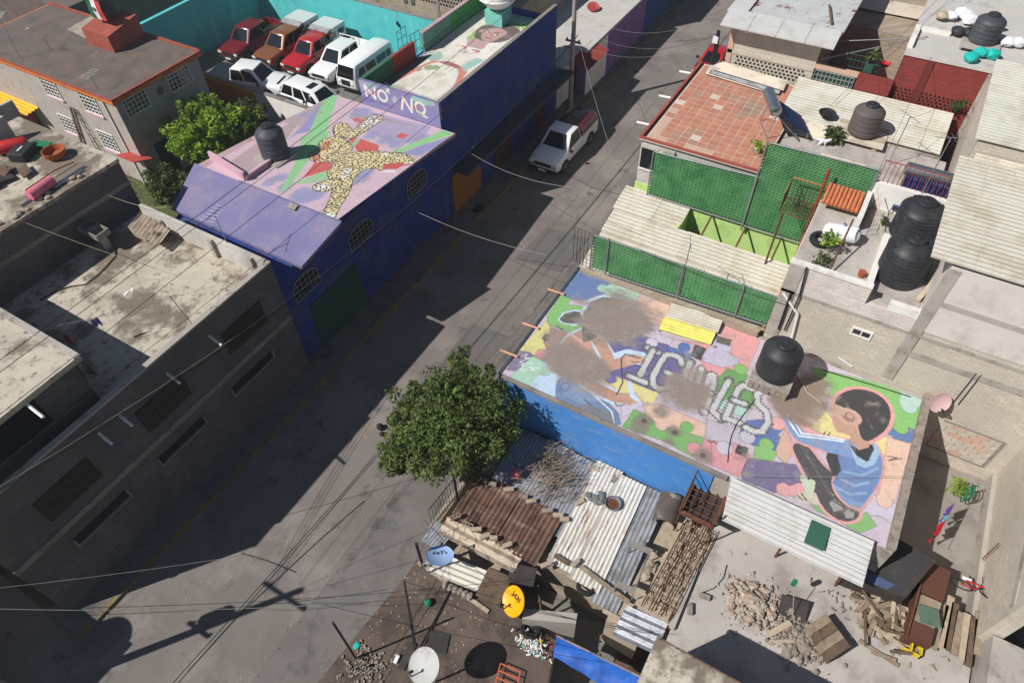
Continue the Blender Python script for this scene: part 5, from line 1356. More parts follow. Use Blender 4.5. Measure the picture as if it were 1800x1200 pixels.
for k in pick:
    u, v = c.U[ii[k], jj[k]], c.V[ii[k], jj[k]]
    if all((u - a) ** 2 + (v - b) ** 2 > 0.022 for a, b in used):
        used.append((u, v)); an = rs.uniform(0, 3.1); l = rs.uniform(0.03, 0.075)
        d = c.dist([(u - l * math.cos(an), v - l * math.sin(an)), (u + l * math.cos(an), v + l * math.sin(an))])
        c.put((d < 0.034) & msk, (42, 34, 30))
    if len(used) > 420: break
F([(19.48,18.68),(20.07,18),(20.2,17.73),(19.48,17.91),(19.21,18.33)], (206, 58, 50)); c.line([(19.01,18.27),(19.28,17.85)], 0.12, (232, 228, 220)); c.line([(20.25,18.5),(20.28,18.34)], 0.09, (236, 232, 226)); c.line([(20.18,19.28),(20.28,18.99)], 0.14, (226, 224, 220)); c.line([(20.06,17.9),(20.37,17.54)], 0.07, (230, 226, 220))
F([(22.16,23.78),(22.88,20.5),(23.31,18.49),(23.16,19.16),(23.02,21.21)], (150, 134, 126), 0.6)
F([(15.92,24.52),(18.14,24.82),(19.68,24.87),(20.92,24.77),(18.43,23.67),(15.73,23.18),(15.39,23.22)], (178, 148, 152))
c.build(J, lambda u, v: (u, v, RZ + RK * (u - RX) + 0.004))

# ---- portrait
c = Canvas(23.84, 35.28, 18.54, 23.0, 0.03, (214, 206, 190))
F = c.fill
F([(24.93,23.06),(25.52,22.35),(26.11,22.48),(27.33,22.75),(29.32,22.14),(34.07,22.01),(29.82,19.39),(28.21,19.81),(24.86,19.67),(25,20.94)], (222, 214, 196))
F([(25.61,23.84),(25.21,22.54),(26.32,22.51),(27.26,22.45),(28.76,22.51),(28.06,23.15),(26.66,24.02)], (120, 96, 96))
F([(25.33,22.51),(27.91,22.1),(28.48,21.69),(28.37,22.11),(27.13,22.48)], (212, 112, 84))
F([(28.69,22.65),(29.45,22.35),(29.01,21.8),(28.52,21.84),(28.28,22.3)], (146, 184, 170))
F([(25.01,22.51),(25.45,22.29),(25.21,21.33),(25,19.78),(24.93,20.3),(24.84,21.43)], (190, 160, 172)); F([(24.96,22.6),(25.34,22.4),(25.25,22.15),(24.94,22.34)], (128, 190, 96)); F([(24.95,21.03),(25.23,20.52),(25.05,19.69),(24.86,19.67),(24.81,20.51)], (150, 194, 180))
F([(26.17,19.53),(26.94,19.69),(27.94,20.11),(28.31,20.48),(28.67,20.23),(28.23,19.76),(27.24,19.54),(26.02,19.43)], (214, 116, 86))
F([(28.16,19.9),(30.08,19.55),(30.54,19.83),(29.34,20.29),(28.58,20.41)], (150, 192, 178))
F([(28.41,21.83),(28.72,21.24),(28.58,20.41),(28.27,20.33),(28.3,21.14)], (172, 92, 84))
F([(27.21,22.54),(27.52,22.39),(27.29,21.97),(26.98,22.12)], (178, 138, 120)); c.dot([(27.66,21.81)][0], 0.28, (150, 168, 110)); c.dot([(27.81,21.54)][0], 0.25, (150, 168, 110))
F([(31.45,21.9),(32.27,21.92),(33.12,21.94),(33.82,21.65),(34.35,20.83),(34.51,20.11),(33.64,19.71),(33.69,20.04),(31.9,19.88),(31.51,20.43),(30.99,21.61)], (140, 186, 96))
F([(31.29,21.8),(31.83,21.18),(31.64,20.37),(31.34,20.18),(30.75,20.55),(30.69,21.41)], (196, 158, 148))
F([(30.34,22.32),(31.27,22.24),(31.35,21.84),(30.65,21.01),(30.62,20.37),(30.54,19.83),(29.82,19.39),(29.69,20.52),(29.76,21.31)], (226, 216, 200))
F([(31.28,21.73),(31.8,21.24),(31.18,20.48),(30.67,20.28),(30.6,21.35)], (190, 150, 142))
for q in ([(30.5,21.54),(30.5,21.29),(30.27,21.27)], [(30.42,20.74),(30.41,20.43),(30.2,20.48)], [(30.4,20.83),(30.4,20.28),(30.47,20.52)]): c.line(q, 0.12, (200, 90, 92))
F([(31.88,21.67),(32.49,21.91),(33.04,21.89),(33.59,21.56),(33.9,21.08),(34.02,20.43),(33.71,19.8),(33.5,19.58),(32.96,19.61),(32.33,19.64),(31.75,19.98),(31.58,20.48),(31.54,20.95),(31.67,21.49)], (104, 88, 82))
F([(32.3,21.48),(32.74,21.55),(33.1,21.26),(33.32,20.83),(33.14,20.27),(32.92,20.09),(32.35,20.19),(31.76,20.34),(31.52,20.59),(31.69,21.05)], (188, 144, 130))
c.line([(32.48,20.63),(32.68,20.45)], 0.1, (230, 226, 220)); c.dot([(32.58,20.53)][0], 0.07, (50, 42, 40)); c.line([(32.56,21.18),(32.72,21.08)], 0.09, (226, 222, 216)); c.dot([(32.62,21.12)][0], 0.06, (50, 42, 40))
c.line([(32.66,20.79),(32.88,20.57)], 0.07, (70, 54, 50)); c.line([(32.7,21.32),(32.88,21.17)], 0.06, (70, 54, 50)); c.line([(32.58,20.94),(32.24,20.78),(32.29,20.69)], 0.05, (150, 104, 92)); c.line([(31.97,20.92),(31.99,20.63)], 0.11, (160, 78, 74)); c.dot([(32.56,21.57)][0], 0.16, (188, 144, 130))
F([(36.99,21.96),(37.67,20.65),(35.86,19.65),(34.86,19.65),(34.27,20.78),(34.06,20.97)], (140, 196, 182)); F([(37.67,20.65),(37.76,19.55),(35.86,19.65)], (136, 208, 80)); F([(34.14,20),(34.97,19.66),(35.86,19.65),(35.56,19.58),(33.72,19.56)], (136, 200, 88))
F([(31.51,20.43),(32.02,19.65),(32.96,19.61),(33,19.54),(31.67,19.55),(30.1,19.57),(29.63,19.75),(30.45,20.37)], (230, 222, 206))
for q in ([(27.83,20.94),(28.56,20.88)], [(27.89,20.62),(28.59,20.6)], [(28.95,21.02),(28.51,20.97)], [(30.17,21.45),(29.83,21.41)], [(30.23,21.11),(29.88,21.08)], [(29.99,20.65),(30.29,20.66)]): c.line(q, 0.035, (110, 100, 96))
for p in [(25.77,22.1),(26.43,21.67),(27.15,20.96),(26.62,20.3),(28.91,21.55),(29.26,21.35)]: c.blob(p, 0.5, 0.4, (190, 178, 148), 0.5, 0.7)
c.build(T, lambda u, v: (u, v, np.full_like(u, 5.952)))

# ---- purple end wall lettered NO y NO
c = Canvas(18.37, 23.2, 5.3, 6.85, 0.022, (128, 120, 178))
F = c.fill
F([(23.25,6.87),(23.06,6.92),(22,6.89),(22.2,6.49),(22.95,6.09),(23.21,6.53)], (160, 150, 190)); F([(22.73,6.81),(22.06,6.88),(22.04,6.68),(22.6,6.59)], (130, 170, 168))
F([(19.93,6.89),(18.6,6.86),(18.6,6.66),(19.32,6.51),(19.98,6.58)], (140, 190, 182)); F([(23.35,5.98),(21.72,5.95),(20.67,5.93),(21.39,5.84),(23.36,5.66)], (110, 102, 164))
wt = (232, 222, 196)
for q in ([(22.84,6.06),(22.86,6.62),(22.3,6.03),(22.23,6.63)], [(20.67,5.93),(20.49,6.59),(20.06,5.92),(19.97,6.63)]): c.line(q, 0.125, wt)
for cx, cy in ((675, 1010), (1070, 1140)):
    pass
for p, r in (([(21.79,6.33)][0], 0.27), ([(19.51,6.3)][0], 0.28)):
    d = np.hypot(c.U - p[0], c.V - p[1]); c.put(np.abs(d - r) < 0.06, wt)
c.line([(21.5,6.63),(21.29,6.81)], 0.08, wt); c.line([(21.46,6.81),(21.33,6.59)], 0.08, wt); c.line([(19.37,6.12),(19.27,5.87)], 0.08, wt); c.line([(19.44,5.9),(19.12,5.91)], 0.07, wt)
c.line([(21.2,6.35),(21.07,6.29),(21.03,6.5),(20.87,6.39),(21.09,6.15),(21.16,6.26)], 0.045, (214, 206, 206))
for q in ([(22.4,6.41),(22.38,6.24)], [(22.22,6.41),(22.23,6.23)], [(19.85,6.31),(19.82,6.17)], [(19.71,6.33),(19.68,6.16)]): c.line(q, 0.08, (206, 60, 60))
c.build(T, lambda u, v: (np.full_like(u, 23.645), u, v), name='lettered_wall')
MB().box(23.65, 23.82, 18.362, 23.19, 5.94, 6.85).build('end_parapet', 'purple_paint', T)

# ================================================================ vehicles
def lb(mb, name, mat, parent, bevel=0.0):
    """build in the parent's own frame"""
    o = mb.build(name, mat, bevel=bevel); o.parent = parent; return o


def loft(sections, k_close=True):
    """sections: list of rings with equal point counts"""
    m = MB(); n = len(sections[0])
    for s in sections: m.v += [tuple(p) for p in s]
    for i in range(len(sections) - 1):
        for j in range(n):
            j2 = (j + 1) % n
            m.f.append((i * n + j, i * n + j2, (i + 1) * n + j2, (i + 1) * n + j)); m.s.append(True)
    m.f.append(tuple(range(n))[::-1]); m.s.append(False)
    m.f.append(tuple((len(sections) - 1) * n + j for j in range(n))); m.s.append(False)
    return m


def ring(x, hw, zl, zb, crown=0.03):
    h = [(hw * 0.86, zl), (hw * 0.97, zl + 0.08), (hw, zl + 0.28), (hw * 0.995, zb - 0.2), (hw * 0.975, zb - 0.07), (hw * 0.90, zb), (hw * 0.5, zb + crown)]
    return [(x, y, z) for y, z in h] + [(x, -y, z) for y, z in reversed(h)]


def panel(m, q, inset=0.06, off=0.008):
    """inset quad lying just proud of the quad q"""
    q = [Vector(p) for p in q]; c = sum(q, Vector()) / 4
    n = (q[1] - q[0]).cross(q[3] - q[0]).normalized()
    pts = []
    for p in q:
        d = c - p; pts.append(p + d * (inset / max(0.2, d.length)) * 1.4 + n * off)
    m.poly([tuple(p) for p in pts])


def wheels(t, L, hw, xf, xr, r=0.36, rim='galvanised'):
    for x in (xf, xr):
        for s in (1, -1):
            w = lb(MB().lathe((x, s * (hw - 0.2), r), [(r * 0.62, 0.0), (r * 0.96, 0.0), (r, 0.04), (r, 0.17), (r * 0.95, 0.215), (r * 0.62, 0.22)], 20, axis=(0, s, 0)), 'wheel', 'rubber', t)
            lb(MB().lathe((x, s * (hw + 0.005), r), [(r * 0.62, 0.0), (r * 0.58, 0.018), (r * 0.2, 0.01), (r * 0.15, 0.03)], 16, axis=(0, s, 0)), 'rim', rim, w)
            m = MB(); pts = [(x + (r + 0.1) * math.cos(math.pi * i / 10), s * (hw + 0.004), r + (r + 0.08) * math.sin(math.pi * i / 10)) for i in range(11)]
            m.poly([(p[0], p[1], max(p[2], 0.26)) for p in pts]); lb(m, 'wheel_arch', 'rubber', t)


def greenhouse(t, body, xb0, xt0, xt1, xb1, zb, zt, wb, wt, sides=1, rear=True, roofmat=None, trim='glass_dark'):
    """cab: base from xb0 (front) to xb1 (rear), roof from xt0 to xt1"""
    v = {}
    B = [(xb0, wb * 0.96), (xb1, wb * 0.96)]; R = [(xt0, wt * 0.97), (xt1, wt * 0.97)]
    m = MB(); n = 0
    lo = [(xb0, wb * 0.9, zb), (xb0 - 0.05, wb, zb), (xb1, wb, zb), (xb1, -wb, zb), (xb0 - 0.05, -wb, zb), (xb0, -wb * 0.9, zb)]
    hi = [(xt0, wt * 0.85, zt - 0.02), (xt0 - 0.1, wt, zt - 0.05), (xt1, wt, zt - 0.05), (xt1, -wt, zt - 0.05), (xt0 - 0.1, -wt, zt - 0.05), (xt0, -wt * 0.85, zt - 0.02)]
    top = [(xt0 - 0.18, wt * 0.6, zt), (xt0 - 0.3, wt * 0.78, zt), (xt1 + 0.12, wt * 0.78, zt), (xt1 + 0.12, -wt * 0.78, zt), (xt0 - 0.3, -wt * 0.78, zt), (xt0 - 0.18, -wt * 0.6, zt)]
    mb = MB(); mb.v = lo + hi + top
    for a in (0, 6):
        for j in range(6):
            j2 = (j + 1) % 6; mb.f.append((a + j, a + j2, a + 6 + j2, a + 6 + j)); mb.s.append(True)
    mb.f.append((12, 13, 14, 15, 16, 17)); mb.s.append(True)
    lb(mb, 'cab', body, t)
    g = MB(); panel(g, [(xb0, wb * 0.9, zb), (xt0, wt * 0.85, zt - 0.02), (xt0, -wt * 0.85, zt - 0.02), (xb0, -wb * 0.9, zb)], 0.07)
    lb(g, 'windscreen', trim, t)
    for s in (1, -1):
        for i in range(sides):
            f0, f1 = i / sides, (i + 1) / sides
            def pt(f, up):
                x0, x1 = (xb0 - 0.05, xb1) if not up else (xt0 - 0.1, xt1)
                return (x0 + (x1 - x0) * f, s * (wt if up else wb), (zt - 0.05) if up else zb)
            q = [pt(f0, 0), pt(f1, 0), pt(f1, 1), pt(f0, 1)]
            if s < 0: q = q[::-1]
            g = MB(); panel(g, q if s < 0 else [q[0], q[3], q[2], q[1]][::1], 0.05, 0.008)
            # keep the pane on the outer side
            pc = sum((Vector(p) for p in g.v), Vector()) / 4
            qc = sum((Vector(p) for p in q), Vector()) / 4
            if (pc.y - qc.y) * s < 0: g.v = [(p[0], p[1] + 0.016 * s, p[2]) for p in g.v]
            lb(g, 'side_window', trim, t)
    if rear:
        g = MB(); g.poly([(xb1 - 0.01, wb * 0.85, zb + 0.06), (xb1 - 0.01, -wb * 0.85, zb + 0.06), (xt1 - 0.01, -wt * 0.85, zt - 0.12), (xt1 - 0.01, wt * 0.85, zt - 0.12)])
        lb(g, 'rear_window', trim, t)


def fittings(t, L, hw, zhead, bumper='dark_iron', grille='dark_iron', xm=0.9, body='car_white', ztail=0.85):
    lb(MB().box(L / 2 - 0.06, L / 2 + 0.08, -hw * 0.92, hw * 0.92, 0.36, 0.58), 'front_bumper', bumper, t, 0.02)
    lb(MB().box(-L / 2 - 0.08, -L / 2 + 0.06, -hw * 0.9, hw * 0.9, 0.42, 0.6), 'rear_bumper', bumper, t, 0.02)
    lb(MB().box(L / 2 - 0.03, L / 2 + 0.03, -hw * 0.55, hw * 0.55, zhead - 0.14, zhead + 0.06), 'grille', grille, t)
    lb(MB().box(L / 2 + 0.08, L / 2 + 0.09, -0.26, 0.26, 0.42, 0.54), 'number_plate', 'cloth_white', t)
    for s in (1, -1):
        lb(MB().obox((L / 2 - 0.04, s * hw * 0.76, zhead - 0.02), (0.06, -0.02 * s, 0), (0.02 * s, 0.15, 0), (0, 0, 0.08)), 'headlight', 'lamp_glass', t, 0.015)
        lb(MB().box(-L / 2 - 0.015, -L / 2 + 0.05, s * hw * 0.8 - 0.09, s * hw * 0.8 + 0.09, ztail - 0.16, ztail + 0.12), 'tail_light', 'tail_red', t)
        lb(MB().obox((xm, s * (hw + 0.1), 1.12), (0.05, 0, 0), (0, 0.1, 0), (0, 0, 0.08)), 'mirror', 'car_black', t, 0.02)


def pickup(name, label, loc, rz, body, L=5.3, hw=0.98, cab='single', bed='open', cover=None, cat='pickup truck', zt=1.86, group=None, hood=None):
    t = thing(name, label, cat, loc, group); t.rotation_euler = (0, 0, rz)
    h = L / 2; xc = h - 1.35                       # windscreen base
    xr = xc - (1.75 if cab == 'single' else 2.35)    # rear of cab
    zb = 1.12
    S = [ring(h, hw * 0.86, 0.48, 0.88), ring(h - 0.06, hw * 0.93, 0.4, 0.98), ring(h - 0.5, hw * 0.98, 0.34, 1.06), ring(xc, hw, 0.34, zb), ring(xr - 0.02, hw, 0.34, zb + 0.02)]
    lb(loft(S), 'front_body', body, t)
    greenhouse(t, body, xc + 0.02, xc - 0.62, xr + 0.12, xr, zb - 0.01, zt, hw * 0.93, hw * 0.74, 1 if cab == 'single' else 2)
    m = MB()
    x1 = xr - 0.05; x0 = -h
    for s in (1, -1): m.box(x0, x1, min(s * hw * 0.985, s * (hw - 0.11)), max(s * hw * 0.985, s * (hw - 0.11)), 0.42, 1.14)
    m.box(x0, x0 + 0.08, -hw + 0.11, hw - 0.11, 0.5, 1.12); m.box(x1 - 0.06, x1, -hw + 0.11, hw - 0.11, 0.5, 1.15)
    lb(m, 'bed', body, t, 0.02)
    lb(MB().box(x0 + 0.08, x1 - 0.06, -hw + 0.1, hw - 0.1, 0.55, 0.62), 'bed_floor', 'dark_iron' if bed != 'white' else body, t)
    if cover == 'tonneau':
        sec = []
        for x in (x0 + 0.02, x0 + 0.15, x1 - 0.12, x1):
            e = 0.0 if x in (x0 + 0.02, x1) else 0.05
            pts = [(hw * 0.97, 1.13), (hw * 0.93, 1.42 + e), (hw * 0.72, 1.62 + e), (hw * 0.3, 1.68 + e)]
            sec.append([(x, y, z) for y, z in pts] + [(x, -y, z) for y, z in reversed(pts)])
        lb(loft(sec), 'camper_shell', 'car_maroon', t)
        for s in (1, -1):
            g = MB(); g.poly([(x0 + 0.35, s * hw * 0.965, 1.2), (x1 - 0.3, s * hw * 0.965, 1.2), (x1 - 0.45, s * hw * 0.945, 1.4), (x0 + 0.5, s * hw * 0.945, 1.4)]); lb(g, 'shell_window', 'glass_dark', t)
    if cover == 'camper':
        m = MB(); m.prism([(x0 - 0.05, -hw), (x1 - 0.02, -hw), (x1 - 0.02, hw), (x0 - 0.05, hw)], 1.15, 2.08)
        cb = lb(m, 'camper', 'camper_grey', t, 0.06)
        lb(MB().obox((x1 + 0.18, 0, 1.98), (0.22, 0, -0.07), (0, hw * 0.92, 0), (0.02, 0, 0.05)), 'camper_visor', 'zinc_sheet', t)
        for s in (1, -1):
            for i in range(2):
                xa = x0 + 0.2 + i * 0.85
                lb(MB().box(xa, xa + 0.65, min(s * hw, s * (hw + 0.012)), max(s * hw, s * (hw + 0.012)), 1.42, 1.8), 'camper_window', 'glass_dark', t)
    if cover == 'rack':
        m = MB()
        for y in (-hw + 0.1, hw - 0.1): m.tube([(x1 - 0.05, y, 1.14), (x1 - 0.05, y, 1.95)], 0.03, 6)
        for z in (1.7, 1.95): m.tube([(x1 - 0.05, -hw + 0.1, z), (x1 - 0.05, hw - 0.1, z)], 0.03, 6)
        lb(m, 'headache_rack', 'white_paint', t)
    if cover == 'flat':
        lb(MB().box(x0 + 0.03, x1 - 0.02, -hw + 0.04, hw - 0.04, 1.14, 1.2), 'bed_cover', 'car_black', t, 0.02)
    if hood:
        lb(MB().obox((h - 0.7, 0, 1.085), (0.42, 0, -0.03), (0, hw * 0.55, 0), (0, 0, 0.012)), 'hood_panel', hood, t)
    wheels(t, L, hw, h - 0.95, -h + 1.05, 0.38)
    fittings(t, L, hw, 0.84, xm=xc - 0.15, body=body)
    return t


def suv(name, label, loc, rz, body, L=4.7, hw=0.93, zt=1.75, cat='car', roofrail=True, sunroof=False, group=None, zb=1.05, sedan=False):
    t = thing(name, label, cat, loc, group); t.rotation_euler = (0, 0, rz)
    h = L / 2; xc = h - 1.15; xe = -h + (0.1 if not sedan else 0.75)
    S = [ring(h, hw * 0.82, 0.42, 0.78), ring(h - 0.08, hw * 0.92, 0.34, 0.9), ring(h - 0.5, hw * 0.98, 0.28, 0.98), ring(xc, hw, 0.26, zb), ring(-h + 0.5, hw, 0.28, zb + 0.04), ring(-h + 0.06, hw * 0.93, 0.36, zb), ring(-h, hw * 0.86, 0.42, zb - 0.08)]
    lb(loft(S), 'body', body, t)
    greenhouse(t, body, xc + 0.02, xc - 0.72, xe + (0.28 if not sedan else 0.5), xe, zb - 0.01, zt, hw * 0.92, hw * 0.70, 3 if not sedan else 2)
    if roofrail:
        for s in (1, -1): lb(MB().tube([(xc - 0.95, s * hw * 0.62, zt + 0.0), (xc - 1.05, s * hw * 0.62, zt + 0.05), (xe + 0.6, s * hw * 0.62, zt + 0.05), (xe + 0.5, s * hw * 0.62, zt)], 0.022, 6), 'roof_rail', 'chrome', t)
    if sunroof: lb(MB().box(xc - 1.55, xc - 1.05, -0.36, 0.36, zt, zt + 0.012), 'sunroof', 'glass_dark', t)
    wheels(t, L, hw, h - 0.85, -h + 0.85, 0.35)
    fittings(t, L, hw, 0.76, bumper=body, xm=xc - 0.2, ztail=0.95)
    return t


def van(name, label, loc, rz, body, group=None):
    """flat-fronted minibus"""
    t = thing(name, label, 'van', loc, group); t.rotation_euler = (0, 0, rz)
    L, hw, zt = 4.5, 0.86, 1.98; h = L / 2
    def rg(x, w, zl, top, tw):
        p = [(w * 0.9, zl), (w, zl + 0.15), (w, 1.0), (w * 0.985, 1.1), (tw + (w - tw) * 0.35, top - 0.25), (tw, top - 0.07), (tw * 0.8, top), (tw * 0.4, top + 0.03)]
        return [(x, y, z) for y, z in p] + [(x, -y, z) for y, z in reversed(p)]
    S = [rg(h, hw * 0.8, 0.42, 1.05, hw * 0.6), rg(h - 0.05, hw * 0.94, 0.3, 1.12, hw * 0.78), rg(h - 0.12, hw * 0.98, 0.28, 1.3, hw * 0.8), rg(h - 0.34, hw, 0.28, 1.86, hw * 0.82), rg(h - 0.55, hw, 0.28, zt, hw * 0.84), rg(-h + 0.4, hw, 0.28, zt, hw * 0.84), rg(-h + 0.1, hw * 0.97, 0.3, 1.88, hw * 0.8), rg(-h, hw * 0.9, 0.4, 1.6, hw * 0.74)]
    lb(loft(S), 'body', body, t)
    g = MB(); g.poly([(h - 0.035, hw * 0.76, 1.14), (h - 0.33, hw * 0.70, 1.84), (h - 0.33, -hw * 0.70, 1.84), (h - 0.035, -hw * 0.76, 1.14)]); g.v = [(a + 0.05, b, c_) for a, b, c_ in g.v]; lb(g, 'windscreen', 'glass_dark', t)
    for s in (1, -1):
        for xa, xb in ((h - 0.45, h - 1.2), (h - 1.35, h - 2.35), (h - 2.5, h - 3.5), (h - 3.6, h - 4.1)):
            g = MB(); y0 = s * hw * 0.998; y1 = s * (hw * 0.93); g.poly([(xa, y0, 1.16), (xb, y0, 1.16), (xb, y1, 1.62), (xa - (0.2 if xa > h - 0.6 else 0), y1, 1.62)])
            g.v = [(p[0], p[1] + s * 0.012, p[2]) for p in g.v]; lb(g, 'side_window', 'glass_dark', t)
    lb(MB().box(h + 0.001, h + 0.03, -hw * 0.42, hw * 0.42, 0.62, 0.98), 'front_grille', 'dark_iron', t)
    for s in (1, -1): lb(MB().lathe((h - 0.01, s * hw * 0.66, 0.78), [(0.12, 0), (0.115, 0.03), (0.05, 0.05)], 16, axis=(1, 0, 0)), 'headlight', 'lamp_glass', t)
    lb(MB().box(h - 0.05, h + 0.08, -hw * 0.95, hw * 0.95, 0.36, 0.5), 'front_bumper', 'dark_iron', t, 0.02)
    for s in (1, -1): lb(MB().obox((h - 0.5, s * (hw + 0.14), 1.3), (0.04, 0, 0), (0, 0.08, 0), (0, 0, 0.12)), 'mirror', 'car_black', t, 0.02)
    wheels(t, L, hw, h - 1.0, -h + 1.05, 0.33)
    return t


pickup('pickup_truck', 'white pickup with maroon bed cover parked in the shaded street', (32.05, 15.82, 0.0), rad(180), 'car_white', 5.3, 0.98, 'single', cover='tonneau')
van('minibus', 'white flat fronted minibus parked at the right end of the lot', (33.45, 31.85, 0.02), rad(181), 'car_white', 'vehicles parked in the lot')
pickup('pickup_truck', 'white double cab pickup with a rack beside the minibus', (33.6, 34.15, 0.02), rad(182), 'car_white', 5.2, 0.93, 'double', bed='white', cover='rack', group='vehicles parked in the lot')
pickup('pickup_truck', 'bright red pickup with a pale camper top in the lot', (33.6, 36.65, 0.02), rad(181), 'car_red', 5.2, 0.93, 'double', cover='camper', group='vehicles parked in the lot')
pickup('pickup_truck', 'copper brown pickup with roof rails and a pale camper top', (33.5, 39.15, 0.02), rad(180), 'car_copper', 5.3, 0.95, 'double', cover='camper', group='vehicles parked in the lot')
pickup('pickup_truck', 'dark red pickup in the shade of the turquoise wall', (33.0, 42.1, 0.02), rad(183), 'car_dark_red', 5.3, 0.97, 'double', group='vehicles parked in the lot')
pickup('pickup_truck', 'white pickup with black hood and black bed cover behind the orange wall', (28.5, 37.9, 0.02), rad(-76), 'car_white', 5.6, 1.0, 'double', cover='flat', hood='car_black', group='vehicles parked in the lot')
suv('car', 'white estate car with a dark sunroof behind the flaking wall', (28.6, 32.15, 0.02), rad(-93), 'car_white', 4.8, 0.94, 1.74, sunroof=True, roofrail=False, group='vehicles parked in the lot')
suv('car', 'black car half hidden behind the orange and white wall', (26.6, 33.0, 0.02), rad(-88), 'car_black', 4.4, 0.88, 1.5, roofrail=False, group='vehicles parked in the lot', zb=0.95, sedan=True)
suv('car', 'bright red car glimpsed behind the terracotta roof', (46.44 - 0.9, 11.58 - 0.2, 0), rad(180), 'car_red', 4.0, 0.85, 1.5, roofrail=False, zb=0.95, sedan=True)

# ================================================================ small things
def text_mesh(txt, size, mat, name, parent, M4):
    cu = bpy.data.curves.new(name, 'FONT'); cu.body = txt; cu.size = size; cu.extrude = 0.002; cu.align_x = 'CENTER'; cu.align_y = 'CENTER'
    ob = bpy.data.objects.new(name, cu); col.objects.link(ob)
    bpy.context.view_layer.update()
    me = bpy.data.meshes.new_from_object(ob.evaluated_get(bpy.context.evaluated_depsgraph_get()))
    bpy.data.objects.remove(ob); bpy.data.curves.remove(cu)
    me.materials.clear(); me.materials.append(MAT[mat])
    me.transform(M4)
    o = bpy.data.objects.new(name, me); col.objects.link(o); o.parent = parent
    return o


def dish(label, c, n, r, mat, foot, txt=None, tsize=0.2, tup=None, ell=1.0, tmat='print_dark', arm=True):
    """satellite dish: bowl at c looking along n, on a pole down to foot"""
    c, n, foot = Vector(c), Vector(n).normalized(), Vector(foot)
    t = thing('satellite_dish', label, 'satellite dish', tuple(foot), 'satellite dishes')
    dep = r * 0.2
    pr = [(r * k / 8, dep * (k / 8) ** 2) for k in range(9)]
    pr = [(max(0.01, a), b) for a, b in pr]
    bowl = MB().lathe(tuple(c - n * dep), pr + [(r * 1.01, dep + 0.004), (r * 1.01, dep - 0.02)] + [(max(0.01, r * k / 8), dep * (k / 8) ** 2 - 0.025) for k in range(8, -1, -1)], 36, axis=tuple(n))
    bowl.build('bowl', mat, t)
    up = Vector((0, 0, 1)); side = n.cross(up).normalized(); up = side.cross(n)
    if arm:
        tip = c + n * (r * 0.75) - up * (r * 0.55)
        MB().tube([tuple(c - up * r * 0.95 - n * 0.02), tuple(tip)], 0.02, 6).build('arm', 'dark_iron', t)
        MB().tube([tuple(tip - n * 0.02), tuple(tip - n * 0.12 + up * 0.05)], 0.04, 8).build('receiver', 'dark_iron', t)
    back = c - n * (dep + 0.06)
    MB().tube([tuple(foot), (foot.x, foot.y, back.z - 0.1), tuple(back)], 0.035, 8).build('pole', 'galvanised', t)
    if txt:
        tu = Vector(tup) if tup else up
        tu = (tu - n * tu.dot(n)).normalized(); ts = tu.cross(n)
        o = c - Vector(t.location) + tu * (r * 0.36) - n * (dep * 0.55)
        M4 = Matrix(((ts.x, tu.x, n.x, o.x), (ts.y, tu.y, n.y, o.y), (ts.z, tu.z, n.z, o.z), (0, 0, 0, 1)))
        text_mesh(txt, tsize, tmat, 'lettering', t, M4)
    return t


dish('pale blue oval dish lettered at the top beside the shack corner', (6.48, 7.03, 2.95), (0.34, 0.12, 0.93), 0.44, 'dish_blue', (6.04, 7.42, 2.0), 'VeTV', 0.24, tup=(0.66, 0.37, 0.65))
dish('yellow oval dish lettered at its upper edge on the dirty roof', (6.42, 4.27, 2.85), (-0.56, 0.46, 0.69), 0.46, 'dish_yellow', (6.46, 4.24, 1.7), 'Star', 0.29, tup=(0.97, -0.15, 0.64))
dish('large plain grey dish on a pole at the bottom edge', (3.39, 5.39, 3.55), (-0.41, 0.23, 0.88), 0.5, 'dish_grey', (3.5, 5.3, 1.74))
dish('faded pink dish fixed to the tan wall past the boy figure', (18.5, -5.19, 5.08), (-0.75, -0.45, 0.4), 0.36, 'dish_pink', (18.9, -5.35, 5.15))
dish('rusty red dish lying on the pale roof past the blue building', (43.85, 19.82, 3.35), (-0.3, -0.2, 0.9), 0.42, 'dish_red', (43.53, 19.78, 3.1))

# aerials
def aerial(label, foot, h, rz=0.0, n=6, lean=(0, 0)):
    t = thing('tv_aerial', label, 'aerial', foot, 'television aerials')
    f = Vector(foot); top = f + Vector((lean[0], lean[1], h))
    MB().tube([tuple(f), tuple(top)], 0.018, 6).build('mast', 'galvanised', t)
    d = Vector((math.cos(rz), math.sin(rz), 0)); s = Vector((-d.y, d.x, 0))
    m = MB(); m.tube([tuple(top - d * 0.5), tuple(top + d * 0.5)], 0.012, 5)
    for i in range(n):
        p = top + d * (-0.45 + 0.9 * i / (n - 1)); l = 0.34 - 0.03 * i
        m.tube([tuple(p - s * l), tuple(p + s * l)], 0.005, 4)
    m.build('elements', 'galvanised', t)
    return t
aerial('tall television aerial on the green screen of the mural roof', (18.95, 4.2, 4.75), 3.0, 0.4)
aerial('leaning television aerial above the cream courtyard roof', (20.2, 2.7, 4.1), 1.7, 1.2, lean=(0.1, 0.15))
aerial('television aerial in front of the cream roof by the brown tank', (27.6, -0.9, 7.5), 2.1, 0.9)
aerial('thin aerial on the left end of the beige house roof', (18.08, 43.53, 5.6), 2.2, 0.5, lean=(0.3, 0.4))
aerial('short aerial near the middle of the beige house roof', (19.42, 42.57, 5.6), 0.8, 1.6)
aerial('short aerial near the corner of the beige house roof', (17.91, 36.57, 5.6), 0.9, 0.2)
aerial('bare aerial pole on the front edge of the grey terrace', (8.2, 18.3, 5.6), 1.9, 2.2, lean=(-0.1, 0.5))
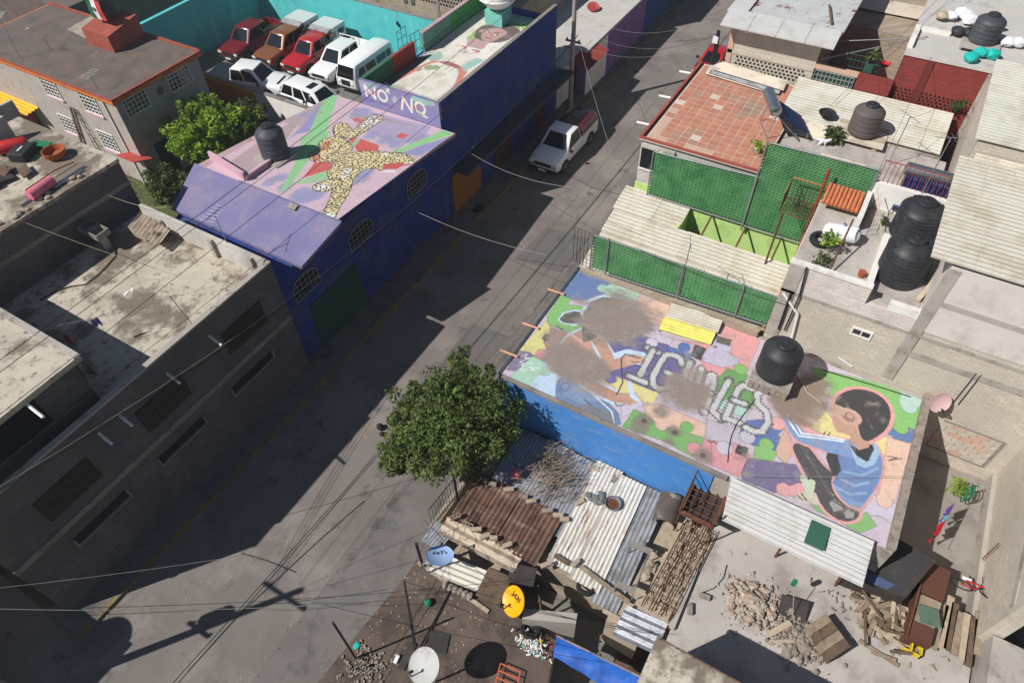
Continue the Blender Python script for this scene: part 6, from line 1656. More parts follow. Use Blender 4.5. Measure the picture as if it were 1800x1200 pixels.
aerial('aerial on the side parapet beside the purple slope', (11.7, 20.2, 6.5), 1.5, 0.2)
aerial('aerial on the terrace wall above the tan building', (24.2, -2.2, 8.7), 2.3, 2.0)
one('aerial_post', MB().tube([(2.82, 7.8, 1.74), ((2.82, 7.8, 1.74)[0], (2.82, 7.8, 1.74)[1], 5.0)], 0.035, 8), 'dark_iron', 'bare iron post standing on the dirty flat roof', 'post')
LP = thing('leaning_poles', 'two thin dark poles leaning together across the dirty roof', 'poles', (3.83, 6.28, 1.76))
a_ = Vector((3.8, 6.15, 1.76)); b_ = Vector((5.12, 7.38, 3.3))
MB().tube([tuple(a_), tuple(b_)], 0.028, 6).build('pole', 'dark_iron', LP); MB().tube([tuple(a_ + Vector((0.02, 0.12, 0))), tuple(b_)], 0.024, 6).build('pole', 'dark_iron', LP)

# water tanks on the right
def bigtank(label, loc, r, h, lid=True):
    t = tinaco('water_tank', loc, r, h, 'black_plastic', label, ribs=7)
    for i in range(4):
        an = i * math.pi / 2 + 0.5
        MB().obox((loc[0] + r * 0.72 * math.cos(an), loc[1] + r * 0.72 * math.sin(an), loc[2] + h * 0.79), (r * 0.2 * math.cos(an), r * 0.2 * math.sin(an), -0.02), (-r * 0.2 * math.sin(an), r * 0.2 * math.cos(an), 0), (0, 0, h * 0.035)).build('shoulder_pad', 'black_plastic', t, bevel=0.02)
    return t
bigtank('big black ribbed water tank at the near edge of the terrace', (20.71, -2.38, 7.72), 0.72, 1.75)
bigtank('big black water tank behind the near one on the terrace', (23.18, -2.4, 7.72), 0.74, 1.5)
tinaco('water_tank', (28.97, 0.51, 7.75), 0.6, 1.3, 'tank_brown', 'faded brown water tank on boards by the cream roof')
tinaco('water_tank', (34.41, -2.42, 9.95), 0.56, 1.15, 'tank_grey', 'dark grey water tank on a stand at the upper right roof')
ts = Vector((34.41, -2.42, 9.95))
ST2 = thing('tank_stand', 'low concrete stand with an opening under the upper right tank', 'plinth', (ts.x, ts.y, 9.85))
MB().box(ts.x - 1.0, ts.x + 0.6, ts.y - 0.75, ts.y + 0.75, 9.88, 9.945).build('slab', 'concrete', ST2)
MB().box(ts.x - 1.05, ts.x - 1.01, ts.y - 0.65, ts.y + 0.65, 9.856, 9.94).build('opening', 'dark_interior', ST2)
SB2 = thing('tank_platform', 'stack of boards and blocks under the faded brown tank', 'platform', (29.5, 0.52, 7.45))
q = Vector((28.98, 0.51, 7.74))
for i in range(4): MB().obox((q.x - 0.6 + 0.42 * i, q.y, 7.66), (0.18, 0, 0), (0, 1.0, 0), (0, 0, 0.035)).build('board', 'wood_pale' if i % 2 else 'beige_sheet', SB2)
for s_ in (-0.7, 0.7): MB().box(q.x - 0.7, q.x + 0.8, q.y + s_ - 0.1, q.y + s_ + 0.1, 7.43, 7.62).build('block', 'cinder', SB2)
one('old_basin', MB().lathe((29.42, 2.09, 7.85), [(0.2, 0.0), (0.3, 0.02), (0.36, 0.12), (0.33, 0.12), (0.25, 0.05)], 24), 'rubber', 'black rubber basin lying on the cream corrugated roof', 'basin')

# terrace with the gas tank
GT = thing('gas_tank', 'white horizontal gas tank on the terrace', 'gas tank', (21.57, -0.56, 7.75))
gx, gy, gz = GT.location
ax_ = Vector((0.28, -1.0, 0)).normalized()
MB().lathe((gx, gy + 0.3, gz + 0.36), [(0.05, -0.62), (0.2, -0.58), (0.3, -0.48), (0.31, -0.42), (0.31, 0.42), (0.3, 0.48), (0.2, 0.58), (0.05, 0.62)], 28, axis=tuple(ax_)).build('vessel', 'lpg_white', GT)
for s_ in (-0.35, 0.35):
    for k_ in (-0.18, 0.18):
        p = Vector((gx, gy + 0.3, gz)) + ax_ * s_ + Vector((k_, 0.05, 0)); MB().tube([(p.x, p.y, gz), (p.x, p.y, gz + 0.2)], 0.025, 6).build('leg', 'white_paint', GT)
MB().tube([(gx, gy + 0.3, gz + 0.66), (gx, gy + 0.3, gz + 0.76)], 0.05, 8).build('valve', 'steel', GT)
solar('steel drum solar heater with dark tubes behind the black tanks', (25.28, -2.26, 7.75), rad(180), 1.5, 1.5, rad(28), 16)
# iron stair landing
SLd = thing('iron_landing', 'rusty orange iron stair landing and railing above the lime court', 'stair', (24.0, 1.2, 5.6))
m = MB()
ya, yb = 2.05, -0.55; xa, xb = 22.7, 23.75; zl = 7.35
for i in range(26):
    y = ya + (yb - ya) * i / 25; m.tube([(xa, y, zl), (xb, y, zl)], 0.018, 4)
for x in (xa, xb): m.tube([(x, ya, zl), (x, yb, zl)], 0.025, 4)
m.build('grating', 'rust', SLd)
m = MB()
for i in range(18):
    y = ya + (yb - ya) * i / 17; m.tube([(xb, y, zl), (xb, y, zl + 0.9)], 0.013, 4)
    if i < 8: m.tube([(xa + (xb - xa) * i / 7, ya, zl), (xa + (xb - xa) * i / 7, ya, zl + 0.9)], 0.013, 4)
m.build('balusters', 'rust', SLd)
m = MB(); m.tube([(xa, ya, zl + 0.9), (xb, ya, zl + 0.9), (xb, yb, zl + 0.9)], 0.022, 5); m.build('handrail', 'orange_iron', SLd)
MB().tube([(xb - 0.05, 0.95, 4.6), (xb - 0.05, 0.95, 9.0)], 0.05, 6).build('post', 'red_iron', SLd)
MB().tube([(xa, 1.9, 4.6), (xa, 1.9, 7.35)], 0.04, 6).build('post', 'rust', SLd)
TRF = thing('tile_canopy', 'small canopy of orange half-round tiles beside the gas tank', 'canopy', (23.3, 0.1, 7.75))
pp = MB().lathe((0, 0, 0), [(0.065, 0), (0.07, 0.9)], 10, axis=(-1, 0, -0.35))
first_t = None
for i in range(9):
    if first_t is None: first_t = lb(pp, 'roof_tile', 'roof_tile_orange', TRF); o = first_t
    else: o = first_t.copy(); col.objects.link(o); o.parent = TRF
    o.location = (0.55, 0.62 - i * 0.145, 0.62)
pts = [(24.1, y, 7.72) for y in (-0.7,)]
RLs = thing('terrace_railing', 'rusty red railing along the back of the terrace', 'railing', (24.2, -2, 8.75))
m = MB()
for i in range(17): m.tube([(24.25, -0.7 - i * 0.16, 8.76), (24.25, -0.7 - i * 0.16, 9.6)], 0.011, 4)
m.build('balusters', 'red_iron', RLs)
m = MB(); m.tube([(24.25, -0.65, 9.6), (24.25, -3.3, 9.6)], 0.02, 5); m.build('handrail', 'red_iron', RLs)
one('flue_pole', MB().tube([(19.62, -0.37, 7.8), (21.27, -0.43, 9.0)], 0.03, 6), 'rust', 'rusty pole rising in front of the gas tank', 'post')
CA = thing('iron_cage', 'black iron grid leaning beside the gas tank', 'grille', (22.6, -0.9, 7.73))
m = MB()
for i in range(5): m.tube([(22.0 + 0.32 * i, -0.75, 7.74), (22.0 + 0.32 * i, -0.9, 8.6)], 0.011, 4)
for k_ in range(3): m.tube([(22.0, -0.75 - 0.05 * k_, 7.78 + 0.4 * k_), (23.3, -0.75 - 0.05 * k_, 7.78 + 0.4 * k_)], 0.011, 4)
m.build('bars', 'dark_iron', CA)
TY = one('tyre', MB().lathe((21.22, 0.26, 7.75), [(0.24, 0), (0.36, 0.0), (0.4, 0.06), (0.4, 0.14), (0.36, 0.2), (0.24, 0.2), (0.22, 0.1), (0.24, 0)], 24, caps=False), 'rubber', 'old tyre planter beside the white gas tank', 'tyre')
one('red_bucket', MB().lathe((20.13, -1.35, 7.75), [(0.1, 0), (0.13, 0.2)], 14), 'terra_pot', 'small brick red pot at the corner of the terrace', 'pot')
PIP = thing('leaning_boards', 'old boards and a pipe leaning by the near terrace tank', 'boards', (20.17, -3.34, 7.75))
for i, (u_, mt) in enumerate(((0, 'wood_pale'), (0.22, 'wood'), (0.45, 'pvc_white'))):
    p = Vector((19.8, -3.17, 7.78)); e = p + Vector((1.1, -0.35 - u_ * 0.5, 0.5)); p = p + Vector((0, -u_, 0))
    MB().obox(tuple((p + e) / 2), tuple((e - p) / 2), (0.02, 0.07, 0), (0, 0, 0.03)).build('board', mt, PIP)
one('hose_broom', MB().tube([(22.08, -1.64, 7.76), (23.57, -0.77, 8.9)], 0.018, 6), 'wood_pale', 'wooden broom leaning on the white terrace wall', 'broom')

# roofs at the upper right
for lbl, p, mt, n_ in (('pair of turquoise plastic sacks on the upper right roof', (33.07, -2.51, 9.92), 'teal_plastic', 2), ('single turquoise plastic sack on the upper right roof', (32.47, -2.19, 9.92), 'teal_plastic', 1), ('black rubbish sacks beside the upper right tank', (34.58, -1.43, 9.95), 'black_plastic', 3), ('white sacks lined up behind the upper right tank', (34.54, -3.32, 9.95), 'cloth_white', 3)):
    m = MB()
    t_ = thing('sacks', lbl, 'sacks', p)
    for i in range(n_): MB().ico((p[0] + 0.1 * i, p[1] - 0.42 * i, p[2] + 0.12), 0.27, (1, 1.1, 0.75), 0.12, 2).build('sack', mt, t_)
one('roof_boards', MB().obox((40.07, 1.86, 8.35), (0.7, 0, 0.02), (0, 1.7, 0), (0, 0, 0.02)), 'beige_sheet', 'flat beige sheet on the brown roof at the top edge', 'roof sheet')
JB = thing('roof_junk', 'heap of white sacks and boards on the roof at the top right', 'junk', (37.5, -1.5, 9.85))
rn = random.Random(31)
for i in range(7):
    p = (36.2 + rn.uniform(-0.4, 0.9), -0.6 - i * 0.38, 9.95); MB().ico((p[0], p[1], p[2] + 0.15), rn.uniform(0.25, 0.42), (1, 1, 0.6), 0.15, 2).build('sack', rn.choice(('cloth_white', 'wood_pale', 'cloth_white')), JB)
tag(MB().box(45.2, 70, -30, 3.3, 0, 8.0).build('far_house', 'brown_block'), 'brown block houses filling the far right background', 'building')
tag(MB().box(40.3, 60, 3.5, 7.6, 0, 5.5).build('far_house', 'white_brick'), 'pale house further up the street on the right', 'building')
one('potted_plant_base', MB().box(*[v for v in (32.25, 32.6, 1.15, 1.5, 8.6, 8.95)]), 'door_green', 'square green planter on the low maroon wall', 'planter')
one('red_bowl', MB().lathe((33.2, 0.75, 8.62), [(0.14, 0), (0.22, 0.14), (0.2, 0.14), (0.13, 0.02)], 16), 'red_plastic', 'red bowl on the low court wall at the upper right', 'bowl')
one('washing_pole', MB().tube([(31.9, 3.3, 8.9), (33.9, -0.4, 9.9)], 0.025, 5), 'galvanised', 'long pipe slung over the dark court at the upper right', 'pipe')
one('washing_pole', MB().tube([(32.8, 3.35, 9.3), (33.6, -0.3, 9.95)], 0.022, 5), 'galvanised', 'second pipe slung over the dark court further back', 'pipe')

# cat on the roof edge
ctc = Vector((27.68, 1.84, 7.45))
def cat():
    me = bpy.data.meshes.new('cat'); bm = bmesh.new()
    P = [(0, 0, 0.2, 0.075), (0.1, 0, 0.215, 0.085), (0.22, 0, 0.22, 0.08), (0.3, 0, 0.25, 0.05), (0.37, 0, 0.29, 0.055), (0.43, 0, 0.275, 0.035), (-0.08, 0, 0.23, 0.03), (-0.22, 0, 0.2, 0.02), (-0.34, 0.02, 0.26, 0.015)]
    vs_ = [bm.verts.new((a, b, c_)) for a, b, c_, r in P]; rad_ = [r for *_, r in P]
    E = [(0, 1), (1, 2), (2, 3), (3, 4), (4, 5), (0, 6), (6, 7), (7, 8)]
    for root, x in ((0, 0.0), (2, 0.23)):
        for s in (1, -1):
            off = 0.03 * s
            knee = bm.verts.new((x + (0.05 if root == 0 else -0.02) + off, 0.05 * s, 0.12)); hock = bm.verts.new((x - (0.05 if root == 0 else 0.0) + off, 0.05 * s, 0.06)); paw = bm.verts.new((x + off, 0.05 * s, 0.01)); toe = bm.verts.new((x + 0.045 + off, 0.05 * s, 0.012))
            k = len(rad_); vs_ += [knee, hock, paw, toe]; rad_ += [0.034, 0.02, 0.019, 0.017]; E += [(root, k), (k, k + 1), (k + 1, k + 2), (k + 2, k + 3)]
    for s in (1, -1):
        e1 = bm.verts.new((0.36, 0.035 * s, 0.345)); vs_.append(e1); rad_.append(0.012); E.append((4, len(vs_) - 1))
    for a, b in E: bm.edges.new((vs_[a], vs_[b]))
    bm.to_mesh(me); bm.free()
    o = bpy.data.objects.new('cat', me); col.objects.link(o)
    md = o.modifiers.new('skin', 'SKIN'); me.skin_vertices[0].data[0].use_root = True
    for i, r in enumerate(rad_): me.skin_vertices[0].data[i].radius = (r, r)
    o.modifiers.new('sub', 'SUBSURF').levels = 2; o.modifiers['sub'].render_levels = 2
    md.use_smooth_shade = True
    me.materials.append(MAT['cloth_white'])
    o.location = ctc; o.rotation_euler = (0, 0, rad(-75))
    return tag(o, 'white cat standing on the roof edge behind the green screen', 'cat')
cat()

# ================================================================ alley on the right: washing, hose, plants
LD = thing('washing_line', 'washing line with a red and purple garment in the shaded alley', 'laundry', (16.01, -6.47, 3.2))
la, lb_ = Vector((16.82, -6.83, 3.3)), Vector((14.31, -6.34, 3.3))
MB().tube([tuple(la), tuple(lb_)], 0.008, 4).build('line', 'cable_pale', LD)
def cloth(parent, a, b, drop, mat, nm='garment', amp=0.05, n=8):
    a, b = Vector(a), Vector(b); m = MB(); s = (b - a).cross(Vector((0, 0, 1))).normalized()
    for i in range(n):
        for k in range(4):
            def pt(ii, kk):
                t_ = ii / n; z = kk / 4
                return tuple(a.lerp(b, t_) + Vector((0, 0, -drop * z * (0.9 + 0.1 * math.sin(ii)))) + s * (amp * math.sin(ii * 1.7 + kk * 0.6) * (0.3 + z)))
            m.poly([pt(i, k), pt(i + 1, k), pt(i + 1, k + 1), pt(i, k + 1)], True)
    o = m.build(nm, mat, parent); return o
cloth(LD, la.lerp(lb_, 0.22), la.lerp(lb_, 0.42), 0.7, 'cloth_purple'); cloth(LD, la.lerp(lb_, 0.44), la.lerp(lb_, 0.5), 0.3, 'cloth_cyan'); cloth(LD, la.lerp(lb_, 0.52), la.lerp(lb_, 0.78), 0.75, 'cloth_red')
HO = Vector((17.23, -7.05, 2.6))
one('garden_hose', MB().tube([(HO.x + 0.26 * math.cos(t * 0.7) + 0.01 * t, HO.y - 0.05 - 0.012 * t, HO.z + 0.3 * math.sin(t * 0.7)) for t in range(30)], 0.022, 5), 'green_plastic', 'coiled green hose hanging in the alley above the washing', 'hose')
one('pale_pipe', MB().tube([(18.9, -1.81, 5.03), (18.88, -2.34, 4.86)], 0.02, 5), 'pvc_white', 'short white pipe leaning at the foot of the tan wall', 'pipe')
WP = thing('wall_pipes', 'twin thin pipes running down the tan wall to the pink dish', 'pipes', (18.92, -5, 6))
for dy_ in (0, 0.14): MB().tube([(18.9, -5.6 - dy_, 6.5), (18.9, -5.6 - dy_ * 1.1, 4.9)], 0.014, 5).build('pipe', 'dark_iron', WP)
for i, p in enumerate(((19.36, -4.2, 4.72), (19.13, -4.8, 4.72))):
    m = MB()
    for k in range(5): m.tube([(p[0] + 0.05 * k, p[1] - 0.06 * k, 4.7), (p[0] + 0.05 * k - 0.05, p[1] - 0.07 * k, 5.15)], 0.008, 4)
    one('starter_bars', m, 'rust', ('bundle of rusty rods at the back corner of the mural', 'rusty rods at the far right corner of the mural')[i], 'iron rods')
HP = thing('house_pipe', 'white drain pipe bent down the corner by the mural tank', 'pipe', (18.85, 0.21, 6.6))
MB().tube([(18.9, 0.7, 7.02), (18.85, 0.01, 6.39), (18.85, -0.15, 5.0)], 0.05, 8).build('pipe', 'pvc_white', HP)
m = MB(); m.tube([(18.85, 0.31, 8.43), (18.85, 0.18, 7.18), (18.85, 0.21, 5.42)], 0.03, 6); m.build('conduit', 'dark_iron', HP)
m = MB(); m.tube([(18.85, 0.47, 7.17), (18.85, 0.41, 5.37)], 0.035, 6); m.build('conduit', 'dark_iron', HP)
one('roof_cable', MB().tube([(15.98, 0.18, 4.72), (15.32, 0.28, 4.72), (14.73, 0.4, 4.72), (14.13, 0.4, 4.72), (13.67, 0.33, 4.72), (13.1, 0.18, 4.72)], 0.013, 5), 'cable_black', 'loose black cable lying across the mural below the letter S', 'cable')
one('roof_cable', MB().tube([(18.27, -1.47, 4.8), (18.49, -3.07, 4.76), (18.6, -4.36, 4.76)], 0.018, 5), 'cable_black', 'thin black cable along the green far corner of the mural', 'cable')
one('bamboo_stick', MB().tube([(17.73, -0.69, 4.75), (17.07, -1.3, 4.75), (16.87, -1.82, 4.75)], 0.02, 5), 'wood_pale', 'curved stick lying on the mud stain beside the mural tank', 'stick')

# ================================================================ rusty cage, rebar and junk by the mural
CG = thing('rust_cage', 'rusty iron frame platform against the blue wall of the mural', 'frame', (12.51, 0.48, 3.6))
c4 = [Vector(p) for p in ((13.04, 0.91, 3.6), (13.23, -0.2, 3.6), (11.35, -0.17, 3.6), (11.37, 0.91, 3.6))]
m = MB()
for i in range(4):
    a, b = c4[i], c4[(i + 1) % 4]; m.obox(tuple((a + b) / 2), tuple((b - a) / 2), tuple((b - a).cross(Vector((0, 0, 1))).normalized() * 0.06), (0, 0, 0.06))
m.build('deck_frame', 'rust', CG)
m = MB()
for i in range(1, 7): a = c4[0].lerp(c4[3], i / 7); b = c4[1].lerp(c4[2], i / 7); m.tube([tuple(a), tuple(b)], 0.02, 4)
for i in range(1, 4): a = c4[0].lerp(c4[1], i / 4); b = c4[3].lerp(c4[2], i / 4); m.tube([tuple(a), tuple(b)], 0.02, 4)
m.build('grid', 'rust', CG)
MB().poly([tuple(p + Vector((0, 0, -0.12))) for p in c4]).build('mesh_panel', 'tarp_dark', CG)
m = MB()
for p in c4: m.tube([(p.x, p.y, 2.2), (p.x, p.y, 4.5)], 0.03, 5)
m.build('posts', 'rust', CG)
m = MB()
for z in (4.1, 4.5): m.tube([(c4[3].x, c4[3].y, z), (c4[0].x, c4[0].y, z), (c4[1].x, c4[1].y, z)], 0.022, 5)
for i in range(6): a = c4[0].lerp(c4[1], i / 5); m.tube([(a.x, a.y, 3.6), (a.x, a.y, 4.5)], 0.014, 4)
m.build('rail', 'rust', CG)
RB = thing('rebar_cages', 'rusty reinforcement cages laid over the wall beside the slab', 'rebar', (10.14, 0.15, 2.45))
ra, rb, rc = Vector((11.81, 0.63, 2.62)), Vector((11.82, -0.28, 2.62)), Vector((8.38, 0.83, 2.62))
lo = rc - ra; ac = rb - ra
for k in range(3):
    m = MB(); o_ = ra + ac * (0.36 * k)
    for dx_, dz_ in ((0, 0), (0.26, 0), (0, -0.14), (0.26, -0.14)):
        m.tube([tuple(o_ + ac * dx_ + Vector((0, 0, dz_))), tuple(o_ + ac * dx_ + lo + Vector((0, 0, dz_)))], 0.014, 4)
    for i in range(13):
        p = o_ + lo * ((i + 0.3) / 13.5)
        m.tube([tuple(p), tuple(p + ac * 0.26), tuple(p + ac * 0.26 + Vector((0, 0, -0.14))), tuple(p + Vector((0, 0, -0.14))), tuple(p)], 0.009, 4)
    m.build('cage', 'rust', RB)
tag(MB().prism([tuple(p.xy) for p in (ra + lo * 1.02 - ac * 0.1, ra + lo * 1.02 + ac * 1.15, ra + ac * 1.15, ra - ac * 0.1)], 0, 2.38).build('rubble_wall', 'cinder'), 'rough block wall carrying the reinforcement cages', 'wall')
sb_ = MB(); rn = random.Random(77)
for i in range(90):
    t_, u_ = rn.random(), rn.random(); p = ra + lo * t_ + ac * u_; l = rn.uniform(0.05, 0.14)
    sb_.obox((p.x, p.y, 2.40 + rn.uniform(0, 0.05)), (l, rn.uniform(-0.04, 0.04), 0), (0, l * 0.7, 0), (0, 0, 0.04))
tag(sb_.build('broken_blocks', 'cinder'), 'broken blocks scattered under the reinforcement cages', 'rubble', kind='stuff')
HD = thing('half_drum', 'rusty half drum lying open on the zinc strip roof', 'drum', (11.87, 1.28, 2.5))
hp_ = [(0.36, 0.0), (0.37, 0.5), (0.36, 1.0)]
m = MB(); A_ = Vector((-1, -0.12, 0)).normalized(); cc_ = Vector((12.23, 1.38, 2.5)) + Vector((0.05, 0, 0))
n0 = len(m.v)
for s in range(2):
    for h_ in (0, 0.55, 1.1):
        for j in range(13):
            th = math.pi * j / 12; r_ = 0.42 - 0.02 * s
            sd = A_.cross(Vector((0, 0, 1))); m.v.append(tuple(cc_ + A_ * h_ + sd * (r_ * math.cos(th)) + Vector((0, 0, r_ * math.sin(th)))))
for s in range(2):
    for i in range(2):
        for j in range(12):
            b0 = n0 + s * 39 + i * 13 + j; m.f.append((b0, b0 + 1, b0 + 14, b0 + 13)); m.s.append(True)
m.build('shell', surf('drum_brown', (92, 82, 74), 0.7, 0.2, 2.0, dirt=(160, 150, 138), amt=(0.56, 0.66), dscale=2.5), HD, fix=False)
BS = thing('wash_basin', 'round zinc basin of rusty water on the white shack roof', 'basin', (11.12, 3.06, 2.42))
MB().lathe((11.12, 3.06, 2.42), [(0.2, 0), (0.26, 0.02), (0.28, 0.12), (0.26, 0.12), (0.23, 0.04)], 24).build('bowl', 'galvanised', BS)
MB().lathe((11.1, 3.06, 2.46), [(0.02, 0), (0.22, 0.002)], 20).build('water', 'rust', BS)
RG = thing('old_rag', 'crumpled grey rag lying on the white shack roof', 'rag', (11.08, 3.74, 2.42))
rn = random.Random(8); m = MB(); p = Vector((11.07, 3.74, 2.44))
for i in range(9): m.ico((p.x + rn.uniform(-0.2, 0.2), p.y + rn.uniform(-0.28, 0.28), p.z + 0.02), rn.uniform(0.08, 0.16), (1, 1, 0.3), 0.3, 1)
m.build('folds', surf('rag_grey', (116, 118, 112), 0.9, 0.15, 5), RG)
FRm = thing('bench_frame', 'upturned grey bench frame with junk beside the zinc roof', 'furniture', (9.84, 1.18, 2.3))
fa, fb, fc, fd = [Vector(p) for p in ((9.87, 1.91, 2.95), (9.94, 1.27, 2.95), (8.52, 1.18, 2.95), (8.45, 1.76, 2.95))]
for a, b in ((fa, fb), (fd, fc)): MB().obox(tuple((a + b) / 2), tuple((b - a) / 2 * 1.08), tuple((b - a).cross(Vector((0, 0, 1))).normalized() * 0.1), (0, 0, 0.02)).build('end_board', 'grey_trim', FRm)
for a, b in ((fa, fd), (fb, fc)): MB().tube([tuple(a), tuple(b)], 0.025, 6).build('rail', 'galvanised', FRm)
for p in (fa, fb, fc, fd): MB().tube([tuple(p), (p.x, p.y, 2.3)], 0.025, 6).build('leg', 'galvanised', FRm)
rn = random.Random(15)
JK = thing('junk_pile', 'white sacks and scraps heaped beside the grey bench frame', 'junk', (9.65, 0.79, 2.25))
for i in range(9):
    p = Vector((9.77, 0.91, 2.3)) + Vector((rn.uniform(-0.7, 0.7), rn.uniform(-0.18, 0.25), 0)); MB().ico(tuple(p), rn.uniform(0.1, 0.2), (1, 0.8, 0.6), 0.2, 1).build('scrap', rn.choice(('cloth_white', 'wood_pale', 'cinder', 'wood')), JK)
tag(MB().box(7.6, 12.4, 0.5, 1.62, 0, 2.05).build('shed_wall', 'cinder'), 'low block shed under the bench frame and the drum', 'shed')
# boards and blocks holding the sheets down
def beam(label, a, b, w, h, mat, cat='plank', group=None, nm='plank'):
    a, b = Vector(a), Vector(b); d = b - a; s = d.cross(Vector((0, 0, 1))).normalized()
    u = s.cross(d).normalized()
    return one(nm, MB().obox(tuple((a + b) / 2), tuple(d / 2), tuple(s * w / 2), tuple(u * h / 2)), mat, label, cat, group)
beam('long weathered plank across the lower white and zinc roofs', (8.65, 3.06, 2.3), (8.37, 1.22, 2.3), 0.14, 0.06, 'wood')
beam('short brown board on the lower edge of the white roof', (8.59, 3.97, 2.26), (8.56, 3.43, 2.26), 0.16, 0.05, 'wood_dark')
beam('pale plank bridging the court beside the zinc sheet', (7.81, 1.83, 2.1), (7.84, 1.16, 2.1), 0.12, 0.06, 'wood_pale')
proto = None
bl = [(800,908,1),(822,922,1),(838,930,0),(853,942,0),(868,945,0),(893,957,0),(920,872,0),(894,860,0),(935,880,0),(962,897,0),(980,905,0),(993,912,0),(960,992,0),(855,848,0),(865,850,0),(1045,825,0),(1080,842,0),(1018,882,0),(1010,990,0)]
spots = [(8.05, 7.54, 2.36), (8.02, 7.01, 2.36), (8.03, 6.66, 2.36), (7.97, 6.28, 2.36), (8.06, 6.0, 2.36), (8.09, 5.46, 2.36), (9.88, 5.9, 2.36), (9.86, 6.48, 2.36), (9.88, 5.55, 2.36), (9.82, 4.92, 2.36), (9.85, 4.53, 2.36), (9.84, 4.25, 2.36), (8.12, 4.04, 2.36), (9.7, 7.3, 2.36), (9.76, 7.1, 2.36), (12.07, 4.21, 2.36), (12.06, 3.43, 2.36), (10.65, 4.11, 2.36), (8.62, 3.25, 2.36)]
rn = random.Random(2)
def block(loc, rz, holes, label, group):
    t = thing('concrete_block', label, 'block', loc, group); t.rotation_euler = (rn.uniform(-0.05, 0.05), rn.uniform(-0.05, 0.05), rz)
    if holes:
        m = MB(); m.box(-0.19, 0.19, -0.07, -0.05, -0.06, 0.06); m.box(-0.19, 0.19, 0.05, 0.07, -0.06, 0.06)
        for x in (-0.19, -0.075, 0.055, 0.17): m.box(x, x + 0.02, -0.05, 0.05, -0.06, 0.06)
        lb(m, 'shell', 'cinder', t)
    else:
        lb(MB().box(-rn.uniform(0.13, 0.2), rn.uniform(0.13, 0.2), -0.075, 0.075, -0.06, 0.06), 'body', rn.choice(('cinder', 'cinder', 'stone')), t, 0.012)
    return t
for i, p in enumerate(spots):
    block(p, rad(-62 + rn.uniform(-25, 25)) if i < 12 else rn.uniform(0, 3), i < 2, ('hollow concrete block at the street end of the rusty roof' if i < 2 else 'solid block weighing down the edge of the shack roofs'), 'blocks weighing down the shack roofs')
rn = random.Random(6)
for i, (x, y) in enumerate(((0, 0), (1, 0), (2, 0), (3, 0), (4, 0), (5, 0))):
    pa, pb = Vector((6.07, 6.65, 1.9)), Vector((6.15, 5.76, 1.9))
    p = pa.lerp(pb, i / 5)
    one('edge_stone', MB().ico(tuple(p), 0.13, (1.1, 0.8, 0.7), 0.16, 2), 'stone', 'rounded stone in the row below the cream shack roof', 'stone', 'stones in a row below the cream roof')
# branch pile on the zinc roof
m = MB(); rn = random.Random(44)
bp_ = Vector((11.15, 5.34, 2.5))
for i in range(170):
    p = bp_ + Vector((rn.gauss(0, 0.5), rn.gauss(0, 0.45), rn.uniform(0.0, 0.35))); an = rn.gauss(2.45, 0.35); l = rn.uniform(0.4, 1.1)
    d = Vector((math.cos(an), math.sin(an), rn.uniform(-0.12, 0.18)))
    m.tube([tuple(p - d * l / 2), tuple(p + Vector((rn.gauss(0, 0.05), rn.gauss(0, 0.05), 0.05))), tuple(p + d * l / 2)], rn.uniform(0.006, 0.014), 4)
tag(m.build('dry_branches', 'twig'), 'pile of dry pruned branches on the zinc roof below the tree', 'branches', kind='stuff')
PK_ = thing('bag_bundle', 'pink bag and purple cloth bundle under the tree on the shack roof', 'bag', (10.56, 6.57, 2.4))
p = Vector((10.48, 6.52, 2.5)); MB().ico(tuple(p), 0.22, (1, 0.9, 0.8), 0.15, 2).build('bag', 'cloth_pink', PK_)
cloth(PK_, tuple(Vector((10.76, 6.35, 2.62))), tuple(Vector((11.22, 6.0, 2.62))), 0.16, 'cloth_purple', 'cloth', 0.04, 5)
# railing beside the pavement
IR = thing('iron_railing', 'low iron bar railing between the shack and the pavement', 'railing', (8.8, 8.3, 0))
ia, ib = Vector((11.0, 8.15, 1.5)), Vector((7.7, 8.35, 1.5))
m = MB()
for i in range(24): p = ia.lerp(ib, i / 23); m.tube([(p.x, p.y, 1.5), (p.x, p.y, 2.75)], 0.012, 4)
m.build('bars', 'dark_iron', IR)
m = MB()
for z in (1.55, 2.7): m.tube([(ia.x, ia.y, z), (ib.x, ib.y, z)], 0.016, 4)
m.build('rails', 'dark_iron', IR)
MB().box(7.6, 11.2, 8.2, 8.45, 0, 1.5).build('base_wall', 'brown_block', IR)
for i, p in enumerate(((8.9, 8.06, 1.6), (6.22, 7.67, 1.6))):
    one('service_post', MB().tube([p, (p[0], p[1], p[2] + 2.0)], 0.05, 8), 'dark_iron', ('dark iron post at the railing below the tree', 'dark iron post beside the pale blue dish')[i], 'post')

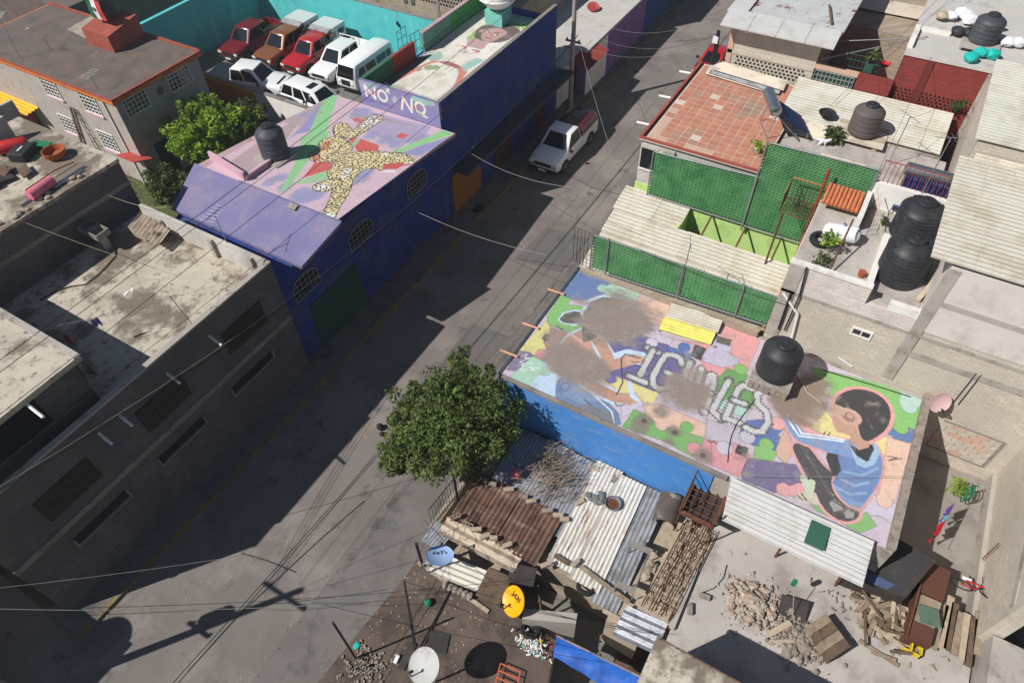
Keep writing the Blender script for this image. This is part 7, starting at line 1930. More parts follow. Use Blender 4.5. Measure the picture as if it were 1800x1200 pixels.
# ================================================================ slab with rubble and planks
rn = random.Random(10)
m = MB(); pc_ = Vector((10.27, -2.11, 2.33))
for i in range(900):
    r_ = abs(rn.gauss(0, 0.42)); an = rn.uniform(0, 6.28); p = pc_ + Vector((r_ * math.cos(an), r_ * 1.15 * math.sin(an), 0)); s = 0.02 + 0.028 * rn.expovariate(1.2)
    z = 2.32 + max(0, 0.28 - 0.3 * r_) * rn.random() + s * 0.4
    m.ico((p.x, p.y, z), s, (rn.uniform(0.7, 1.5), rn.uniform(0.7, 1.5), rn.uniform(0.5, 1)), 0.25, 1)
tag(m.build('rubble_heap', 'rubble'), 'heap of pale plaster rubble on the dusty slab', 'rubble', kind='stuff')
m = MB(); pc2 = Vector((9.9, -3.58, 2.33))
for i in range(600):
    p = pc2 + Vector((rn.gauss(0, 0.32), rn.gauss(0, 0.38), 0)); s = 0.018 + 0.022 * rn.expovariate(1.1)
    m.ico((p.x, p.y, 2.33 + rn.uniform(0, 0.12)), s, (1.2, 1, 0.8), 0.25, 1)
tag(m.build('rubble_heap', 'stone'), 'grey rubble heap beside the upturned wooden box', 'rubble', kind='stuff')
WB = thing('wooden_box', 'long upturned wooden box of dark boards on the slab', 'box', (10.37, -4.39, 2.33))
wa, wb_, wc = Vector((10.19, -3.69, 2.85)), Vector((10.8, -4.07, 2.85)), Vector((9.58, -4.55, 2.85))
for i in range(4):
    t0, t1 = i / 4, (i + 0.96) / 4; q_ = [wa.lerp(wc, t0), wb_ + (wc - wa) * t0, wb_ + (wc - wa) * t1, wa.lerp(wc, t1)]
    MB().prism([tuple(p.xy) for p in q_], 2.34, 2.86 + 0.01 * (i % 2)).build('board', 'wood_dark' if i % 2 else 'wood', WB)
def plank_px(label, a, b, w, h, mat, z=0.0, group=None): return beam(label, a, b, w, h, mat, 'plank', group)
pl = [((12.24, -5.18, 2.5), (12.48, -5.75, 2.55)), ((11.68, -5.16, 2.5), (12.28, -6.17, 2.5)), ((11.19, -5.09, 2.45), (12.26, -5.74, 2.6)), ((12.51, -5.16, 2.45), (12.18, -5.26, 2.6)), ((12.3, -5.78, 2.7), (11.3, -5.98, 2.4)), ((12.67, -5.91, 2.7), (11.38, -6.12, 2.4)), ((12.18, -6.13, 2.5), (11.56, -6.39, 2.35)), ((11.31, -5.47, 2.5), (11.15, -6.38, 2.4)), ((11.01, -5.34, 2.5), (11.49, -5.5, 2.5)), ((11.19, -5.82, 2.45), (11.53, -6.18, 2.5)), ((12.03, -4.68, 2.45), (11.8, -5.37, 2.5)), ((11.89, -5.07, 2.55), (12.37, -5.66, 2.5)), ((11.87, -5.22, 2.6), (11.54, -5.79, 2.4)), ((11.12, -5.74, 2.4), (10.99, -5.9, 2.4)), ((11.45, -5.13, 2.4), (11.51, -5.4, 2.4)), ((11.86, -5.37, 2.65), (12.27, -5.84, 2.6)), ((12.13, -6.35, 2.45), (11.6, -6.4, 2.4)), ((11.74, -5.78, 2.6), (11.19, -5.92, 2.4)), ((12.12, -5.93, 2.7), (12.34, -6.3, 2.5)), ((11.8, -4.88, 2.4), (11.23, -5.26, 2.4)), ((10.57, -5.59, 2.4), (10.68, -6.26, 2.4)), ((10.74, -5.21, 2.36), (10.58, -6.37, 2.36)), ((11.77, -6.26, 2.5), (11.36, -6.22, 2.4)), ((12.26, -5.39, 2.6), (11.57, -5.32, 2.5))]
for i, (a, b) in enumerate(pl):
    plank_px('sawn wooden offcut in the loose plank pile on the slab', a, b, rn.uniform(0.09, 0.15), 0.05, rn.choice(('wood_pale', 'wood_pale', 'wood', 'wood', 'wood_dark')), group='planks in the loose pile')
for i in range(26):
    p = Vector((11.78, -5.72, 2.42)) + Vector((rn.gauss(0, 0.4), rn.gauss(0, 0.55), rn.uniform(0, 0.25))); an = rn.uniform(0, 3.14); l = rn.uniform(0.2, 0.5); d = Vector((math.cos(an), math.sin(an), rn.uniform(-0.2, 0.2))) * l
    plank_px('sawn wooden offcut in the loose plank pile on the slab', tuple(p - d), tuple(p + d), rn.uniform(0.06, 0.14), 0.04, rn.choice(('wood_pale', 'wood', 'wood', 'wood_dark', 'wood_dark')), group='planks in the loose pile')
CB = thing('cabinet', 'long brown cabinet lying on its back among the planks', 'cabinet', (12.84, -6.64, 2.34))
ca_, cb_, cc3, cd_ = [Vector(p) for p in ((14.03, -6.4, 2.85), (14.05, -7.1, 2.85), (11.37, -6.92, 2.85), (11.31, -6.27, 2.85))]
ends = ((0, 0.42, 'door_brown'), (0.43, 0.62, 'wood'), (0.63, 0.78, 'wood'), (0.79, 1.0, 'door_brown'))
for t0, t1, mt in ends:
    q_ = [ca_.lerp(cd_, t0), cb_.lerp(cc3, t0), cb_.lerp(cc3, t1), ca_.lerp(cd_, t1)]
    MB().prism([tuple(p.xy) for p in q_][::-1], 2.34, 2.85 if mt == 'door_brown' else 2.78).build('panel', mt, CB)
s_ = (ca_ - cb_).normalized() * 0.05
MB().prism([tuple((p).xy) for p in (ca_ + s_, ca_, cd_, cd_ + s_)][::-1], 2.34, 2.95).build('side', 'rust', CB)
one('green_sheet', MB().obox((12.23, -6.73, 2.9), (0.26, 0.08, 0.02), (-0.05, 0.28, 0), (0, 0, 0.006)), surf('dull_green', (84, 106, 88), 0.8, 0.15, 3), 'torn green plastic sheet on the brown cabinet', 'sheet')
pl2 = [((13.07, -7.22, 2.5), (11.5, -7.1, 2.5)), ((13.42, -7.33, 2.5), (11.63, -7.32, 2.5)), ((13.26, -7.48, 2.5), (11.67, -7.45, 2.5)), ((13.05, -7.64, 2.5), (11.63, -7.64, 2.5)), ((13.1, -7.83, 2.5), (11.58, -7.87, 2.5)), ((13.07, -8.02, 2.5), (11.49, -8.03, 2.5)), ((13.34, -8.14, 2.5), (11.96, -8.21, 2.5)), ((13.51, -8.33, 2.5), (12.08, -8.41, 2.5)), ((13.47, -8.54, 2.5), (12.2, -8.63, 2.5))]
for i, (a, b) in enumerate(pl2): beam('long board stacked beside the brown cabinet', a, b, 0.2, 0.05, ('wood', 'wood_pale', 'wood_dark')[i % 3], 'board', 'boards stacked beside the cabinet', 'board')
one('yellow_crate', MB().box(*[(11.23, -6.54, 2.36)[0] - 0.16, (11.23, -6.54, 2.36)[0] + 0.16, (11.23, -6.54, 2.36)[1] - 0.02, (11.23, -6.54, 2.36)[1] + 0.02, 2.36, 2.6]).box((11.23, -6.54, 2.36)[0] - 0.16, (11.23, -6.54, 2.36)[0] - 0.12, (11.23, -6.54, 2.36)[1] - 0.3, (11.23, -6.54, 2.36)[1] + 0.2, 2.36, 2.56).box((11.23, -6.54, 2.36)[0] + 0.12, (11.23, -6.54, 2.36)[0] + 0.16, (11.23, -6.54, 2.36)[1] - 0.3, (11.23, -6.54, 2.36)[1] + 0.2, 2.36, 2.56).box((11.23, -6.54, 2.36)[0] - 0.16, (11.23, -6.54, 2.36)[0] + 0.16, (11.23, -6.54, 2.36)[1] - 0.3, (11.23, -6.54, 2.36)[1] - 0.26, 2.36, 2.56), 'yellow_plastic', 'broken yellow plastic crate frame below the plank pile', 'crate')
# black shed and tub
SHd = thing('dark_shed', 'dark sheet covered lean-to at the corner of the mural', 'shed', (13.74, -5.46, 2.34))
d4 = [Vector(p) for p in ((13.92, -4.61, 3.6), (13.66, -6.4, 3.6), (12.27, -5.94, 3.2), (12.16, -4.17, 3.2))]
MB().prism([tuple(p.xy) for p in d4][::-1], 2.34, [3.2, 3.2, 3.6, 3.6]).build('body', 'tarp_dark', SHd)
dm = (d4[0] + d4[1]) / 2; d5 = [d4[0].lerp(d4[1], 0.05), d4[1], d4[2].lerp(d4[1], 0.02), d4[3].lerp(d4[2], 0.1)]
MB().poly([tuple(p + Vector((0, 0, 0.03))) for p in (d4[0], d4[1].lerp(d4[0], 0.1), d4[2].lerp(d4[3], 0.1), d4[3])]).build('roof_sheet', 'black_sheet', SHd)
MB().poly([tuple(p + Vector((0, 0, 0.034))) for p in (d4[3].lerp(d4[2], 0.05), d4[2].lerp(d4[3], 0.3), d4[2].lerp(d4[3], 0.3).lerp(d4[1], 0.16), d4[3].lerp(d4[0], 0.2))]).build('blue_strip', surf('blue_strip', (70, 84, 116), 0.5, 0.1, 2), SHd)
one('black_tub', MB().lathe((12.65, -4.66, 2.45), [(0.3, 0.0), (0.42, 0.05), (0.47, 0.3), (0.44, 0.32), (0.4, 0.1)], 28), 'black_plastic', 'large black tub beside the dark lean-to', 'tub')
MP = thing('mop', 'mop with a blue green head standing by the rubble heap', 'mop', (10.39, -3.33, 2.34))
MB().tube([(10.39, -3.33, 2.34), (10.72, -2.92, 3.6)], 0.012, 5).build('handle', 'wood_pale', MP)
MB().box((10.84, -2.88, 3.7)[0] - 0.05, (10.84, -2.88, 3.7)[0] + 0.05, (10.84, -2.88, 3.7)[1] - 0.06, (10.84, -2.88, 3.7)[1] + 0.06, 3.5, 3.8).build('head', 'green_plastic', MP)
one('dark_board', MB().obox((10.65, -3.24, 2.5), (0.28, 0.05, 0.12), (-0.08, 0.4, 0), (-0.01, 0, 0.015)), 'tarp_dark', 'dark flat board propped behind the mop', 'board')
beam('pale board leaning on the rubble near the mop', (9.51, -2.81, 2.45), (10.16, -3.28, 2.55), 0.18, 0.03, 'wood_pale')
beam('second pale board at the foot of the rubble', (9.33, -2.87, 2.4), (9.75, -3.6, 2.42), 0.12, 0.03, 'wood_pale')
beam('concrete lintel lying along the left edge of the slab', (10.33, -0.21, 2.4), (8.25, -0.23, 2.4), 0.16, 0.12, 'concrete', 'lintel')
for i, p in enumerate(((9.69, -0.79, 2.4), (9.08, -0.51, 2.4))): block(p, rn.uniform(0, 3), False, ('loose block on the slab beside the lintel', 'loose block on the slab nearest the lintel foot')[i], 'loose blocks on the slab')
one('slab_cable', MB().tube([(11.05, -1.03, 2.33), (10.58, -1.08, 2.33), (10.11, -0.93, 2.33), (9.75, -0.63, 2.33)], 0.014, 5), 'cable_black', 'curled black cable lying on the dusty slab', 'cable')
# bicycle
BK = thing('bicycle', 'red bicycle with a white seat lying beyond the cabinet', 'bicycle', (14.23, -8.22, 2.4))
w1, w2 = Vector((13.83, -7.46, 2.75)), Vector((13.9, -8.28, 2.75))
dv = (w2 - w1).normalized(); nv = Vector((0.5, 0.3, 0.8)); nv = (nv - dv * nv.dot(dv)).normalized(); uv = dv.cross(nv); uv = uv if uv.x > 0 else -uv
for p in (w1, w2):
    m = MB(); m.tube([tuple(p + (dv * math.cos(a * 0.2618) + uv * math.sin(a * 0.2618)) * 0.3) for a in range(25)], 0.022, 6, caps=False)
    wl = m.build('wheel', 'rubber', BK)
    m = MB()
    for a in range(12): m.tube([tuple(p), tuple(p + (dv * math.cos(a * 0.5236) + uv * math.sin(a * 0.5236)) * 0.29)], 0.003, 3)
    m.build('spokes', 'chrome', wl)
bb = w1.lerp(w2, 0.42) - uv * 0.03; st = w1.lerp(w2, 0.3) + uv * 0.42; hd_ = w1.lerp(w2, 0.86) + uv * 0.42
m = MB()
for a, b in ((w1, bb), (w1, st), (bb, st), (bb, hd_), (st, hd_ - uv * 0.08), (hd_, w2)): m.tube([tuple(a), tuple(b)], 0.018, 6)
m.build('frame', 'cloth_red', BK)
MB().obox(tuple(st + uv * 0.06), tuple(dv * 0.13), tuple(nv * 0.06), tuple(uv * 0.03)).build('saddle', 'cloth_white', BK)
MB().tube([tuple(hd_ + uv * 0.1 + nv * 0.26 - dv * 0.1), tuple(hd_ + uv * 0.12), tuple(hd_ + uv * 0.1 - nv * 0.26 - dv * 0.1)], 0.014, 6).build('handlebar', 'chrome', BK)
RLr = thing('rod_railing', 'rusty railing of bent rods at the right edge above the bicycle', 'railing', (15.34, -8.66, 2.6))
m = MB(); ra2, rb2 = Vector((15.34, -8.08, 2.6)), Vector((14.84, -9.42, 2.6))
for i in range(22): p = ra2.lerp(rb2, i / 21); m.tube([(p.x, p.y, 2.2), (p.x + 0.1, p.y, 3.3)], 0.012, 4)
for z in (2.3, 3.2): m.tube([(ra2.x, ra2.y, z), (rb2.x, rb2.y, z)], 0.016, 4)
m.build('bars', 'rust', RLr)

# ================================================================ dark court: tarp, tyres, cables
TPp = thing('blue_tarp', 'blue plastic tarp stretched over poles at the bottom edge', 'tarp', (5.5, 1.2, 2.0))
t4 = [Vector(p) for p in ((6.35, 2.72, 2.3), (6.65, -1.23, 2.3), (5.92, -0.2, 1.8), (5.88, 2.57, 1.9))]
m = MB(); n_ = 14; k_ = 5
def tp(i, k):
    a = t4[0].lerp(t4[1], i / n_); b = t4[3].lerp(t4[2], i / n_); p = a.lerp(b, k / k_)
    return tuple(p + Vector((0, 0, 0.05 * math.sin(i * 1.9 + k) - 0.1 * math.sin(math.pi * k / k_))))
for i in range(n_):
    for k in range(k_): m.poly([tp(i, k), tp(i + 1, k), tp(i + 1, k + 1), tp(i, k + 1)], True)
m.build('sheet', 'blue_tarp', TPp)
MB().tube([tuple(t4[0]), tuple(t4[1])], 0.03, 6).build('ridge_pole', 'wood', TPp)
for i, p in enumerate(((6.17, 3.53, 1.82), (8.18, 2.6, 2.0))):
    one('tyre', MB().lathe(p, [(0.2, 0), (0.3, 0.0), (0.33, 0.05), (0.33, 0.11), (0.3, 0.16), (0.2, 0.16), (0.18, 0.08), (0.2, 0)], 24, axis=(0.4, 0.1, 1), caps=False), 'rubber', ('old tyre by the bottle sack behind the yellow dish', 'old tyre on the wall at the edge of the dark court')[i], 'tyre')
BSk = thing('bottle_sack', 'net sack of empty plastic bottles below the yellow dish', 'sack', (5.88, 3.21, 1.8))
m = {c_: MB() for c_ in ('cloth_white', 'red_plastic', 'yellow_plastic', 'teal_plastic', 'lamp_glass')}
p0 = Vector((5.86, 3.24, 1.85)); rn = random.Random(3)
for i in range(150):
    k = rn.choice(('cloth_white', 'lamp_glass') * 6 + ('red_plastic', 'yellow_plastic', 'teal_plastic')); p = p0 + Vector((rn.gauss(0, 0.12), rn.gauss(0, 0.24), rn.uniform(0, 0.15))); d = Vector((rn.uniform(-1, 1), rn.uniform(-1, 1), rn.uniform(-0.4, 0.4))).normalized() * rn.uniform(0.03, 0.08)
    m[k].tube([tuple(p - d), tuple(p + d)], rn.uniform(0.015, 0.03), 6)
for k, mm in m.items(): tag(mm.build('bottles', k, BSk), kind='stuff')
one('court_wall', MB().obox((6.73, 3.15, 1.2), (0.15, 0.05, 0), (-0.35, 0.75, 0), (0, 0, 1.2)), 'concrete', 'broken concrete wall end beside the blue tarp', 'wall')
one('court_wall', MB().obox((8.8, 3.27, 1.0), (0.12, 0.05, 0), (-0.25, 0.9, 0), (0, 0, 1.0)), 'concrete', 'thick concrete wall below the lower white roof edge', 'wall')
one('gnarled_pole', MB().tube([(7.33, 3.75, 0.4), (7.52, 3.95, 1.5), (7.49, 3.98, 2.0)], 0.05, 8), 'bark', 'gnarled wooden pole standing in the dark court', 'post')
TG = thing('orange_trellis', 'orange iron rack lying at the bottom edge of the dirty roof', 'rack', (4.71, 3.43, 1.8))
m = MB(); a_, b_, c_ = Vector((4.89, 3.84, 1.95)), Vector((4.98, 3.2, 1.95)), Vector((4.11, 3.61, 1.95))
for i in range(5): m.tube([tuple(a_.lerp(c_, i / 4)), tuple(b_ + (c_ - a_) * (i / 4))], 0.02, 5)
for i in range(2): p = a_ if i == 0 else b_; m.tube([tuple(p), tuple(p + c_ - a_)], 0.02, 5)
m.build('rods', surf('rack_orange', (206, 96, 60), 0.6), TG)
one('green_ball', MB().ico((5.32, 6.84, 1.85), 0.14, (1, 1, 0.8), 0.05, 2), 'green_plastic', 'green plastic tub lying on the dirty roof', 'tub')
one('white_jug', MB().obox((3.42, 6.68, 1.82), (0.12, 0.02, 0), (-0.01, 0.06, 0), (0, 0, 0.06)), 'cloth_white', 'white plastic jug lying beside the post', 'jug', bevel=0.02)
one('teal_bag', MB().ico((3.12, 8.01, 1.8), 0.12, (1, 0.8, 0.4), 0.2, 2), 'teal_plastic', 'torn teal bag at the foot of the iron post', 'bag')
one('flat_sheet', MB().obox((4.48, 5.87, 1.78), (0.26, 0.1, 0), (-0.1, 0.3, 0), (0, 0, 0.01)), 'tarp_dark', 'dark flat felt sheet on the dirty roof', 'sheet')
one('flat_sheet', MB().obox((3.67, 6.47, 1.78), (0.42, 0.05, 0), (-0.02, 0.12, 0), (0, 0, 0.01)), 'tarp_dark', 'narrow dark board lying beside the leaning poles', 'board')
m = MB(); rn = random.Random(13); p0 = Vector((2.88, 7.42, 1.76))
for i in range(120): p = p0 + Vector((rn.gauss(0, 0.25), rn.gauss(0, 0.3), 0.02)); m.obox(tuple(p), (rn.uniform(0.02, 0.06), rn.uniform(-0.02, 0.02), 0), (0, rn.uniform(0.02, 0.05), 0), (0, 0, 0.02))
tag(m.build('shards', 'stone'), 'scattered broken shards on the dirty roof near the post', 'rubble', kind='stuff')
# litter: pebbles on the soil roof and street
m = MB(); rn = random.Random(16)
for i in range(500):
    x, y = rn.uniform(-2, 6), rn.uniform(4.5, 8.1); s = rn.uniform(0.008, 0.03); m.ico((x, y, 1.75), s, (1.3, 1, 0.6), 0.3, 1)
tag(m.build('roof_litter', 'rubble'), 'small pale litter and stones strewn over the dirty roof', 'litter', kind='stuff')

# ================================================================ left roofs: junk and washing
JS = thing('suitcase', 'black hard suitcase lying on the junk roof', 'suitcase', (10.5, 30.02, 8.0))
p = Vector((10.55, 29.91, 8.2)); MB().obox(tuple(p), (0.42, 0.16, 0.02), (-0.14, 0.34, 0), (0, 0, 0.2)).build('shell', 'black_plastic', JS, bevel=0.06); MB().obox(tuple(p + Vector((0, 0, 0.203))), (0.2, 0.08, 0), (-0.01, 0.03, 0), (0, 0, 0.003)).build('label_strip', 'cloth_white', JS)
OB = thing('half_barrel', 'rusty orange half barrel on the junk roof', 'barrel', (11.12, 28.64, 8.0))
MB().lathe(tuple(Vector((11.16, 28.68, 8.02))), [(0.3, 0), (0.42, 0.12), (0.45, 0.34), (0.42, 0.34), (0.36, 0.1), (0.1, 0.06)], 24).build('shell', surf('rust_orange', (168, 92, 46), 0.85, 0.2, 3), OB)
RC = thing('red_roll', 'faded red roll lying along the edge of the junk roof', 'roll', (9.32, 27.4, 8.0))
MB().lathe((8.83, 26.95, 8.22), [(0.06, -0.02), (0.2, 0), (0.21, 0.05), (0.21, 1.05), (0.2, 1.1)], 22, axis=(0.9, 0.1, 0)).build('roll', 'cloth_pink', RC)
RC2 = thing('red_tank', 'red painted tank at the left edge of the junk roof', 'tank', (10.36, 30.89, 8.0))
MB().lathe((10.09, 30.96, 8.3), [(0.1, -0.05), (0.25, 0), (0.27, 0.1), (0.27, 1.1), (0.2, 1.2)], 22, axis=(0.75, -0.6, 0)).build('drum', 'red_plastic', RC2)
one('teal_crate', MB().obox((11.33, 29.91, 8.1), (0.2, 0.05, 0), (-0.1, 0.4, 0), (0, 0, 0.06)), 'green_plastic', 'teal plastic crate lid on the junk roof', 'crate')
rn = random.Random(19)
for i, (a, b) in enumerate((((9.75, 26.98, 8.06), (11.26, 27.05, 8.06)), ((9.75, 26.84, 8.06), (11.08, 26.88, 8.06)), ((8.37, 26.99, 8.06), (9.03, 27.03, 8.06)))):
    one('metal_tube', MB().tube([a, b], 0.04, 8), 'steel', 'bare metal tube lying along the edge of the junk roof', 'tube', 'metal tubes on the junk roof')
one('red_rods', MB().tube([(9.04, 27.64, 8.1), (10.37, 27.62, 8.2), (11.21, 27.59, 8.1)], 0.025, 5), 'red_iron', 'long red iron rod across the junk roof', 'rod')
for i in range(16):
    p = Vector((9.12, 26.88, 8.05)) + Vector((rn.uniform(-4.2, 1.9), rn.uniform(-0.35, -0.05), 0)); one('edge_stone', MB().ico(tuple(p), rn.uniform(0.07, 0.16), (1.2, 1, 0.7), 0.25, 1), 'cinder', 'rough stone along the broken edge of the junk roof', 'stone', 'stones along the junk roof edge')
for i in range(9):
    p = Vector((9.57, 29.53, 8.05)) + Vector((rn.uniform(-1.3, 0.5), rn.uniform(-0.9, 0.8), 0)); one('scrap_sheet', MB().obox(tuple(p + Vector((0, 0, 0.1))), (rn.uniform(0.15, 0.4), rn.uniform(-0.1, 0.2), rn.uniform(-0.06, 0.06)), (rn.uniform(-0.1, 0.1), rn.uniform(0.15, 0.4), 0), (0, 0, 0.03)), rn.choice(('tarp_dark', 'wood_dark', 'wood_dark')), 'scrap of dark sheet in the junk heap at the left edge', 'scrap', 'scraps in the junk heap')
WTs = thing('parapet_piece', 'grey free-standing wall pieces at the back of the junk roof', 'wall', (11, 33.2, 8.0))
for p, l, h in ((Vector((10.3, 31.6, 8)), 0.95, 1.0), (Vector((11.9, 34.2, 7.0)), 1.0, 1.2)):
    MB().box(p.x - l, p.x + l, p.y - 0.08, p.y + 0.08, p.z, p.z + h).build('panel', 'beige_plaster', WTs)
YR = thing('yellow_roof', 'bright yellow corrugated porch roof by the beige house', 'roof', (15.4, 43, 2.4))
ya_, yb_, yc_ = Vector((18.04, 48.13, 2.8)), Vector((18.01, 43.67, 2.8)), Vector((16.74, 43.82, 2.6))
MB().sheet(tuple(yb_), tuple((ya_ - yb_) * 1.4), tuple(yc_ - yb_), 0.2, 0.035).build('sheet', 'yellow_sheet', YR)
MB().box(15.0, 17.5, 44.5, 48, 0, 2.5).build('wall', 'red_trim', YR)
tag(MB().box(12.0, 16.8, 52, 60, 0, 6.2).build('blue_house', 'bright_blue'), 'blue and yellow house at the top left edge', 'building')
tag(MB().box(24.5, 36, 49, 60, 0, 4.8).build('red_house', 'red_roof_old'), 'low red roofed house at the top left corner', 'building')
LDR = thing('ladder', 'tall wooden double ladder leaning on the beige house', 'ladder', (17.3, 39.6, 0))
for k, (ya2, yb2, xb2) in enumerate(((39.9, 39.55, 16.9), (39.2, 39.45, 16.6))):
    m = MB()
    for s_ in (-0.2, 0.2): m.tube([(xb2, ya2 + s_, 0.1), (17.5, yb2 + s_ * 0.7, 3.95)], 0.035, 5)
    for i in range(10): t_ = (i + 0.5) / 10; m.tube([(xb2 + (17.5 - xb2) * t_, ya2 + (yb2 - ya2) * t_ - 0.2, 0.1 + 3.85 * t_), (xb2 + (17.5 - xb2) * t_, ya2 + (yb2 - ya2) * t_ + 0.2, 0.1 + 3.85 * t_)], 0.022, 5)
    m.build('flight', 'wood_dark', LDR)
struct('garden', bx(12.4, 25.4, 25.7, 35.0, -0.01, 0.03), 'grass')
struct('garden', bx(12.4, 17.5, 35.0, 45.0, -0.01, 0.03), 'grass')
# terrace of the grey house
SK2 = thing('wash_sink', 'concrete wash sink on a pedestal in the shaded terrace', 'sink', (9.79, 26.01, 5.61))
p = Vector((9.71, 25.67, 6.5))
m = MB(); m.box(p.x - 0.3, p.x + 0.3, p.y - 0.62, p.y + 0.62, 6.3, 6.36)
for a in ((-0.3, -0.25, -0.62, 0.62), (0.25, 0.3, -0.62, 0.62), (-0.25, 0.25, -0.62, -0.57), (-0.25, 0.25, 0.57, 0.62), (-0.25, 0.25, -0.03, 0.03)): m.box(p.x + a[0], p.x + a[1], p.y + a[2], p.y + a[3], 6.36, 6.56)
m.build('basin', 'grey_trim', SK2); MB().box(p.x - 0.15, p.x + 0.15, p.y - 0.4, p.y - 0.1, 5.61, 6.298).build('pedestal', 'concrete', SK2)
CS = thing('low_cover', 'beige corrugated sheets covering a low coop on the terrace', 'roof sheet', (10.6, 24.3, 5.61))
sa_, sb3, sc_ = Vector((11.66, 25.41, 6.1)), Vector((11.43, 23.32, 6.1)), Vector((10.75, 25.16, 6.0))
MB().sheet(tuple(sa_), tuple(sc_ - sa_), tuple(sb3 - sa_), 0.24, 0.04).build('sheet', 'asbestos_sheet', CS)
m = MB(); m.box(sc_.x, sc_.x + 0.8, sc_.y - 0.9, sc_.y, 5.61, 5.9); m.build('coop', 'cinder', CS)
for i, p in enumerate(((10.95, 23.72, 6.2), (11.54, 23.99, 6.2))): one('weight_stone', MB().ico(p, 0.12, (1, 1, 0.7), 0.2, 1), 'stone', 'stone weighing down the beige sheets on the terrace', 'stone', 'stones on the terrace sheets')
one('terrace_hose', MB().tube([(9.86, 25.08, 5.64), (9.51, 24.64, 5.64), (8.86, 24.44, 5.64), (8.37, 24.33, 5.64), (7.83, 24.31, 5.64), (7.49, 24.72, 5.64), (6.98, 25.06, 5.64), (6.4, 25.11, 5.64)], 0.022, 5), 'cable_black', 'black hose snaking across the grey terrace', 'hose')
WL = thing('terrace_washing', 'washing line with a lilac towel and a pale cloth over the terrace', 'laundry', (6, 22, 5.61))
wa2, wb2 = Vector((4.7, 22.0, 7.2)), Vector((9.5, 18.3, 7.0))
MB().tube([tuple(wa2), tuple(wa2.lerp(wb2, 0.5) + Vector((0, 0, -0.12))), tuple(wb2)], 0.008, 4).build('line', 'cable_pale', WL)
q1 = Vector((6.2, 20.99, 6.9)); q2 = Vector((6.45, 20.87, 6.9)); cloth(WL, tuple(q1), tuple(q2), 0.4, 'cloth_lilac', 'towel')
q1 = Vector((4.28, 19.57, 7.0)); q2 = Vector((5.06, 19.63, 7.0)); cloth(WL, tuple(q1), tuple(q2), 0.9, 'grey_trim', 'cloth', 0.12)
q1 = Vector((5.44, 21.71, 6.6)); q2 = Vector((5.49, 21.35, 6.6)); cloth(WL, tuple(q1), tuple(q2), 0.5, 'cloth_pink', 'cloth')
one('litter_scraps', MB().obox((8.31, 22.53, 5.62), (0.12, 0.03, 0), (-0.02, 0.05, 0), (0, 0, 0.006)).obox((8.54, 22.49, 5.62), (0.06, 0.03, 0), (-0.02, 0.06, 0), (0, 0, 0.006)), 'cloth_white', 'torn paper scraps lying on the grey terrace', 'litter')
one('road_bags', MB().ico((10.72, 13.3, 0.12), 0.16, (0.8, 1, 1.2), 0.15, 2).ico((10.5, 13.02, 0.1), 0.12, (1, 1, 0.8), 0.15, 2), 'rubber', 'dark rubbish bags left on the road beside the tree', 'bags')
# neighbouring house at the near left, beyond the side street
NL = thing('corner_house', 'plain grey house across the side street at the lower left', 'building', (-9, 23, 0))
MB().box(-16, -4.2, 18.2, 30, 0, 4.6).build('wall', 'grey_brick', NL); MB().box(-16, -4.1, 18.1, 30, 4.6, 4.75).build('roof', 'old_roof', NL)
tinaco('water_tank', (-5.2, 19.6, 4.76), 0.7, 1.5, 'black_plastic', 'black water tank on the corner house at the lower left')
# road wear: tar seams, gutter grit, covers
def seam(pts, w, mat, nm='road_seam'):
    m = MB()
    for (a, b) in zip(pts[:-1], pts[1:]):
        a, b = Vector(a), Vector(b); s = (b - a).cross(Vector((0, 0, 1))).normalized() * w / 2
        z = Vector((0, 0, 0.016)); m.poly([tuple(a - s + z), tuple(b - s + z), tuple(b + s + z), tuple(a + s + z)])
    return struct(nm, m, mat)
surf('tar', (64, 61, 60), 0.8, 0.15, 3.0)
surf('grit', (128, 120, 110), 0.95, 0.2, 2.0, dirt=(104, 97, 90), amt=(0.45, 0.6), dscale=2.5)
seam([(28.67, 10.37, 0.0), (26.5, 10.55, 0.0), (24.7, 10.99, 0.0), (23.08, 10.82, 0.0), (21.82, 10.97, -0.0), (20.68, 10.99, 0.0), (19.2, 10.94, 0.0)], 0.05, 'tar')
seam([(22.48, 13.65, 0.0), (22.86, 12.35, 0.0), (23.34, 10.79, 0.0), (23.89, 9.62, 0.0)], 0.04, 'tar')
seam([(30.37, 15.15, 0.0), (29.78, 12.82, 0.0), (29.99, 10.8, 0.0)], 0.04, 'tar')
seam([(4.26, 12.18, 0.0), (4.06, 13.38, 0.0), (3.8, 14.41, 0.0)], 0.05, 'tar')
seam([(-0.08, 12.99, 0.0), (2.12, 12.86, 0.0), (5.59, 12.26, 0.0), (7.73, 11.8, 0.0)], 0.04, 'tar')
seam([(8.0, 10.36, 0.0), (5.84, 10.3, 0.0), (3.36, 10.32, 0.0), (1.08, 10.29, 0.0)], 0.5, 'grit')
seam([(30.86, 10.84, 0.0), (26.71, 10.65, 0.0), (22.71, 10.63, 0.0), (19.17, 10.62, 0.0)], 0.35, 'grit')
m = MB(); rn = random.Random(61)
for i in range(900):
    x = rn.uniform(-1, 45); y = rn.choice((10.95 + abs(rn.gauss(0, 0.25)), 16.9 - abs(rn.gauss(0, 0.2)), rn.uniform(11, 16.8))); s = rn.uniform(0.006, 0.022)
    m.obox((x, y, 0.012), (s, s * 0.4, 0), (-s * 0.3, s * 0.8, 0), (0, 0, s * 0.4))
tag(m.build('street_litter', 'rubble'), 'small litter and grit scattered along the street', 'litter', kind='stuff')
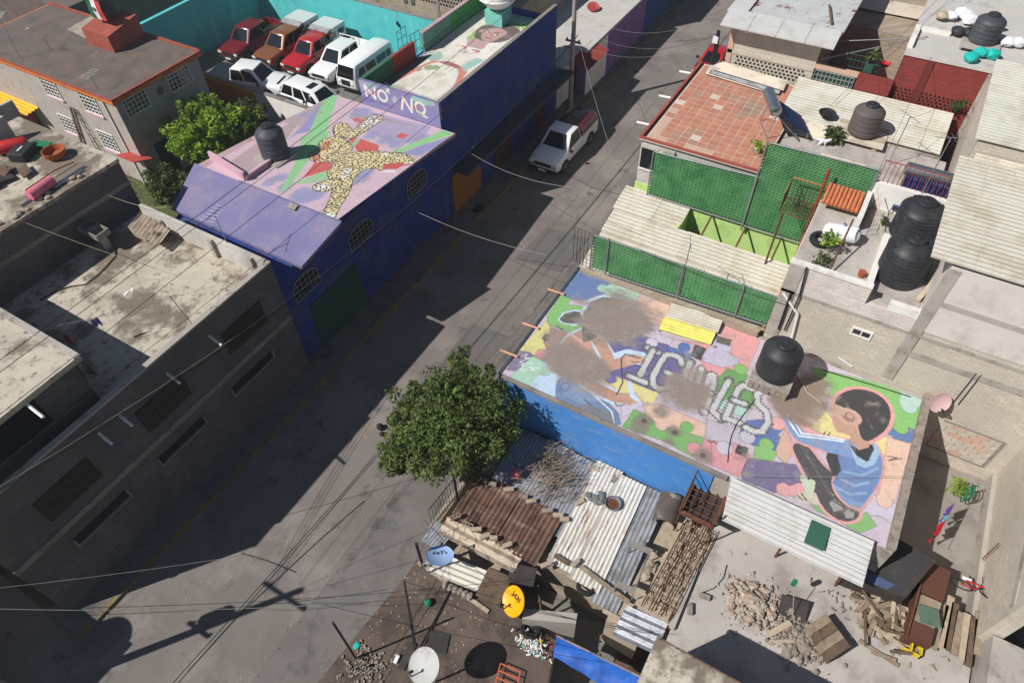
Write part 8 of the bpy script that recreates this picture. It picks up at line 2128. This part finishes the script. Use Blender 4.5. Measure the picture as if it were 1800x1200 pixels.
one('utility_cover', MB().box(*[(24.89, 17.42, 0.13)[0] - 0.35, (24.89, 17.42, 0.13)[0] + 0.35, (24.89, 17.42, 0.13)[1] - 0.25, (24.89, 17.42, 0.13)[1] + 0.25, 0.131, 0.145]), 'dark_iron', 'dark iron utility cover in the pavement by the orange door', 'cover')
m = MB(); rn = random.Random(62); pc_ = Vector((11.87, -5.82, 2.33))
for i in range(420):
    p = pc_ + Vector((rn.gauss(0, 0.45), rn.gauss(0, 0.65), 0)); l = rn.uniform(0.02, 0.09); an = rn.uniform(0, 6.28); d = Vector((math.cos(an), math.sin(an), rn.uniform(-0.05, 0.2))) * l
    m.obox((p.x, p.y, 2.34 + rn.uniform(0, 0.06)), tuple(d), tuple(d.cross(Vector((0, 0, 1))).normalized() * rn.uniform(0.008, 0.025)), (0, 0, 0.008))
tag(m.build('splinters', 'wood'), 'splinters and wood scraps strewn among the planks on the slab', 'wood scraps', kind='stuff')

# ================================================================ trees and plants
leafy('leaf_dark', (98, 116, 58), 0.3)
leafy('leaf_bright', (140, 168, 54), 0.35)
leafy('leaf_olive', (84, 96, 54), 0.2)


def crown(parent, blobs, n, size, mat, seed, name='crown', yellow=0.0, clump=None):
    """many leaf-sized faces scattered through clumps, each with its own tint"""
    r = np.random.RandomState(seed)
    w = np.array([b[1] ** 2 for b in blobs]); w = w / w.sum()
    # clump centres inside the blobs, then leaves round the clumps
    nc = clump or max(12, n // 85)
    bi = r.choice(len(blobs), nc, p=w)
    d = r.normal(size=(nc, 3)); d /= np.linalg.norm(d, axis=1)[:, None]
    rr = r.uniform(0.4, 1.12, nc)
    C = np.array([blobs[i][0] for i in bi]) + d * (rr * np.array([blobs[i][1] for i in bi]))[:, None] * np.array([1, 1, 0.78])
    cs = r.uniform(0.16, 0.42, nc) * np.array([blobs[i][1] for i in bi]) ** 0.5
    ct = r.uniform(0.55, 1.25, nc)
    li = r.randint(0, nc, n)
    dd = r.normal(size=(n, 3)); dd /= np.linalg.norm(dd, axis=1)[:, None]
    P = C[li] + dd * (cs[li] * r.uniform(0.2, 1.0, n) ** 0.5)[:, None]
    a = r.normal(size=(n, 3)) + np.array([0, 0, 0.0]); a /= np.linalg.norm(a, axis=1)[:, None]
    nrm = r.normal(size=(n, 3)) * 0.7 + np.array([0, 0, 0.9]); b = np.cross(nrm, a); b /= np.linalg.norm(b, axis=1)[:, None] + 1e-9
    s = size * r.uniform(0.6, 1.3, n)[:, None]
    V = np.stack([P - a * s, P + b * s * 0.42, P + a * s, P - b * s * 0.42], 1).reshape(-1, 3)
    V -= np.array(parent.location)
    T = np.repeat(np.clip(ct[li] * r.uniform(0.75, 1.3, n), 0.3, 1.9), 4)
    colr = np.stack([T, T, T, np.ones_like(T)], 1)
    if yellow:
        yy = np.repeat(r.rand(nc) < yellow, 1)[li]; yy = np.repeat(yy, 4); colr[yy, 0] *= 2.4; colr[yy, 1] *= 1.7
    me = bpy.data.meshes.new(name)
    me.vertices.add(4 * n); me.vertices.foreach_set('co', V.ravel())
    me.loops.add(4 * n); me.loops.foreach_set('vertex_index', np.arange(4 * n))
    me.polygons.add(n); me.polygons.foreach_set('loop_start', np.arange(0, 4 * n, 4)); me.polygons.foreach_set('loop_total', np.full(n, 4))
    me.update(calc_edges=True)
    ca = me.color_attributes.new('tint', 'FLOAT_COLOR', 'POINT'); ca.data.foreach_set('color', colr.astype(np.float32).ravel())
    me.materials.append(MAT[mat])
    o = bpy.data.objects.new(name, me); col.objects.link(o); o.parent = parent
    return o


def tree(label, base, blobs, n, size, mat, seed, tr=0.16, yellow=0.0, group=None):
    t = thing('tree', label, 'tree', base, group)
    b = Vector(base); mid = sum((Vector(q[0]) for q in blobs), Vector()) / len(blobs)
    fork = b.lerp(mid, 0.55)
    m = MB(); m.tube([tuple(b), tuple(b.lerp(fork, 0.5) + Vector((0.05, -0.04, 0))), tuple(fork)], tr, 8, r1=tr * 0.7)
    for q in blobs:
        e = Vector(q[0]); m.tube([tuple(fork - Vector((0, 0, 0.2))), tuple(fork.lerp(e, 0.5) + Vector((0, 0, 0.15))), tuple(e)], tr * 0.5, 6, r1=tr * 0.15)
        for k in range(5):
            an = k * 1.3 + q[1]; p = e + Vector((math.cos(an), math.sin(an), random.uniform(-0.3, 0.6))) * q[1] * 0.75; m.tube([tuple(fork.lerp(e, 0.6)), tuple(p)], tr * 0.16, 4, r1=0.008)
    m.build('trunk', 'bark', t)
    crown(t, blobs, n, size, mat, seed, yellow=yellow)
    return t


tree('broad dark green street tree growing beside the shack and the blue wall', (10.2, 8.75, 0.12),
     [((10.4, 8.8, 4.5), 1.7), ((11.6, 8.9, 4.3), 1.3), ((9.6, 10.0, 3.7), 1.35), ((9.3, 8.8, 4.0), 1.1), ((11.0, 7.9, 4.0), 1.1), ((12.0, 9.7, 4.4), 0.9), ((9.9, 8.1, 4.2), 0.9), ((10.4, 10.6, 3.9), 1.0), ((8.7, 9.9, 3.4), 0.75)],
     31000, 0.085, 'leaf_dark', 3, 0.2, yellow=0.025)
tree('bright green bushy tree in the garden beside the beige house', (20.4, 32.2, 0.0),
     [((20.2, 32.4, 3.1), 1.5), ((19.6, 33.6, 2.9), 1.2), ((21.3, 31.6, 3.0), 1.3), ((20.9, 33.2, 3.6), 1.1), ((19.3, 31.9, 2.5), 1.1), ((22.1, 31.0, 2.7), 0.9)],
     16000, 0.12, 'leaf_bright', 8, 0.17)
tree('olive green tree between the bright tree and the orange wall', (23.2, 31.8, 0.0), [((23.1, 31.6, 2.6), 1.0), ((23.6, 32.6, 2.4), 0.8), ((22.7, 30.7, 2.3), 0.8)], 6000, 0.11, 'leaf_olive', 9, 0.1)
tree('dark shaded bush at the corner of the beige house garden', (17.6, 33.6, 0.0), [((17.6, 33.8, 1.1), 0.9), ((18.2, 32.9, 0.9), 0.8), ((16.9, 33.2, 0.8), 0.7)], 6500, 0.09, 'leaf_dark', 10, 0.07)


def plant(label, p, r, h, mat, seed, pot=None, n=260, group='potted and climbing plants', size=0.07):
    t = thing('plant', label, 'plant', p, group)
    if pot: MB().lathe(p, [(0.1, 0), (0.14, 0.2), (0.12, 0.2), (0.1, 0.16)], 14).build('pot', pot, t)
    m = MB()
    for k in range(5): m.tube([(p[0], p[1], p[2] + 0.1), (p[0] + r * 0.5 * math.cos(k * 1.3), p[1] + r * 0.5 * math.sin(k * 1.3), p[2] + h)], 0.008, 4)
    m.build('stems', 'bark', t)
    crown(t, [((p[0], p[1], p[2] + h * 0.8), r)], n, size, mat, seed, 'leaves', clump=14)
    return t
plant('leafy pot plant standing in front of the gas tank', (20.67, -0.01, 8.2), 0.24, 0.3, 'leaf_bright', 1)
plant('trailing plant on the near left edge of the terrace', (20.05, 0.02, 7.8), 0.3, 0.25, 'leaf_olive', 2, n=200)
plant('spiky plant in front of the brown tank behind the green screen', (28.13, 1.44, 7.45), 0.34, 0.4, 'leaf_olive', 4, n=320, size=0.11)
plant('small plant in a white pot at the corner of the terracotta roof', (25.62, 3.89, 7.65), 0.22, 0.4, 'leaf_bright', 5, 'pvc_white', 200)
plant('small plant growing on the maroon wall at the right', (32.0, -2.6, 8.0), 0.25, 0.3, 'leaf_olive', 6)
plant('dry spiky plant in the green planter on the maroon wall', (32.42, 1.32, 8.95), 0.2, 0.4, 'leaf_olive', 7, n=120, size=0.12)
plant('green climber beside the washing in the alley', (17.4, -6.91, 2.2), 0.28, 0.6, 'leaf_bright', 11)
plant('small weed beside the dividing wall of the terrace', (23.27, -1.46, 7.72), 0.12, 0.2, 'leaf_olive', 12, n=80)
# grass tufts in the garden
m = MB(); rn = random.Random(23)
for i in range(2600):
    x, y = rn.uniform(12.6, 17.6), rn.uniform(28, 40); h = rn.uniform(0.08, 0.25); an = rn.uniform(0, 6.28); dx_, dy_ = 0.02 * math.cos(an), 0.02 * math.sin(an)
    m.poly([(x - dx_, y - dy_, 0.03), (x + dx_, y + dy_, 0.03), (x + rn.uniform(-0.08, 0.08), y + rn.uniform(-0.08, 0.08), h)])
tag(m.build('grass', 'grass', fix=False), 'rough grass in the garden strip below the beige house', 'grass', kind='stuff')

# ================================================================ poles and cables
def utility_pole(label, p, h, arms, can=False):
    t = thing('utility_pole', label, 'utility pole', p, 'utility poles')
    MB().tube([(p[0], p[1], p[2]), (p[0], p[1], p[2] + h)], 0.16, 10, r1=0.11).build('shaft', 'concrete', t)
    for z, l in arms:
        MB().box(p[0] - 0.05, p[0] + 0.05, p[1] - l, p[1] + l, z - 0.05, z + 0.05).build('crossarm', 'galvanised', t)
        for s in (-0.8, 0.0, 0.8): MB().lathe((p[0], p[1] + l * s, z + 0.05), [(0.03, 0), (0.06, 0.05), (0.04, 0.12)], 8).build('insulator', 'bark', t)
    if can: MB().lathe((p[0] + 0.35, p[1], p[2] + h * 0.6), [(0.24, 0), (0.26, 0.05), (0.26, 0.8), (0.2, 0.9)], 14).build('transformer', 'galvanised', t)
    return t
utility_pole('concrete utility pole standing past the tall blue building', (36.65, 17.75, 0.13), 11.0, ((4.45, 0.5), (10.8, 0.9)))
utility_pole('concrete utility pole with a transformer at the lower left corner', (-3.3, 17.0, 0.0), 9.2, ((8.6, 1.0), (5.6, 0.5)), True)
MP2 = thing('meter_pole', 'dark service pole with a white meter box at the cream house corner', 'utility pole', (31.6, 7.9, 7.6), 'utility poles')
MB().tube([(31.6, 7.95, 0), (31.6, 7.95, 9.3)], 0.07, 8).build('shaft', 'dark_iron', MP2); MB().box(31.45, 31.55, 7.85, 8.1, 8.75, 9.05).build('meter_box', 'cloth_white', MP2)
MB().tube([(31.55, 7.9, 9.3), (31.55, 7.8, 8.0), (31.5, 7.95, 7.4)], 0.06, 6).build('cable_coil', 'cable_black', MP2)


def cable(label, a, b, sag, r=0.014, mat='cable_black', group=None, n=14):
    a, b = Vector(a), Vector(b)
    pts = [a.lerp(b, i / n) - Vector((0, 0, sag * 4 * (i / n) * (1 - i / n))) for i in range(n + 1)]
    return one('cable', MB().tube([tuple(p) for p in pts], r * 0.75, 5), mat, label, 'cable', group)
ga = 'cables strung along the blue buildings'
for i, (y, z) in enumerate(((17.2, 10.85), (17.25, 9.75), (17.0, 11.3))):
    cable('overhead cable running high along the blue buildings', (-3.3, y, z - 0.4), (36.65, y, z), 0.25, 0.013, group=ga)
    cable('overhead cable going on up the street past the pole', (36.65, y, z), (75, y, z), 0.5, 0.013, group='cables further up the street')
cable('single cable running level with the jaguar roof edge', (-3.3, 17.3, 8.1), (36.65, 17.5, 7.2), 0.35, 0.012)
for i in range(3): cable('low bundled cable sagging across the blue facade', (-3.3, 17.35 + 0.06 * i, 8.4 - 0.1 * i), (36.65, 17.4 + 0.05 * i, 5.0 - 0.1 * i), 2.3 + 0.05 * i, 0.016, group='bundled cables on the blue facade', mat='cable_pale' if i == 0 else 'cable_black')
cable('pale service cable crossing the street from the orange door', (24.25, 17.4, 4.25), (19.29, 9.0, 8.2), 0.4, 0.014, 'cable_pale')
cable('pale service cable crossing the street from the jaguar house', (19.2, 17.4, 4.2), (17.11, 9.0, 6.55), 0.3, 0.014, 'cable_pale')
cable('pale service cable dropping from the pole to the terracotta house', (36.6, 17.3, 4.5), (23.52, 9.0, 6.34), 0.2, 0.013, 'cable_pale')
gr = 'cables along the right hand houses'
for i, off in enumerate((0.0, 0.16)): cable('dark cable running along the right side of the street', (-8, 9.5 + off, 7.2), (60, 9.3 + off, 6.6), 1.6 + 0.25 * i, 0.015, group=gr)
gx_ = 'thin service cables fanning over the street'
for i, (a, b) in enumerate((((38.4, 17.6, 3.4), (31.7, 8.0, 9.0)), ((40.0, 17.6, 3.3), (31.7, 8.0, 8.9)), ((42.0, 17.6, 3.4), (31.7, 8.0, 9.1)), ((36.65, 17.5, 4.4), (31.7, 8.0, 8.8)), ((45.0, 17.6, 3.2), (31.7, 8.0, 9.0)), ((36.65, 17.5, 6.2), (33.0, 8.0, 9.6)), ((47.0, 17.6, 3.4), (34.0, 8.0, 9.6)))):
    cable('thin service cable fanning across the upper street', a, b, 0.5 + 0.12 * i, 0.009, 'cable_pale' if i % 2 else 'cable_black', group=gx_)
gb = 'service cables over the lower street'
for i, (a, b) in enumerate((((-3.3, 17.0, 8.5), (3.07, 8.32, 5.0)), ((-3.3, 17.0, 8.3), (6.9, 8.0, 3.6)), ((-3.3, 17.0, 8.2), (9.0, 8.3, 3.6)), ((-3.3, 17.0, 8.0), (7.2, 4.5, 2.6)), ((-3.3, 17.0, 7.6), (5.0, 8.2, 1.9)))):
    cable('service cable fanning out over the lower street', a, b, 0.5 + 0.1 * i, 0.01, 'cable_pale' if i < 2 else 'cable_black', group=gb)
gd = 'cables over the shacks'
for i, (a, b) in enumerate((((3.07, 8.32, 5.0), (6.2, 1.0, 3.0)), ((5.12, 7.38, 3.3), (7.8, 0.2, 2.6)), ((7.0, 7.9, 3.6), (6.5, 4.3, 3.0)), ((6.4, 4.2, 3.0), (7.9, -0.2, 2.7)), ((9.2, 8.3, 3.6), (5.12, 7.38, 3.3)))):
    cable('loose cable strung over the shacks and the dark court', a, b, 0.25 + 0.08 * i, 0.01, group=gd)
gt = 'thin lines over the right hand roofs'
for i, (a, b) in enumerate((((12.6, -0.4, 5.2), (15.2, -4.9, 5.1)), ((18.9, 6.0, 6.7), (18.85, 0.2, 6.6)), ((24.2, -0.6, 9.3), (32.1, -0.8, 9.9)), ((27.6, -0.9, 9.5), (32.1, -2.9, 9.0)), ((28.0, 2.0, 9.0), (40.0, -1.0, 11.0)), ((28.2, 1.8, 9.0), (40.0, -1.6, 11.2)))):
    cable('thin dark line stretched over the roofs on the right', a, b, 0.12, 0.01, 'cable_black' if i else 'cable_pale', group=gt)
cable('yellow rope from the junk roof across the terrace', (7.9, 26.4, 7.9), (9.9, 21.6, 5.7), 0.1, 0.012, 'rope_tan')
cable('yellow rope from the block house to the terrace parapet', (10.9, 26.4, 7.4), (11.7, 23.3, 7.1), 0.3, 0.012, 'rope_tan')

# ================================================================ thin haze volume added to suggest the milky veil of the window glass
m, nt, b = nodes('veil_haze')
nt.nodes.remove(b)
pv = N(nt, 'ShaderNodeVolumePrincipled')
pv.inputs['Color'].default_value = (0.9, 0.94, 1.0, 1)
pv.inputs['Density'].default_value = 0.0009
pv.inputs['Anisotropy'].default_value = 0.3
nt.links.new(pv.outputs[0], nt.nodes['Material Output'].inputs['Volume'])
tag(MB().box(-420, 620, -420, 620, -1.2, 25.5).build('haze', 'veil_haze'), 'faint pale haze added to suggest the veil of the window glass', 'haze', kind='stuff')
